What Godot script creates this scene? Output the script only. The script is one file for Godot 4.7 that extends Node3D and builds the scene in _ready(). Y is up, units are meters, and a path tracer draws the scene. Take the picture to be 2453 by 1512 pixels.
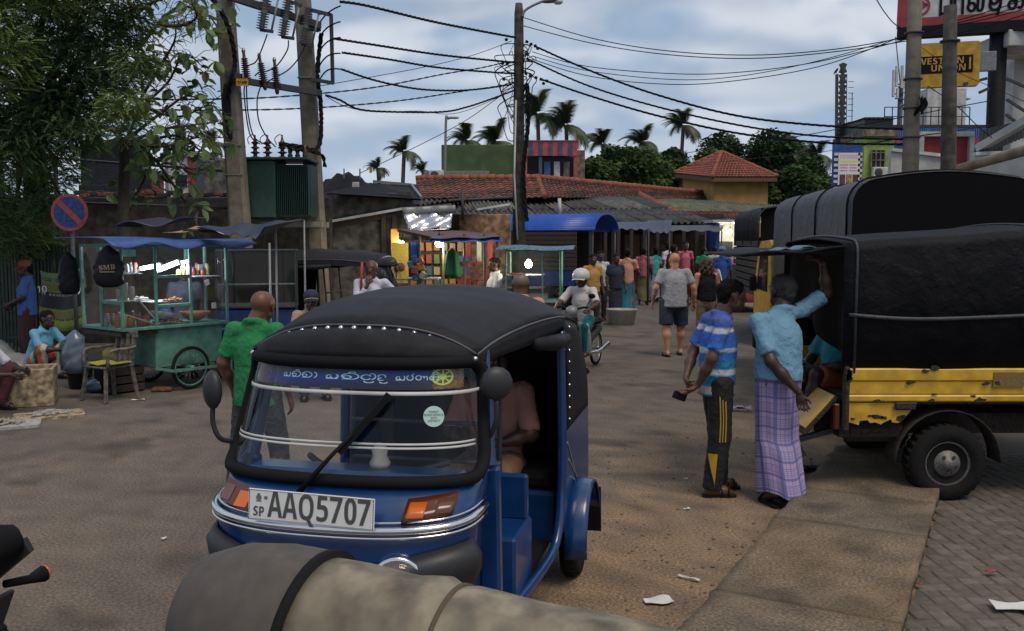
extends Node3D
# A market street under an overcast evening sky: a blue three-wheeler in front, food carts on the left,
# pick-up trucks on the right, a market hall, palms and power lines behind. Units are metres, y is up.

const EYE := 2.0          # height of the lens
const LENS := 2230.0      # focal length for a picture 2453 wide
var M := {}               # materials
var T := {}               # shared noise textures
var taken := {}
var scooter_at := v3(1.1,0,-14.3)
var scooter_turn := -0.42
var pitch := atan(181.0/2230.0)

# a point at the given spot of a 2453 x 1512 picture and the given distance in front of the camera
func at(u: float,v: float,d: float) -> Vector3:
	var r := v3((u - 1226.5)/LENS,-(v - 756.0)/LENS,-1.0).rotated(Vector3.RIGHT,-pitch)
	return v3(0,EYE,0) + r*(d/-r.z)

# the point of the level y that is seen there
func ground(u: float,v: float,y := 0.0) -> Vector3:
	var r := v3((u - 1226.5)/LENS,-(v - 756.0)/LENS,-1.0).rotated(Vector3.RIGHT,-pitch)
	return v3(0,EYE,0) + r*((y - EYE)/r.y)

func _ready() -> void:
	setup_view()
	make_textures()
	make_materials()
	build_ground()
	build_market()
	build_far_buildings()
	build_trees()
	build_poles()
	build_cables()
	build_right_side()
	build_left_fence()
	build_carts()
	build_kiosk()
	build_tuk()
	build_trucks()
	build_bikes()
	build_people()
	build_small_things()

func setup_view() -> void:
	var cam := Camera3D.new()
	cam.name = "camera"
	cam.position = v3(0,EYE,0)
	cam.rotation.x = -pitch
	cam.fov = rad_to_deg(2.0*atan(756.0/LENS))
	cam.near = 0.05
	cam.far = 900.0
	var lens := CameraAttributesPhysical.new()
	lens.frustum_focal_length = 4.2
	lens.frustum_focus_distance = 8.0
	lens.exposure_aperture = 2.4
	add_child(cam)
	var env := Environment.new()
	env.background_mode = Environment.BG_SKY
	var sky := Sky.new()
	var pm := PanoramaSkyMaterial.new()
	pm.panorama = sky_picture()
	pm.energy_multiplier = 1.0
	sky.sky_material = pm
	env.sky = sky
	env.tonemap_mode = Environment.TONE_MAPPER_LINEAR
	env.tonemap_exposure = 1.35
	env.sdfgi_enabled = true
	env.ssao_enabled = true
	env.ssil_enabled = true
	var we := WorldEnvironment.new()
	we.name = "world_environment"
	we.environment = env
	add_child(we)
	var sun := DirectionalLight3D.new()
	sun.name = "sun"
	sun.light_energy = 0.45
	sun.light_color = Color(1.0,0.93,0.84)
	sun.light_angular_distance = 25.0
	sun.shadow_enabled = true
	sun.rotation = v3(deg_to_rad(-62),deg_to_rad(35),0)
	add_child(sun)

# an overcast evening sky: pale clouds with bluer thin places between them
func sky_picture() -> ImageTexture:
	var w := 1024
	var h := 512
	var im := Image.create(w,h,false,Image.FORMAT_RGBF)
	var n := FastNoiseLite.new()
	n.seed = 11
	n.noise_type = FastNoiseLite.TYPE_SIMPLEX_SMOOTH
	n.frequency = 1.0
	n.fractal_type = FastNoiseLite.FRACTAL_FBM
	n.fractal_octaves = 6
	n.fractal_gain = 0.56
	var n2 := FastNoiseLite.new()
	n2.seed = 5
	n2.frequency = 1.0
	n2.fractal_octaves = 3
	var pale := v3(0.5,0.53,0.585)
	var blue := v3(0.215,0.30,0.425)
	var grey := v3(0.25,0.30,0.385)
	for y in h/2 + 4:
		var el := (0.5 - (y + 0.5)/h)*PI
		var k := 1.0/(sin(maxf(el,0.0)) + 0.22)
		for x in w:
			var az := ((x + 0.5)/w - 0.5)*TAU
			var p := v3(sin(az)*cos(el)*k,-cos(az)*cos(el)*k,0.0)
			var g := n2.get_noise_3d(p.x*1.1,p.y*1.9,7.0)*0.9 + 0.45
			var c := n.get_noise_3d(p.x*1.35 + 3.1 + 0.5*g,p.y*2.1,0.4*g)*1.6 + 0.45
			var t := smoothstep(0.15,0.85,c)
			var col := blue.lerp(pale,t).lerp(grey,0.55*smoothstep(0.35,0.9,g))
			col = col.lerp(v3(0.43,0.52,0.62),0.6*exp(-maxf(el,0.0)*8.0))
			im.set_pixel(x,y,Color(col.x,col.y,col.z))
	for y in range(h/2 + 4,h):
		im.fill_rect(Rect2i(0,y,w,1),Color(0.1,0.095,0.085))
	return ImageTexture.create_from_image(im)

# ---------------------------------------------------------------- nodes

func numbered(called: String) -> String:
	taken[called] = taken.get(called,0) + 1
	return called if taken[called] == 1 else "%s_%03d" % [called,taken[called] - 1]

func tag(o: Node3D,label: String,category: String,group := "",kind := "") -> Node3D:
	if label: o.set_meta("label",label)
	if category: o.set_meta("category",category)
	if group: o.set_meta("group",group)
	if kind: o.set_meta("kind",kind)
	return o

func thing(called: String,label: String,category: String,where := Vector3.ZERO,turn := 0.0,group := "") -> Node3D:
	var o := Node3D.new()
	o.name = numbered(called)
	add_child(o)
	o.position = where
	o.rotation.y = turn
	return tag(o,label,category,group)

func copy_of(o: Node3D,label := "") -> Node3D:
	var c: Node3D = o.duplicate()
	c.name = numbered(String(o.name).rstrip("0123456789").trim_suffix("_"))
	add_child(c)
	if label: c.set_meta("label",label)
	return c

func mk(parent: Node,called: String,st: SurfaceTool,m: Material) -> MeshInstance3D:
	st.generate_normals()
	return put_mesh(parent,called,st.commit(),m)

func put_mesh(parent: Node,called: String,mesh: Mesh,m: Material) -> MeshInstance3D:
	var o := MeshInstance3D.new()
	o.mesh = mesh
	o.material_override = m
	o.name = numbered(called) if parent == self else called
	parent.add_child(o,true)
	return o

func finished(st: SurfaceTool) -> ArrayMesh:
	st.generate_normals()
	return st.commit()

# ---------------------------------------------------------------- shapes

func shape(smooth := false) -> SurfaceTool:
	var st := SurfaceTool.new()
	st.begin(Mesh.PRIMITIVE_TRIANGLES)
	st.set_smooth_group(0 if smooth else -1)
	return st

func tri(st: SurfaceTool,a: Vector3,b: Vector3,c: Vector3) -> void:
	st.add_vertex(a); st.add_vertex(b); st.add_vertex(c)

# a, b, c, d run clockwise as seen from outside
func quad(st: SurfaceTool,a: Vector3,b: Vector3,c: Vector3,d: Vector3) -> void:
	st.add_vertex(a); st.add_vertex(b); st.add_vertex(c)
	st.add_vertex(a); st.add_vertex(c); st.add_vertex(d)

func quad_uv(st: SurfaceTool,a: Vector3,b: Vector3,c: Vector3,d: Vector3) -> void:   # top left, top right, bottom right, bottom left
	for k in [[a,0,0],[b,1,0],[c,1,1],[a,0,0],[c,1,1],[d,0,1]]:
		st.set_uv(v2(k[1],k[2]))
		st.add_vertex(k[0])

func quad_out(st: SurfaceTool,a: Vector3,b: Vector3,c: Vector3,d: Vector3,outward: Vector3) -> void:
	if (c - a).cross(b - a).dot(outward) >= 0.0: quad(st,a,b,c,d)
	else: quad(st,d,c,b,a)

func tri_out(st: SurfaceTool,a: Vector3,b: Vector3,c: Vector3,outward: Vector3) -> void:
	if (c - a).cross(b - a).dot(outward) >= 0.0: tri(st,a,b,c)
	else: tri(st,c,b,a)

func box(st: SurfaceTool,c: Vector3,s: Vector3,bevel := 0.0,bs := Basis.IDENTITY) -> void:
	var h := s/2.0
	var r := minf(bevel,minf(h.x,minf(h.y,h.z))*0.9)
	var e := h - v3(r,r,r)
	for i in 3:
		var j := (i + 1) % 3
		var k := (i + 2) % 3
		for sg in [-1.0,1.0]:
			var o := Vector3.ZERO
			o[i] = h[i]*sg
			var pts := []
			for q in [[-1,-1],[1,-1],[1,1],[-1,1]]:
				var p := o
				p[j] = e[j]*q[0]
				p[k] = e[k]*q[1]
				pts.append(c + bs*p)
			quad_out(st,pts[0],pts[1],pts[2],pts[3],bs*o)
	if r <= 0.0: return
	for i in 3:
		var j := (i + 1) % 3
		var k := (i + 2) % 3
		for sj in [-1.0,1.0]:
			for sk in [-1.0,1.0]:
				var a := Vector3.ZERO
				a[j] = h[j]*sj; a[k] = e[k]*sk
				var b := Vector3.ZERO
				b[j] = e[j]*sj; b[k] = h[k]*sk
				var d := Vector3.ZERO
				d[i] = e[i]
				quad_out(st,c + bs*(a - d),c + bs*(a + d),c + bs*(b + d),c + bs*(b - d),bs*(a + b))
	for sx in [-1.0,1.0]:
		for sy in [-1.0,1.0]:
			for sz in [-1.0,1.0]:
				var s3 := v3(sx,sy,sz)
				tri_out(st,c + bs*(v3(h.x,e.y,e.z)*s3),c + bs*(v3(e.x,h.y,e.z)*s3),c + bs*(v3(e.x,e.y,h.z)*s3),bs*s3)

# a bar of the section w (sideways) x h (upwards) from a to b
func bar(st: SurfaceTool,a: Vector3,b: Vector3,w: float,h: float,bevel := 0.0,up := Vector3.UP) -> void:
	var z := (b - a).normalized()
	if absf(z.dot(up)) > 0.98: up = Vector3.RIGHT
	var x := up.cross(z).normalized()
	box(st,(a + b)/2.0,v3(w,h,(b - a).length()),bevel,Basis(x,z.cross(x),z))

func ring(c: Vector3,u: Vector3,v: Vector3,n: int) -> PackedVector3Array:
	var out := PackedVector3Array()
	for j in n:
		var t := TAU*j/n
		out.append(c + u*cos(t) + v*sin(t))
	return out

# skin over rings that run counterclockwise about the direction of travel
func loft(st: SurfaceTool,rings: Array,closed := true,cap_a := true,cap_b := true,uv := false) -> void:
	var n: int = rings[0].size()
	var m := rings.size()
	for i in m - 1:
		var p: PackedVector3Array = rings[i]
		var q: PackedVector3Array = rings[i + 1]
		for j in (n if closed else n - 1):
			var j2 := (j + 1) % n
			if uv:
				var u0 := float(j)/n
				var u1 := float(j + 1)/n
				var v0 := float(i)/(m - 1)
				var v1 := float(i + 1)/(m - 1)
				st.set_uv(v2(u0,v0)); st.add_vertex(p[j])
				st.set_uv(v2(u0,v1)); st.add_vertex(q[j])
				st.set_uv(v2(u1,v1)); st.add_vertex(q[j2])
				st.set_uv(v2(u0,v0)); st.add_vertex(p[j])
				st.set_uv(v2(u1,v1)); st.add_vertex(q[j2])
				st.set_uv(v2(u1,v0)); st.add_vertex(p[j2])
			else:
				quad(st,p[j],q[j],q[j2],p[j2])
	if not closed: return
	for e in [[0,cap_a],[m - 1,cap_b]]:
		if not e[1]: continue
		var r: PackedVector3Array = rings[e[0]]
		var c := Vector3.ZERO
		for p in r: c += p
		c /= n
		for j in n:
			if e[0] == 0: tri(st,c,r[j],r[(j + 1) % n])
			else: tri(st,c,r[(j + 1) % n],r[j])

# a pipe along points; r is a number or one radius per point
func tube(st: SurfaceTool,pts: Array,r,n := 8,caps := true) -> void:
	var rings := []
	var u := Vector3.ZERO
	for i in pts.size():
		var t: Vector3 = (pts[mini(i + 1,pts.size() - 1)] - pts[maxi(i - 1,0)]).normalized()
		if u == Vector3.ZERO: u = t.cross(Vector3.UP if absf(t.y) < 0.9 else Vector3.RIGHT)
		u = (u - t*u.dot(t)).normalized()
		var v := t.cross(u)
		var k: float = r[i] if r is Array else r
		rings.append(ring(pts[i],u*k,v*k,n))
	loft(st,rings,true,caps,caps)

# prof holds (radius, height) from bottom to top
func lathe(st: SurfaceTool,prof: Array,n: int,xf := Transform3D.IDENTITY) -> void:
	var rings := []
	for p in prof:
		rings.append(ring(xf*v3(0,p.y,0),xf.basis.x*p.x,-xf.basis.z*p.x,n))
	loft(st,rings)

func ball(st: SurfaceTool,c: Vector3,s: Vector3,n := 10,bs := Basis.IDENTITY) -> void:
	var prof := []
	var m := maxi(4,n/2)
	for i in m + 1:
		var a := PI*i/m - PI/2
		prof.append(v2(maxf(cos(a),0.01),sin(a)))
	lathe(st,prof,n,Transform3D(bs*Basis.from_scale(s),c))

# a flat outline (x, y) given thickness along z
func slab(st: SurfaceTool,poly: PackedVector2Array,depth: float,xf := Transform3D.IDENTITY) -> void:
	var n := poly.size()
	if Geometry2D.is_polygon_clockwise(poly): poly.reverse()
	var area := 0.0
	for i in n: area += poly[i].cross(poly[(i + 1) % n])
	if area < 0.0: poly.reverse()
	var idx := Geometry2D.triangulate_polygon(poly)
	var f := v3(0,0,depth/2.0)
	for i in range(0,idx.size(),3):
		var a := v3(poly[idx[i]].x,poly[idx[i]].y,0)
		var b := v3(poly[idx[i + 1]].x,poly[idx[i + 1]].y,0)
		var c := v3(poly[idx[i + 2]].x,poly[idx[i + 2]].y,0)
		tri_out(st,xf*(a + f),xf*(b + f),xf*(c + f),xf.basis.z)
		tri_out(st,xf*(a - f),xf*(b - f),xf*(c - f),-xf.basis.z)
	for i in n:
		var a := v3(poly[i].x,poly[i].y,0)
		var b := v3(poly[(i + 1) % n].x,poly[(i + 1) % n].y,0)
		quad_out(st,xf*(a + f),xf*(b + f),xf*(b - f),xf*(a - f),xf.basis*v3(b.y - a.y,a.x - b.x,0))

# a surface fn(u, v) with thickness; u and v run 0 to 1
var sheet_tone = null       # gives a surface its own colour from place to place

func sheet(st: SurfaceTool,nu: int,nv: int,fn: Callable,thick := 0.004,uv := false) -> void:
	var g := []
	for i in nu + 1:
		var row := PackedVector3Array()
		for j in nv + 1: row.append(fn.call(float(i)/nu,float(j)/nv))
		g.append(row)
	var low := []
	for i in nu + 1:
		var row := PackedVector3Array()
		for j in nv + 1:
			var du: Vector3 = g[mini(i + 1,nu)][j] - g[maxi(i - 1,0)][j]
			var dv: Vector3 = g[i][mini(j + 1,nv)] - g[i][maxi(j - 1,0)]
			row.append(g[i][j] - dv.cross(du).normalized()*thick)
		low.append(row)
	var put := func(p: Vector3,i: int,j: int):
		if uv: st.set_uv(v2(float(i)/nu,float(j)/nv))
		if sheet_tone != null: st.set_color(sheet_tone.call(p))
		st.add_vertex(p)
	for i in nu:
		for j in nv:
			for s in [[0,0],[1,0],[1,1],[0,0],[1,1],[0,1]]: put.call(g[i + s[0]][j + s[1]],i + s[0],j + s[1])
			if thick > 0.0:
				for s in [[0,0],[1,1],[1,0],[0,0],[0,1],[1,1]]: put.call(low[i + s[0]][j + s[1]],i + s[0],j + s[1])
	if thick <= 0.0: return
	var rim := []
	for i in nu: rim.append([i,0,i + 1,0])
	for j in nv: rim.append([nu,j,nu,j + 1])
	for i in nu: rim.append([nu - i,nv,nu - i - 1,nv])
	for j in nv: rim.append([0,nv - j,0,nv - j - 1])
	for e in rim:
		var a: Vector3 = g[e[0]][e[1]]
		var b: Vector3 = g[e[2]][e[3]]
		var la: Vector3 = low[e[0]][e[1]]
		var lb: Vector3 = low[e[2]][e[3]]
		for q in [[a,e[0],e[1]],[la,e[0],e[1]],[lb,e[2],e[3]],[a,e[0],e[1]],[lb,e[2],e[3]],[b,e[2],e[3]]]: put.call(q[0],q[1],q[2])

# a flat patch of a corrugated roof: a along the ridge side, dir down the slope, waves across
func corrugated(st: SurfaceTool,a: Vector3,across: Vector3,down: Vector3,wave := 0.15,amp := 0.022,per := 6) -> void:
	var n := int(across.length()/wave*per)
	var up := across.cross(down).normalized()
	if up.y < 0.0: up = -up
	var base := 0.0
	sheet(st,n,2,func(u,v): return a + across*u + down*v + up*(amp*sin(TAU*u*n/per + base)),0.006)

func curve_points(pts: Array,n := 6) -> Array:      # a smooth line through the points
	var out := []
	for i in pts.size() - 1:
		var p0 = pts[maxi(i - 1,0)]
		var p3 = pts[mini(i + 2,pts.size() - 1)]
		for k in n: out.append(pts[i].cubic_interpolate(pts[i + 1],p0,p3,float(k)/n))
	out.append(pts[-1])
	return out

func sagging(a: Vector3,b: Vector3,sag: float,n := 16) -> Array:
	var out := []
	for i in n + 1:
		var t := float(i)/n
		out.append(a.lerp(b,t) - v3(0,sag*4.0*t*(1.0 - t),0))
	return out

func letters(parent: Node,text: String,m: Material,size: float,xf: Transform3D,depth := 0.004,font := "Droid Sans",bold := true,called := "lettering") -> MeshInstance3D:
	var t := TextMesh.new()
	var f := SystemFont.new()
	f.font_names = PackedStringArray([font])
	f.font_weight = 700 if bold else 400
	t.font = f
	t.text = text
	t.font_size = 48
	t.pixel_size = size/48.0
	t.depth = depth
	t.curve_step = 2.0
	var o := put_mesh(parent,called,t,m)
	o.transform = xf
	return o

# ---------------------------------------------------------------- materials

func noise_texture(freq: float,kind: int,oct: int,lo: float,hi: float,seed_: int,size := 512,mid := -1.0) -> NoiseTexture2D:
	var n := FastNoiseLite.new()
	n.seed = seed_
	n.noise_type = kind
	n.frequency = freq
	n.fractal_octaves = oct
	if oct <= 1: n.fractal_type = FastNoiseLite.FRACTAL_NONE
	var t := NoiseTexture2D.new()
	t.width = size
	t.height = size
	t.seamless = true
	t.seamless_blend_skirt = 0.2
	t.noise = n
	var g := Gradient.new()
	g.set_color(0,Color(lo,lo,lo))
	g.set_color(1,Color(hi,hi,hi))
	if mid >= 0.0: g.add_point(mid,Color(hi,hi,hi).lerp(Color(lo,lo,lo),0.12))
	t.color_ramp = g
	return t

func make_textures() -> void:
	T.fine = noise_texture(0.11,FastNoiseLite.TYPE_SIMPLEX_SMOOTH,3,0.72,1.0,1)
	T.blotch = noise_texture(0.012,FastNoiseLite.TYPE_SIMPLEX_SMOOTH,5,0.74,1.0,2)
	T.grime = noise_texture(0.016,FastNoiseLite.TYPE_SIMPLEX_SMOOTH,6,0.42,1.0,3,512,0.75)
	T.speckle = noise_texture(0.075,FastNoiseLite.TYPE_SIMPLEX_SMOOTH,4,0.5,1.0,4,1024)
	T.cloth = noise_texture(0.02,FastNoiseLite.TYPE_SIMPLEX_SMOOTH,4,0.93,1.0,5)
	T.bump = noise_texture(0.03,FastNoiseLite.TYPE_SIMPLEX_SMOOTH,4,0.0,1.0,6)
	T.grit = noise_texture(0.16,FastNoiseLite.TYPE_SIMPLEX_SMOOTH,3,0.0,1.0,7)
	T.folds = noise_texture(0.011,FastNoiseLite.TYPE_SIMPLEX_SMOOTH,3,0.0,1.0,12)
	T.folds.noise.fractal_type = FastNoiseLite.FRACTAL_RIDGED
	T.folds.noise.domain_warp_enabled = true
	T.folds.noise.domain_warp_amplitude = 45.0
	T.folds.noise.domain_warp_frequency = 0.012
	T.rust = noise_texture(0.02,FastNoiseLite.TYPE_SIMPLEX_SMOOTH,6,0.3,1.0,8,512,0.45)

# col holds real-world base colours (linear); tex multiplies it, rep is texture repeats per metre, bump its relief in cm
func mat(key: String,r: float,g: float,b: float,rough := 0.8,tex := "",rep := 1.0,bump := "",relief := 0.0,metal := 0.0) -> StandardMaterial3D:
	var m := StandardMaterial3D.new()
	m.resource_name = key
	m.albedo_color = Color(r,g,b).linear_to_srgb()
	m.roughness = rough
	m.metallic = metal
	if maxf(r,maxf(g,b)) < 0.035: m.metallic_specular = 0.22      # soot, rubber, worn canvas: hardly any sheen
	if tex or bump:
		m.uv1_triplanar = true
		m.uv1_world_triplanar = false
		m.uv1_scale = v3(rep,rep,rep)
	if tex: m.albedo_texture = T[tex]
	if bump:
		m.heightmap_enabled = true
		m.heightmap_texture = T[bump]
		m.heightmap_scale = relief
	M[key] = m
	return m

func glass(key: String,a: float,r := 0.9,g := 0.95,b := 0.93) -> StandardMaterial3D:
	var m := mat(key,r,g,b,0.04)
	m.transparency = BaseMaterial3D.TRANSPARENCY_ALPHA
	m.albedo_color.a = a
	return m

func lamp(key: String,c: Color,e: float) -> StandardMaterial3D:
	var m := mat(key,0.8,0.8,0.8,0.4)
	m.emission_enabled = true
	m.emission = c
	m.emission_energy_multiplier = e
	return m

func printed(key: String,im: Image,rough := 0.5) -> StandardMaterial3D:
	var m := StandardMaterial3D.new()
	m.resource_name = key
	m.albedo_texture = ImageTexture.create_from_image(im)
	m.roughness = rough
	M[key] = m
	return m

func make_materials() -> void:
	mat("concrete",0.25,0.235,0.21,0.9,"blotch",0.7,"grit",0.25)
	mat("slab",0.31,0.235,0.155,0.93,"blotch",1.4,"grit",0.35)
	mat("paver",0.15,0.128,0.1,0.93,"blotch",2.0,"grit",0.3)
	mat("paver_worn",0.19,0.165,0.135,0.93,"blotch",2.0,"grit",0.3)
	mat("joint_sand",0.08,0.07,0.06,0.97)
	mat("pole_concrete",0.21,0.185,0.15,0.92,"blotch",0.8,"grit",0.3)
	mat("pole_dark",0.10,0.09,0.078,0.9,"grime",0.5,"grit",0.3)
	mat("iron",0.045,0.05,0.058,0.6,"blotch",2.0)
	mat("galvanised",0.28,0.29,0.3,0.5,"blotch",2.0,"",0.0,0.3)
	mat("cable",0.012,0.012,0.014,0.6)
	mat("insulator",0.05,0.018,0.015,0.35)
	mat("insulator_grey",0.22,0.22,0.22,0.35)
	mat("transformer",0.01,0.045,0.032,0.42,"blotch",1.5)
	mat("asbestos",0.10,0.098,0.095,0.93,"grime",0.35,"grit",0.3)
	mat("asbestos_pale",0.2,0.195,0.18,0.93,"grime",0.35,"grit",0.3)
	mat("moss_roof",0.21,0.22,0.145,0.95,"grime",0.25,"grit",0.3)
	mat("plaster_orange",0.52,0.26,0.15,0.92,"blotch",0.5,"grit",0.2)
	mat("plaster_grey",0.16,0.15,0.135,0.95,"grime",0.4,"grit",0.3)
	mat("plaster_stain",0.42,0.26,0.17,0.95,"grime",0.5,"grit",0.2)
	mat("plaster_yellow",0.55,0.31,0.105,0.9,"blotch",0.2)
	mat("plaster_white",0.62,0.62,0.6,0.85,"blotch",0.3)
	mat("plaster_green",0.075,0.125,0.055,0.9,"blotch",0.15)
	mat("plaster_lime",0.38,0.5,0.11,0.9,"blotch",0.3)
	mat("plaster_beige",0.3,0.24,0.18,0.92,"grime",0.25)
	mat("mould_wall",0.055,0.05,0.042,0.95,"grime",0.5,"grit",0.4)
	mat("wood_dark",0.06,0.042,0.034,0.85,"blotch",1.2,"bump",0.3)
	mat("wood_brown",0.17,0.09,0.05,0.8,"blotch",1.2,"bump",0.3)
	mat("shade",0.006,0.006,0.007,0.9)
	mat("dark_glass",0.015,0.02,0.025,0.08)
	mat("black_panel",0.02,0.022,0.027,0.6,"blotch",0.5)
	mat("red_paint",0.42,0.045,0.045,0.55,"blotch",0.4)
	mat("pink_paint",0.55,0.09,0.11,0.75,"blotch",0.3)
	mat("slate_paint",0.075,0.10,0.155,0.75,"blotch",0.3)
	mat("blue_paint",0.012,0.09,0.36,0.5,"blotch",0.5)
	mat("sky_blue_paint",0.08,0.2,0.5,0.6,"blotch",0.5)
	mat("yellow_paint",0.62,0.36,0.025,0.45,"blotch",0.7)
	mat("white_paint",0.7,0.7,0.68,0.5,"blotch",0.5)
	mat("black_rubber",0.016,0.016,0.018,0.75,"fine",3.0)
	mat("tyre",0.022,0.021,0.02,0.88,"blotch",4.0)
	mat("chrome",0.75,0.75,0.76,0.16,"",1.0,"",0.0,1.0)
	mat("steel",0.4,0.4,0.41,0.35,"blotch",3.0,"",0.0,0.8)
	mat("tarp_black",0.014,0.0145,0.018,0.6,"blotch",0.5,"folds",1.6)
	mat("tarp_grey",0.06,0.064,0.076,0.6,"blotch",0.5,"folds",1.6)
	mat("tarp_blue",0.05,0.12,0.38,0.5,"blotch",1.2,"bump",0.8)
	mat("tarp_navy",0.03,0.045,0.085,0.5,"blotch",1.2,"folds",1.2)
	mat("bark",0.07,0.055,0.042,0.95,"blotch",2.0,"bump",1.0)
	mat("palm_bark",0.12,0.1,0.08,0.95,"blotch",2.0)
	glass("pane",0.015,0.4,0.45,0.45)
	var tile := mat("tile",1,1,1,0.9,"blotch",0.8)
	tile.vertex_color_use_as_albedo = true
	var leaf := mat("leaf",1,1,1,0.75)
	leaf.metallic_specular = 0.25
	leaf.vertex_color_use_as_albedo = true
	leaf.backlight_enabled = true
	leaf.backlight = Color(0.35,0.4,0.2)
	var ground_m := mat("ground",1,1,1,0.95,"speckle",0.5,"speckle",0.9)
	ground_m.vertex_color_use_as_albedo = true
	ground_m.uv1_world_triplanar = true

func axis_steps(lo: float,hi: float,fine_lo: float,fine_hi: float,step: float) -> PackedFloat32Array:
	var out := PackedFloat32Array()
	var left := []
	var x := fine_lo
	var s := step
	while x > lo:
		s *= 1.25
		x -= s
		left.append(maxf(x,lo))
	left.reverse()
	for v in left: out.append(v)
	x = fine_lo
	while x < fine_hi:
		out.append(x)
		x += step
	s = step
	while x < hi:
		out.append(x)
		s *= 1.25
		x += s
	out.append(hi)
	return out

func build_ground() -> void:
	# one sheet to the horizon: worn asphalt, with sandy dirt trodden over it beside the kerb slabs
	var xs := axis_steps(-420,420,-9.0,9.0,0.14)
	var zs := axis_steps(-700,30,-20.0,-2.5,0.14)
	var n := FastNoiseLite.new()
	n.seed = 3
	n.frequency = 0.55
	n.fractal_octaves = 5
	var n2 := FastNoiseLite.new()
	n2.seed = 9
	n2.frequency = 2.6
	n2.fractal_octaves = 3
	var vs := PackedVector3Array()
	var ns := PackedVector3Array()
	var cs := PackedColorArray()
	var idx := PackedInt32Array()
	var asphalt := v3(0.27,0.21,0.157)
	var grey := v3(0.205,0.172,0.138)
	var dirt := v3(0.42,0.285,0.17)
	var red := v3(0.38,0.19,0.11)
	for x in xs:
		for z in zs:
			var a := n.get_noise_2d(x,z)
			var b := n2.get_noise_2d(x,z)
			var col := asphalt.lerp(grey,clampf(0.45 + 0.9*a + 0.05*(-z - 8.0),0.0,1.0))
			# how far the spot lies inside the dirt verge: along the slab strip, right of the street
			var side := (x - 1.09)*0.88 - (-z - 4.9)*0.47        # across the strip, 0 at its left edge
			var near := clampf((-z - 3.5)/1.0,0.0,1.0)*clampf((11.5 + z + 1.5*a)/2.5,0.0,1.0)
			var w := smoothstep(-2.3,-0.9,side + 1.2*a + 0.5*b)*near*(1.0 - smoothstep(2.5,4.0,side))
			w = clampf(w*(0.85 + 0.5*b),0.0,1.0)
			col = col.lerp(dirt,w)
			col = col.lerp(red,w*smoothstep(0.15,0.5,n.get_noise_2d(x*0.8 + 40.0,z*0.8))*0.8)
			col *= 1.0 - 0.46*smoothstep(0.2,0.5,n.get_noise_2d(x*1.5 - 70.0,z*1.5 + 30.0))   # oil and wear
			col *= 0.95 + 0.34*b
			# worn lanes along the street
			col *= 1.0 - 0.22*smoothstep(0.1,0.45,n.get_noise_2d((x*0.88 + z*0.47)*2.4,(x*0.47 - z*0.88)*0.22 + 90.0))*(1.0 - 0.6*w)
			vs.append(v3(x,0.012*a*w,z))
			ns.append(Vector3.UP)
			cs.append(Color(col.x,col.y,col.z))
	var m := zs.size()
	for i in xs.size() - 1:
		for j in m - 1:
			var k := i*m + j
			idx.append_array([k,k + m + 1,k + 1,k,k + m,k + m + 1])
	var arr := []
	arr.resize(Mesh.ARRAY_MAX)
	arr[Mesh.ARRAY_VERTEX] = vs
	arr[Mesh.ARRAY_NORMAL] = ns
	arr[Mesh.ARRAY_COLOR] = cs
	arr[Mesh.ARRAY_INDEX] = idx
	var am := ArrayMesh.new()
	am.add_surface_from_arrays(Mesh.PRIMITIVE_TRIANGLES,arr)
	tag(put_mesh(self,"ground",am,M.ground),"worn grey brown asphalt street with trodden sandy dirt on its right","ground","","structure")

	# the strip of concrete slabs at the right, running away to the right, and block paving beyond it
	var pav := Node3D.new()
	pav.name = "pavement"
	add_child(pav)
	tag(pav,"strip of worn concrete slabs beside interlocking block paving, bottom right","pavement","","structure")
	var o := v3(1.09,0,-4.9)
	var along := v3(0.47,0,-0.883)
	var across := v3(0.883,0,0.47)
	var rng := RandomNumberGenerator.new()
	rng.seed = 4
	var cuts := [-2.2,-0.93,0.02,1.55,2.42,3.6,4.8,6.0]
	for i in cuts.size() - 1:
		var a: float = cuts[i] + 0.013
		var b: float = cuts[i + 1] - 0.013
		sheet_tone = func(p: Vector3) -> Color:
			var k := n.get_noise_2d(p.x*1.1 + 20.0,p.z*1.1)
			var col := v3(0.30,0.235,0.17).lerp(v3(0.36,0.25,0.15),clampf(0.5 - 1.1*k,0,1))*(0.86 + 0.4*n2.get_noise_2d(p.x*0.9,p.z*0.9 + 30.0))
			col *= 1.0 - 0.35*smoothstep(0.16,0.45,n.get_noise_2d(p.x*1.7 - 9.0,p.z*1.7))
			return Color(col.x,col.y,col.z)
		var st := shape(true)
		var lift := rng.randf_range(0.022,0.034)
		var tilt := rng.randf_range(-0.006,0.006)
		sheet(st,20,26,func(u,v):
			var l := lerpf(a + 0.012*n2.get_noise_2d(u*3.0,a*9.0),b + 0.012*n2.get_noise_2d(u*3.0,b*9.0 + 5.0),v)
			var s := lerpf(0.03*n2.get_noise_2d(l*1.3,3.0) + 0.02*n.get_noise_2d(l*7.0,8.0),0.94 + 0.014*n2.get_noise_2d(l*1.3,40.0),u)
			var p := o + along*l + across*s
			var k := n.get_noise_2d(p.x*1.1 + 20.0,p.z*1.1)
			p.y = lift + tilt*(s - 0.47) + 0.004*k
			return p,0.08)
		mk(pav,"slab",st,M.ground)
		sheet_tone = null
	# herringbone blocks
	var bed := shape()
	var c0 := o + across*0.95
	quad(bed,c0 + along*9.0 + v3(0,0.006,0),c0 + along*9.0 + across*6.0 + v3(0,0.006,0),c0 - along*2.2 + across*6.0 + v3(0,0.006,0),c0 - along*2.2 + v3(0,0.006,0))
	mk(pav,"joint_sand",bed,M.joint_sand)
	var sh := []
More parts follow.
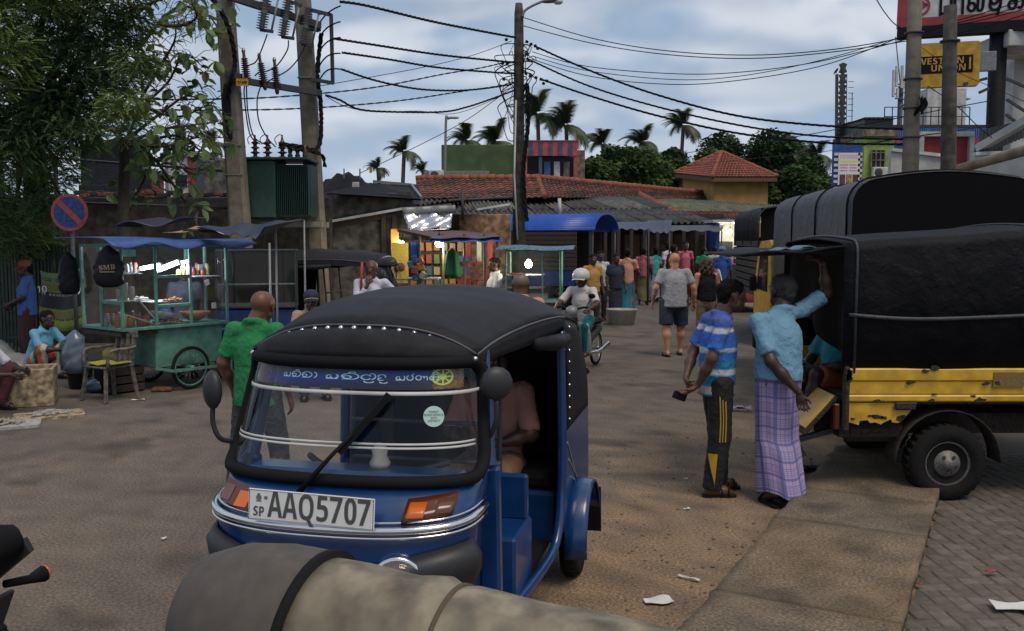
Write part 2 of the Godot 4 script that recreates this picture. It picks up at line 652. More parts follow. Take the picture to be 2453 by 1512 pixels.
	for k in 3:
		var st := shape()
		box(st,Vector3.ZERO,v3(0.196,0.05,0.096),0.007)
		sh.append(finished(st))
	var made := 0
	var rest := shape()
	var turned := Basis(across,Vector3.UP,-along).rotated(Vector3.UP,0.5)
	for i in range(-60,60):
		for j in range(-60,60):
			for q in 2:
				# herringbone in a grid of 0.1 m: blocks lie two cells long, in steps
				var u := 0.1*(i + 2*j) + (0.1 if q == 0 else 0.05)
				var v := 0.1*(i - 2*j) + (0.05 if q == 0 else 0.2)
				var p := c0 + turned*v3(u,0,v)
				var s := (p - c0).dot(across)
				var l := (p - c0).dot(along)
				if s < -0.02 or l < -0.55 or l > 5.0 or s > 4.0: continue
				var d := -p.z
				var pu := 1226.5 + p.x/d*LENS
				if pu > 2560 or d < 3.9: continue
				var turn := turned if q == 0 else turned.rotated(Vector3.UP,PI/2)
				var y := -0.013 + rng.randf_range(-0.003,0.003)
				if made < 290 and d < 7.4:
					var mi := MeshInstance3D.new()
					mi.mesh = sh[made % 3]
					mi.material_override = M.paver if rng.randf() < 0.7 else M.paver_worn
					mi.name = "paving_block"
					pav.add_child(mi,true)
					mi.transform = Transform3D(turn.rotated(across,rng.randf_range(-0.02,0.02)),p + v3(0,y,0))
					made += 1
				else:
					box(rest,p + v3(0,y,0),v3(0.196,0.05,0.096),0.007,turn)
	tag(mk(pav,"paving_blocks_beyond",rest,M.paver),"","","","stuff")

# rows of curved clay tiles on the roof plane a + across + down; joined, each tile its own curved and overlapping piece
func tile_roof(st: SurfaceTool,a: Vector3,across: Vector3,down: Vector3,across2 := Vector3.ZERO,w := 0.26,l := 0.34,moss := 0.4,seed_ := 1) -> void:
	var rng := RandomNumberGenerator.new()
	rng.seed = seed_
	if across2 == Vector3.ZERO: across2 = across
	var cols := maxi(2,int(across.length()/w))
	var rows := maxi(2,int(down.length()/l))
	var up := across.cross(down).normalized()
	if up.y < 0: up = -up
	for r in rows:
		for c in cols:
			var t0 := float(r)/rows
			var t1 := float(r + 1)/rows + 0.03
			var jig := rng.randf_range(-0.012,0.012)
			var tone := rng.randf()
			var dark := clampf(moss*rng.randf_range(0.2,1.5) + moss*0.5*sin(c*0.13 + r),0.0,1.0)
			var col := v3(0.34,0.105,0.06).lerp(v3(0.22,0.075,0.05),tone).lerp(v3(0.07,0.042,0.034),dark)
			st.set_color(Color(col.x,col.y,col.z))
			var grid := []
			for e in 2:
				var t: float = [t0,t1][e]
				var row := []
				for k in 4:
					var s := (float(c) + float(k)/3.0*1.06)/cols
					var p := a + down*t + across.lerp(across2,t)*s
					row.append(p + up*([0.0,0.055,0.055,0.008][k] + (0.045 if e == 1 else 0.0) + jig))
				grid.append(row)
			for k in 3: quad_out(st,grid[0][k],grid[0][k + 1],grid[1][k + 1],grid[1][k],up)
			for k in 3: quad_out(st,grid[1][k],grid[1][k + 1],grid[1][k + 1] - up*0.05,grid[1][k] - up*0.05,down)

func ridge_tiles(st: SurfaceTool,a: Vector3,b: Vector3,r := 0.14,seed_ := 1,moss := 0.2) -> void:
	var rng := RandomNumberGenerator.new()
	rng.seed = seed_
	var n := maxi(2,int((b - a).length()/0.38))
	for i in n:
		var col := v3(0.36,0.115,0.062).lerp(v3(0.1,0.05,0.042),clampf(moss*rng.randf_range(0.0,2.2),0,1))
		st.set_color(Color(col.x,col.y,col.z))
		var p := a.lerp(b,float(i)/n)
		var q := a.lerp(b,(i + 1.12)/n) + v3(0,rng.randf_range(0.0,0.03),0)
		tube(st,[p,q],[r*0.82,r],8)

func build_market() -> void:
	# --- the long hall with its ridge of red tiles and lower slopes of corrugated sheet
	var hall := thing("market_hall","long low market hall, red clay tile ridge above grey corrugated roof","market hall")
	var r0 := at(996,432,41)
	var r1 := at(1288,430,41)
	var e0 := at(1012,477,38)
	var e1 := at(1304,474,38)
	var r2 := at(1745,471,52)
	var e2 := at(1560,497,44.5)
	var st := shape()
	tile_roof(st,r0,r1 - r0,e0 - r0,e1 - e0,0.26,0.34,0.62,1)
	tag(mk(hall,"roof_tiles",st,M.tile),"","","","stuff")
	st = shape()
	tile_roof(st,r1,r2 - r1,e1 - r1,at(1745,480,51.5) - e1,0.27,0.34,0.8,2)
	tag(mk(hall,"wing_roof_tiles",st,M.tile),"mossier clay tiles on the receding wing","","","stuff")
	st = shape(true)
	ridge_tiles(st,r0 + v3(0,0.08,0),r1 + v3(0,0.08,0),0.15,3)
	ridge_tiles(st,r1 + v3(0,0.08,0),r2 + v3(0,0.08,0),0.15,4)
	ridge_tiles(st,r1 + v3(0,0.06,0),e1 + v3(0,0.06,0),0.13,5)
	tag(mk(hall,"ridge_tiles",st,M.tile),"","","","stuff")
	# back slope so that the roof is solid
	st = shape()
	quad_out(st,r0,r1,r1 + v3(0.3,-1.2,-4),r0 + v3(0,-1.2,-4),v3(0,1,-1))
	quad_out(st,r1,r2,r2 + v3(0.3,-1.2,-4),r1 + v3(0.3,-1.2,-4),v3(0,1,-1))
	mk(hall,"back_slope",st,M.asbestos)
	# lower slope: corrugated sheets side by side, each its own part
	var lo0 := at(1010,540,33)
	var lo1 := at(1722,534,34.5)
	var hi0 := at(1005,479,37.9)
	var hi1 := at(1530,474,42.0)
	var rng := RandomNumberGenerator.new()
	rng.seed = 8
	var cnt := 12
	for i in cnt:
		var t0 := float(i)/cnt
		var t1 := float(i + 1)/cnt + 0.004
		for half in 2:
			var ha := hi0.lerp(hi1,t0)
			var hb := hi0.lerp(hi1,t1)
			var la := lo0.lerp(lo1,t0)
			var lb := lo0.lerp(lo1,t1)
			var a := ha.lerp(la,0.5*half - 0.02*half)
			var b := hb.lerp(lb,0.5*half - 0.02*half)
			var c := ha.lerp(la,0.5 + 0.5*half)
			var d := hb.lerp(lb,0.5 + 0.5*half)
			var lift := 0.03*(1 - half) + rng.randf_range(0.0,0.015)
			var n := int(a.distance_to(b)/0.21)*6
			st = shape(true)
			sheet(st,n,2,func(u,v): return a.lerp(b,u).lerp(c.lerp(d,u),v) + v3(0,lift + 0.05*sin(TAU*u*n/6.0),0),0.006)
			mk(hall,"roof_sheet",st,M.asbestos if rng.randf() < 0.8 else M.asbestos_pale)
	# broken gable slope at the right, pale with moss
	var m0 := at(1524,470,46)
	var m1 := at(1868,489,47)
	var m2 := at(1868,508,43)
	var m3 := at(1614,509,40.5)
	for i in 5:
		var a := m0.lerp(m1,i/5.0)
		var b := m0.lerp(m1,(i + 1)/5.0)
		var c := m3.lerp(m2,i/5.0)
		var d := m3.lerp(m2,(i + 1)/5.0)
		var n := 60
		st = shape(true)
		sheet(st,n,2,func(u,v): return a.lerp(b,u).lerp(c.lerp(d,u),v) + v3(0,0.03*sin(TAU*u*n/6.0) - 0.01*i,0),0.006)
		mk(hall,"mossy_roof_sheet",st,M.moss_roof)
	st = shape(true)
	ridge_tiles(st,m0 + v3(0,0.1,0),at(1618,512,37.5),0.2,6,0.25)
	tag(mk(hall,"hip_tiles",st,M.tile),"","","","stuff")
	st = shape()
	tile_roof(st,at(1625,508,40),at(1780,508,42) - at(1625,508,40),at(1660,531,36) - at(1625,508,40),at(1790,536,38) - at(1660,531,36),0.26,0.34,0.55,9)
	tag(mk(hall,"broken_eave_tiles",st,M.tile),"","","","stuff")
	# walls, posts and shop fronts under the eave
	st = shape()
	var wl := v3(lo0.x - 0.5,0,-36)
	var wr := v3(lo1.x + 0.6,0,-36.5)
	box(st,(wl + wr)/2.0 + v3(0,1.5,-0.2),v3(wr.x - wl.x,3.0,0.3))
	mk(hall,"front_wall",st,M.wood_dark)
	st = shape()
	quad_out(st,e0,v3(e0.x,0,e0.z),v3(r0.x,0,r0.z - 4),r0 + v3(0,-1.2,-4),Vector3.LEFT)
	quad_out(st,e0,r0,r0 + v3(0,-1.2,-4),v3(e0.x,1.0,e0.z),Vector3.LEFT)
	mk(hall,"gable_wall",st,M.plaster_grey)
	for i in 9:
		var x := lerpf(3.4,7.2,i/8.0)
		st = shape()
		box(st,v3(x,1.25,-34.0),v3(0.12,2.5,0.12),0.01)
		mk(hall,"post",st,M.wood_dark)
	# brown shutters of planks
	for i in 6:
		for k in 5:
			st = shape()
			box(st,v3(4.3 + i*0.62 + k*0.115,1.15,-35.2 + 0.01*(k % 2)),v3(0.11,2.1,0.03),0.006)
			mk(hall,"shutter_plank",st,M.wood_brown)
	# --- awnings before the hall
	for a in [[1478,1560,532,548,28.5,"tarp_navy","dark awning with a yellow edge beside the blue roofed lorry"],[1552,1610,528,556,29.5,"tarp_navy","navy tarpaulin awning between two market stalls"],[1606,1735,540,552,31.0,"tarp_grey","grey sheet awning under the broken corrugated eave"]]:
		var w := thing("awning",a[6],"awning")
		st = shape(true)
		var A := at(a[0],a[2],a[4] + 2.0)
		var B := at(a[1],a[2] - 1,a[4] + 2.0)
		var C := at(a[0] - 4,a[3],a[4])
		var D := at(a[1] - 6,a[3] + 2,a[4])
		sheet(st,14,6,func(u,v): return A.lerp(B,u).lerp(C.lerp(D,u),v) - v3(0,0.10*sin(PI*u)*sin(PI*v) + 0.03*sin(u*23.0)*v,0),0.01)
		mk(w,"cloth",st,M[a[5]])
		for q in [C,D]:
			st = shape(true)
			tube(st,[q,v3(q.x,0,q.z)],0.025,6)
			mk(w,"pole",st,M.iron)
	# --- a lit shop with pale walls at the end of the hall
	var shop := thing("lit_shop","small pale walled shop lit by a bare bulb at the hall's end","shop")
	st = shape()
	var s0 := at(1722,560,33)
	var s1 := at(1790,560,33)
	box(st,v3((s0.x + s1.x)/2.0 + 0.3,1.3,-34.6),v3(1.9,2.6,0.15))
	mk(shop,"back_wall",st,M.plaster_white)
	st = shape()
	box(st,v3(s0.x - 0.06,1.3,-33.7),v3(0.14,2.6,1.6))
	mk(shop,"side_wall",st,M.blue_paint)
	st = shape()
	box(st,v3((s0.x + s1.x)/2.0 + 0.3,2.66,-33.8),v3(2.1,0.1,1.9))
	mk(shop,"ceiling",st,M.white_paint)
	st = shape()
	box(st,v3(s0.x + 0.45,1.2,-33.9),v3(0.5,1.5,0.12),0.02)
	mk(shop,"display_board",st,M.black_panel)
	bulb(at(1749,556,33.2),0.07,Color(1.0,0.95,0.8),26.0,2.2,"bare white bulb hanging in the pale shop at the hall's end")

# a glowing bulb and its light
func bulb(p: Vector3,r: float,c: Color,glow: float,energy: float,label: String) -> void:
	var o := thing("light_bulb",label,"light bulb",p)
	var st := shape(true)
	lathe(st,[v2(0.002,-r),v2(r*0.62,-r*0.8),v2(r,-r*0.15),v2(r*0.85,r*0.5),v2(r*0.4,r*1.1),v2(r*0.36,r*1.3)],14)
	var key := "bulb_glow_%d" % int(glow)
	mk(o,"bulb",st,M[key] if M.has(key) else lamp(key,c,glow))
	st = shape(true)
	lathe(st,[v2(r*0.38,r*1.3),v2(r*0.38,r*2.0),v2(r*0.15,r*2.3),v2(0.006,r*2.4),v2(0.006,r*6.0)],8)
	mk(o,"socket",st,M.black_rubber)
	var l := OmniLight3D.new()
	l.name = "bulb_light"
	l.light_color = c
	l.light_energy = energy
	l.light_size = r*0.8
	l.omni_range = 40.0
	l.omni_attenuation = 2.0
	l.shadow_enabled = true
	o.add_child(l)

func build_far_buildings() -> void:
	var st: SurfaceTool
	# --- the yellow building with the red hip roof, one corner towards the street
	var y := thing("yellow_building","yellow plastered building with a red tiled hip roof","building")
	var apex := at(1728,366,54)
	var cn := at(1706,425,47.5)      # near corner of the eaves
	var cl := at(1617,416,54)
	var cr := at(1861,425,51)
	var cf := cl + cr - cn
	for q in [[cl,cn,11],[cn,cr,12],[cr,cf,13],[cf,cl,14]]:
		st = shape()
		tile_roof(st,apex,(q[1] - q[0])*0.02,q[0] - apex,q[1] - q[0],0.26,0.34,0.3,q[2])
		# tiles are laid by the eave's length
		st = shape()
		var rows := 14
		for r in rows:
			var a: Vector3 = apex.lerp(q[0],float(r)/rows)
			var b: Vector3 = apex.lerp(q[1],float(r)/rows)
			var c: Vector3 = apex.lerp(q[0],float(r + 1)/rows)
			var d: Vector3 = apex.lerp(q[1],float(r + 1)/rows)
			if r == 0:
				a = apex.lerp(q[0],0.01)
				b = apex.lerp(q[1],0.01)
			tile_row(st,a,b,c,d,q[2]*50 + r)
		tag(mk(y,"roof_tiles",st,M.tile),"","","","stuff")
		st = shape(true)
		ridge_tiles(st,apex + v3(0,0.05,0),q[0] + v3(0,0.06,0),0.13,q[2],0.1)
		tag(mk(y,"hip_tiles",st,M.tile),"","","","stuff")
	st = shape()
	for q in [[cl,cn],[cn,cr],[cr,cf],[cf,cl]]:
		bar(st,q[0] - v3(0,0.12,0),q[1] - v3(0,0.12,0),0.05,0.2)
	mk(y,"fascia",st,M.wood_brown)
	st = shape()
	var mid := (cl + cr)/2.0
	var w := []
	for q in [cl,cn,cr,cf]: w.append(mid + (q - mid)*0.84)
	for i in 4:
		var a: Vector3 = w[i]
		var b: Vector3 = w[(i + 1) % 4]
		quad_out(st,a,b,v3(b.x,0,b.z),v3(a.x,0,a.z),(a + b)/2.0 - mid)
	quad_out(st,w[0],w[1],w[2],w[3],Vector3.DOWN)
	mk(y,"wall",st,M.plaster_yellow)
	# --- the green building
	var g := thing("green_building","dark green flat roofed building with a long window band","building")
	var gl := at(1030,352,56)
	var gr := at(1228,362,60)
	var cx := (gl.x + gr.x)/2.0
	st = shape()
	box(st,v3(cx + 0.4,5.75,-60),v3(gr.x - gl.x - 0.4,4.0,6),0.03)
	mk(g,"upper_wall",st,M.plaster_green)
	st = shape()
	box(st,v3(cx + 0.2,1.8,-59.5),v3(gr.x - gl.x,3.6,7),0.02)
	mk(g,"lower_wall",st,M.plaster_green)
	st = shape()
	box(st,v3(cx - 0.9,6.0,-56.9),v3(3.9,0.25,1.1),0.02)
	mk(g,"ledge",st,M.concrete)
	for k in 4:
		st = shape()
		box(st,v3(gl.x + 0.65 + k*0.78,5.0,-56.98),v3(0.72,1.5,0.06),0.01)
		var win := mk(g,"window",st,M.dark_glass)
		st = shape()
		box(st,v3(gl.x + 0.65 + k*0.78 + 0.38,5.0,-56.93),v3(0.05,1.6,0.08))
		mk(win,"mullion",st,M.iron)
	st = shape()
	box(st,v3(gl.x + 3.55,4.9,-56.8),v3(0.22,1.9,0.4))
	mk(g,"column",st,M.yellow_paint)
	ac_unit(at(1046,420,55.5),"white air conditioner on the green building's window band",1.0)
	# --- the building with a fascia of pink and slate stripes
	var s := thing("striped_building","two storey building with pink and slate blue striped fascia","building")
	var sl := at(1253,340,56)
	var sr := at(1384,340,56)
	var n := 11
	for k in n:
		st = shape()
		var x0 := lerpf(sl.x,sr.x,float(k)/n)
		var x1 := lerpf(sl.x,sr.x,float(k + 1)/n)
		box(st,v3((x0 + x1)/2.0,7.44,-56.2),v3(x1 - x0 - 0.004,0.86,0.12 + 0.01*(k % 2)))
		mk(s,"fascia_panel",st,M.pink_paint if k % 2 == 0 else M.slate_paint)
	st = shape()
	box(st,v3((sl.x + sr.x)/2.0 + 0.25,3.7,-61),v3(sr.x - sl.x + 0.5,7.4,8.4))
	mk(s,"wall",st,M.plaster_beige)
	st = shape()
	box(st,v3((sl.x + sr.x)/2.0,7.9,-58),v3(sr.x - sl.x + 0.1,0.06,3.8))
	mk(s,"roof_edge",st,M.pink_paint)
	st = shape()
	box(st,v3((sl.x + sr.x)/2.0,6.1,-56.7),v3(sr.x - sl.x - 0.1,1.75,0.06))
	mk(s,"shop_window",st,M.dark_glass)
	for k in 3:
		st = shape()
		box(st,v3(lerpf(sl.x + 0.15,sr.x - 0.12,[0.28,0.3,1.0][k] if k != 0 else 0.0),5.9,-56.3),v3(0.2,2.2,0.2))
		mk(s,"column",st,M.pink_paint if k != 1 else M.slate_paint)
	for k in 3:
		st = shape()
		box(st,v3(lerpf(sl.x,sr.x,0.45 + 0.18*k),5.95,-56.62),v3(0.36,1.5,0.05))
		mk(s,"curtain",st,[M.sky_blue_paint,M.white_paint,M.plaster_beige][k])
	# --- clutter on the horizon: low roofs beside the palms
	for q in [[762,700,60.0,"plaster_white","tiny white parapet wall behind the black shed roof"]]: pass
	for q in [[1005,1032,437,62.0,"plaster_beige","tiny beige parapet just left of the green building"],[935,958,436,66.0,"plaster_white","tiny pale parapet beneath the leftmost palms"],[958,1000,441,64.0,"slate_paint","low slate coloured wall between the left palms and the hall"]]:
		var a := at(q[0],q[2],q[3])
		var b := at(q[1],q[2],q[3])
		st = shape()
		box(st,v3((a.x + b.x)/2.0,a.y/2.0,a.z - 2.0),v3(b.x - a.x,a.y,4.0),0.05)
		tag(mk(self,"far_wall",st,M[q[3 + 1]]),q[5],"wall")
	# curved street lamp far behind
	var p := at(1066,440,52)
	var top := at(1068,295,52)
	var lampo := thing("street_lamp","thin grey street lamp with curved arm before the green building","street lamp")
	st = shape(true)
	tube(st,curve_points([v3(p.x,0,p.z),v3(p.x,4,p.z),top,top + v3(0.12,0.25,0),top + v3(0.35,0.3,0)],6),0.07,8)
	mk(lampo,"pole",st,M.galvanised)
	st = shape(true)
	ball(st,top + v3(0.5,0.29,0),v3(0.25,0.07,0.1),10)
	mk(lampo,"lamp_head",st,M.galvanised)

func tile_row(st: SurfaceTool,a: Vector3,b: Vector3,c: Vector3,d: Vector3,seed_: int) -> void:
	var rng := RandomNumberGenerator.new()
	rng.seed = seed_
	var n := maxi(1,int(c.distance_to(d)/0.27))
	var up := (b - a).cross(c - a).normalized()
	if up.y < 0: up = -up
	for k in n:
		var col := v3(0.40,0.115,0.065).lerp(v3(0.24,0.07,0.05),rng.randf()).lerp(v3(0.1,0.06,0.05),0.5*rng.randf()*rng.randf())
		st.set_color(Color(col.x,col.y,col.z))
		var g := []
		for e in 2:
			var row := []
			for j in 4:
				var s := (k + j/3.0)/n
				var p: Vector3 = a.lerp(b,s) if e == 0 else c.lerp(d,s)
				row.append(p + up*([0.0,0.05,0.05,0.0][j] + 0.05*e))
			g.append(row)
		for j in 3:
			quad_out(st,g[0][j],g[0][j + 1],g[1][j + 1],g[1][j],up)
			quad_out(st,g[1][j],g[1][j + 1],g[1][j + 1] - up*0.05,g[1][j] - up*0.05,c - a)

func ac_unit(p: Vector3,label: String,k: float) -> void:
	var o := thing("air_conditioner",label,"air conditioner",p)
	var st := shape()
	box(st,Vector3.ZERO,v3(0.85,0.6,0.35)*k,0.02)
	mk(o,"case",st,M.white_paint)
	st = shape(true)
	lathe(st,[v2(0.22,0),v2(0.24,0.012),v2(0.2,0.02),v2(0.05,0.01),v2(0.01,0.02)],16,Transform3D(Basis(Vector3.RIGHT,PI/2).scaled(v3(k,k,k)),v3(-0.12,0,0.176)*k))
	mk(o,"fan_grille",st,M.iron)

func leaf_mesh(kind: int,seed_: int) -> ArrayMesh:
	var rng := RandomNumberGenerator.new()
	rng.seed = seed_
	var st := shape()
	if kind == 0:      # a feathery compound leaf: leaflets in pairs along a drooping stalk
		for k in 7:
			var t := k/6.0
			var p := v3(0.02*sin(t*3.0),-0.25*t*t,t)
			for s in [-1,1]:
				var q := p + v3(s*0.27*(1.0 - 0.45*t),-0.06 - 0.08*t,0.12)
				var w := v3(0,0.02,0.115)
				tri(st,p,p.lerp(q,0.5) + w,q)
				tri(st,p,q,p.lerp(q,0.5) - w)
	elif kind == 1:     # a broad pointed leaf with a folded midrib, drooping
		var prof := [[0.0,0.0],[0.18,0.2],[0.42,0.3],[0.7,0.22],[0.9,0.08],[1.0,0.0]]
		for i in 5:
			var a: Array = prof[i]
			var b: Array = prof[i + 1]
			for s in [-1,1]:
				var pa := v3(0,-0.22*a[0]*a[0],a[0])
				var pb := v3(0,-0.22*b[0]*b[0],b[0])
				var qa := pa + v3(s*a[1],0.07,0)
				var qb := pb + v3(s*b[1],0.07,0)
				quad_out(st,pa,qa,qb,pb,Vector3.UP)
	else:              # a tuft of small leaves, for crowns far away
		for k in 9:
			var c := v3(rng.randf_range(-0.5,0.5),rng.randf_range(-0.35,0.35),rng.randf_range(-0.5,0.5))
			var bs := Basis.from_euler(v3(rng.randf_range(-0.9,0.9),rng.randf()*TAU,rng.randf_range(-0.7,0.7)))
			var s := rng.randf_range(0.16,0.3)
			tri(st,c + bs*v3(-s,0,0),c + bs*v3(0,0,s*0.6),c + bs*v3(s,-0.05,0))
			tri(st,c + bs*v3(-s,0,0),c + bs*v3(s,-0.05,0),c + bs*v3(0,0,-s*0.6))
	return finished(st)

# leaves spread through clumps (centre, radius); each clump is a shell that is denser at its top
func crown(parent: Node,clumps: Array,n: int,mesh: Mesh,size: float,tones: Array,seed_: int,flat := 0.7,called := "crown") -> void:
	var rng := RandomNumberGenerator.new()
	rng.seed = seed_
	var mm := MultiMesh.new()
	mm.transform_format = MultiMesh.TRANSFORM_3D
	mm.use_colors = true
	mm.mesh = mesh
	var total := 0.0
	for c in clumps: total += c[1]*c[1]
	var xs := []
	var cols := []
	for c in clumps:
		var k := int(n*c[1]*c[1]/total)
		var tone: Vector3 = tones[rng.randi() % tones.size()]
		for i in k:
			var d := v3(rng.randfn(),rng.randfn(),rng.randfn()).normalized()
			var r: float = c[1]*pow(rng.randf(),0.42)
			var p: Vector3 = c[0] + d*v3(1,flat,1)*r
			var out := v3(d.x,0,d.z)
			var yaw := atan2(out.x,out.z) + rng.randf_range(-0.9,0.9)
			var bs := Basis.from_euler(v3(rng.randf_range(-0.5,0.8),yaw,rng.randf_range(-0.7,0.7)))
			xs.append(Transform3D(bs.scaled(Vector3.ONE*size*rng.randf_range(0.65,1.3)),p))
			var v := tone*rng.randf_range(0.7,1.35)
			cols.append(Color(v.x,v.y,v.z))
	mm.instance_count = xs.size()
	for i in xs.size():
		mm.set_instance_transform(i,xs[i])
		mm.set_instance_color(i,cols[i])
	var o := MultiMeshInstance3D.new()
	o.multimesh = mm
	o.material_override = M.leaf
	o.name = called
	parent.add_child(o,true)
	tag(o,"","","","stuff")

func build_trees() -> void:
	var rng := RandomNumberGenerator.new()
	rng.seed = 21
	var st: SurfaceTool
	# --- the big dark tree at the left
	var tree := thing("feathery_tree","big dark feathery leaved tree filling the left edge","tree")
	var base := at(60,600,17.6)
	base.y = 0
	var fork := at(75,300,16.0)
	st = shape(true)
	tube(st,curve_points([base,base.lerp(fork,0.5) + v3(0.15,0,0),fork],5),[0.26,0.25,0.245,0.24,0.235,0.23,0.22,0.21,0.2,0.19,0.18],10)
	mk(tree,"trunk",st,M.bark)
	var spots := [[90,70,120],[220,40,110],[320,60,60],[60,200,120],[170,170,115],[270,150,90],[330,150,55],[235,250,95],[300,260,62],[300,325,34],[120,300,105],[195,330,60],
		[40,340,105],[130,410,66],[40,460,90],[110,500,55],[30,560,80],[90,580,50],[150,480,30],[-70,120,160],[-90,320,160],[-80,520,140],[120,-60,130],[280,-60,110],[-40,-80,150]]
	var clumps := []
	st = shape(true)
	for s in spots:
		var d: float = 13.2 + rng.randf_range(-1.1,1.1) + (2.6 if s[1] > 370 else 0.0)
		var p := at(s[0],s[1],d)
		clumps.append([p,s[2]/LENS*d])
		tube(st,curve_points([fork + v3(rng.randf_range(-0.1,0.1),-0.3,0),fork.lerp(p,0.5) + v3(0,0.15,rng.randf_range(-0.3,0.3)),p],4),[0.09,0.08,0.07,0.06,0.05,0.04,0.03,0.022,0.012],6)
	mk(tree,"limbs",st,M.bark)
	crown(tree,clumps,22000,leaf_mesh(0,1),0.12,[v3(0.1,0.155,0.055),v3(0.075,0.13,0.05),v3(0.14,0.19,0.065),v3(0.08,0.135,0.06)],31,0.8)
	# --- the tree with broad leaves on thin branches, between the dark tree and the transformer
	var teak := thing("broad_leaved_tree","thin branched tree with large drooping leaves left of the transformer poles","tree")
	var tb := at(330,620,15)
	tb.y = 0
	var tf := at(300,330,15)
	st = shape(true)
	tube(st,curve_points([tb,tb.lerp(tf,0.5) + v3(-0.1,0,0.1),tf],4),[0.12,0.115,0.11,0.105,0.1,0.095,0.09,0.085,0.08],8)
	mk(teak,"trunk",st,M.bark)
	var twig := shape(true)
	var lm := [leaf_mesh(1,1),leaf_mesh(1,2)]
	var greens := []
	for k in 4:
		var c: Vector3 = [v3(0.10,0.17,0.06),v3(0.075,0.135,0.045),v3(0.14,0.2,0.075),v3(0.17,0.11,0.05)][k]
		var m := mat("broad_leaf_%d" % k,c.x,c.y,c.z,0.55)
		m.backlight_enabled = true
		m.backlight = Color(0.4,0.45,0.25)
		greens.append(m)
	var twigs := [[[300,340],[340,230],[330,120],[380,60]],[[330,120],[420,20],[500,40],[530,90]],[[320,270],[400,200],[440,130],[485,160]],[[310,330],[400,260],[450,230],[500,250]],
		[[300,345],[390,310],[460,300],[528,290]],[[300,350],[400,350],[470,330],[532,330]],[[310,345],[370,380],[430,400],[470,420]],[[340,230],[390,150],[420,90],[415,40]],[[330,30],[380,0],[470,-20],[540,-10]],
		[[350,260],[420,280],[470,265],[520,235]],[[340,345],[420,325],[480,360],[520,375]],[[320,350],[350,400],[330,460],[290,500]],[[370,380],[420,450],[450,500],[440,540]],[[380,60],[440,60],[470,40],[460,10]]]
	var spotsl := []
	for t in twigs:
		var d0 := rng.randf_range(14.0,15.6)
		var pts := []
		for q in t: pts.append(at(q[0],q[1],d0 + rng.randf_range(-0.4,0.4)))
		var cp := curve_points(pts,6)
		var rr := []
		for i in cp.size(): rr.append(lerpf(0.03,0.006,float(i)/cp.size()))
		tube(twig,cp,rr,5)
		for i in range(4,cp.size()):
			for k in 2:
				var e: Vector3 = cp[i] + v3(rng.randf_range(-0.35,0.35),rng.randf_range(-0.32,0.22),rng.randf_range(-0.35,0.35))
				tube(twig,[cp[i],cp[i].lerp(e,0.5) + v3(0,0.05,0),e],[0.006,0.005,0.004],4,false)
				spotsl.append(e)
				spotsl.append(cp[i].lerp(e,0.6))
	mk(teak,"branches",twig,M.bark)
	for i in mini(300,spotsl.size()):
		var o := MeshInstance3D.new()
		o.mesh = lm[i % 2]
		o.material_override = greens[3] if i % 29 == 0 else greens[i % 3]
		o.name = "leaf"
		teak.add_child(o,true)
		var bs := Basis.from_euler(v3(rng.randf_range(-0.2,1.3),rng.randf()*TAU,rng.randf_range(-0.8,0.8)))
		o.transform = Transform3D(bs.scaled(Vector3.ONE*rng.randf_range(0.12,0.27)),spotsl[(i*7) % spotsl.size()])
	crown(teak,[[at(400,330,15.5),0.5],[at(480,330,15),0.4],[at(450,180,15.4),0.4],[at(420,250,15.4),0.5],[at(340,420,15.8),0.45],[at(400,400,15.6),0.4]],180,leaf_mesh(1,3),0.17,[v3(0.09,0.15,0.05),v3(0.07,0.125,0.045)],5,0.9,"small_leaves")
	# --- round trees behind the market
	var tuft := leaf_mesh(2,7)
	var tones := [v3(0.045,0.085,0.028),v3(0.035,0.07,0.028),v3(0.065,0.105,0.035)]
	for q in [[1775,400,150,95,78,"large round dark tree behind the yellow hip roofed building"],[1500,410,110,55,66,"low bushy tree right of the striped building"],[1590,415,80,48,70,"bushy tree between striped building and yellow building"],[1945,430,75,50,72,"dark low tree beside the slim mast, right of the yellow building"],
			[1430,425,50,40,62,"small bush against the striped building's side wall"],[120,640,260,90,20,"dense dark hedge under the trees behind the left fence"],[1880,455,90,40,60,"dark bushes behind the black lorry roofs"]]:
		var t := thing("round_tree",q[5],"tree")
		var d: float = q[4]
		var c := at(q[0],q[1],d)
		st = shape(true)
		tube(st,[v3(c.x,0,c.z),v3(c.x + 0.2,c.y*0.6,c.z),c],[0.4,0.3,0.15],8)
		mk(t,"trunk",st,M.bark)
		var cl := []
		for k in 16:
			var an := rng.randf()*TAU
			var rr := sqrt(rng.randf())
			var p := c + v3(cos(an)*rr*q[2]*0.8,rng.randf_range(-0.9,0.75)*q[3]*sqrt(1.0 - rr*rr*0.8),sin(an)*rr*q[2]*0.6)/LENS*d
			cl.append([p,rng.randf_range(0.24,0.42)*q[2]/LENS*d*(0.75 if q[2] > 200 else 1.0)])
		crown(t,cl,4200 if q[2] > 100 else 2200,tuft,0.75 if d > 30 else 0.3,tones,40 + q[0],0.75)
	# --- coconut palms
	var frond := palm_frond()
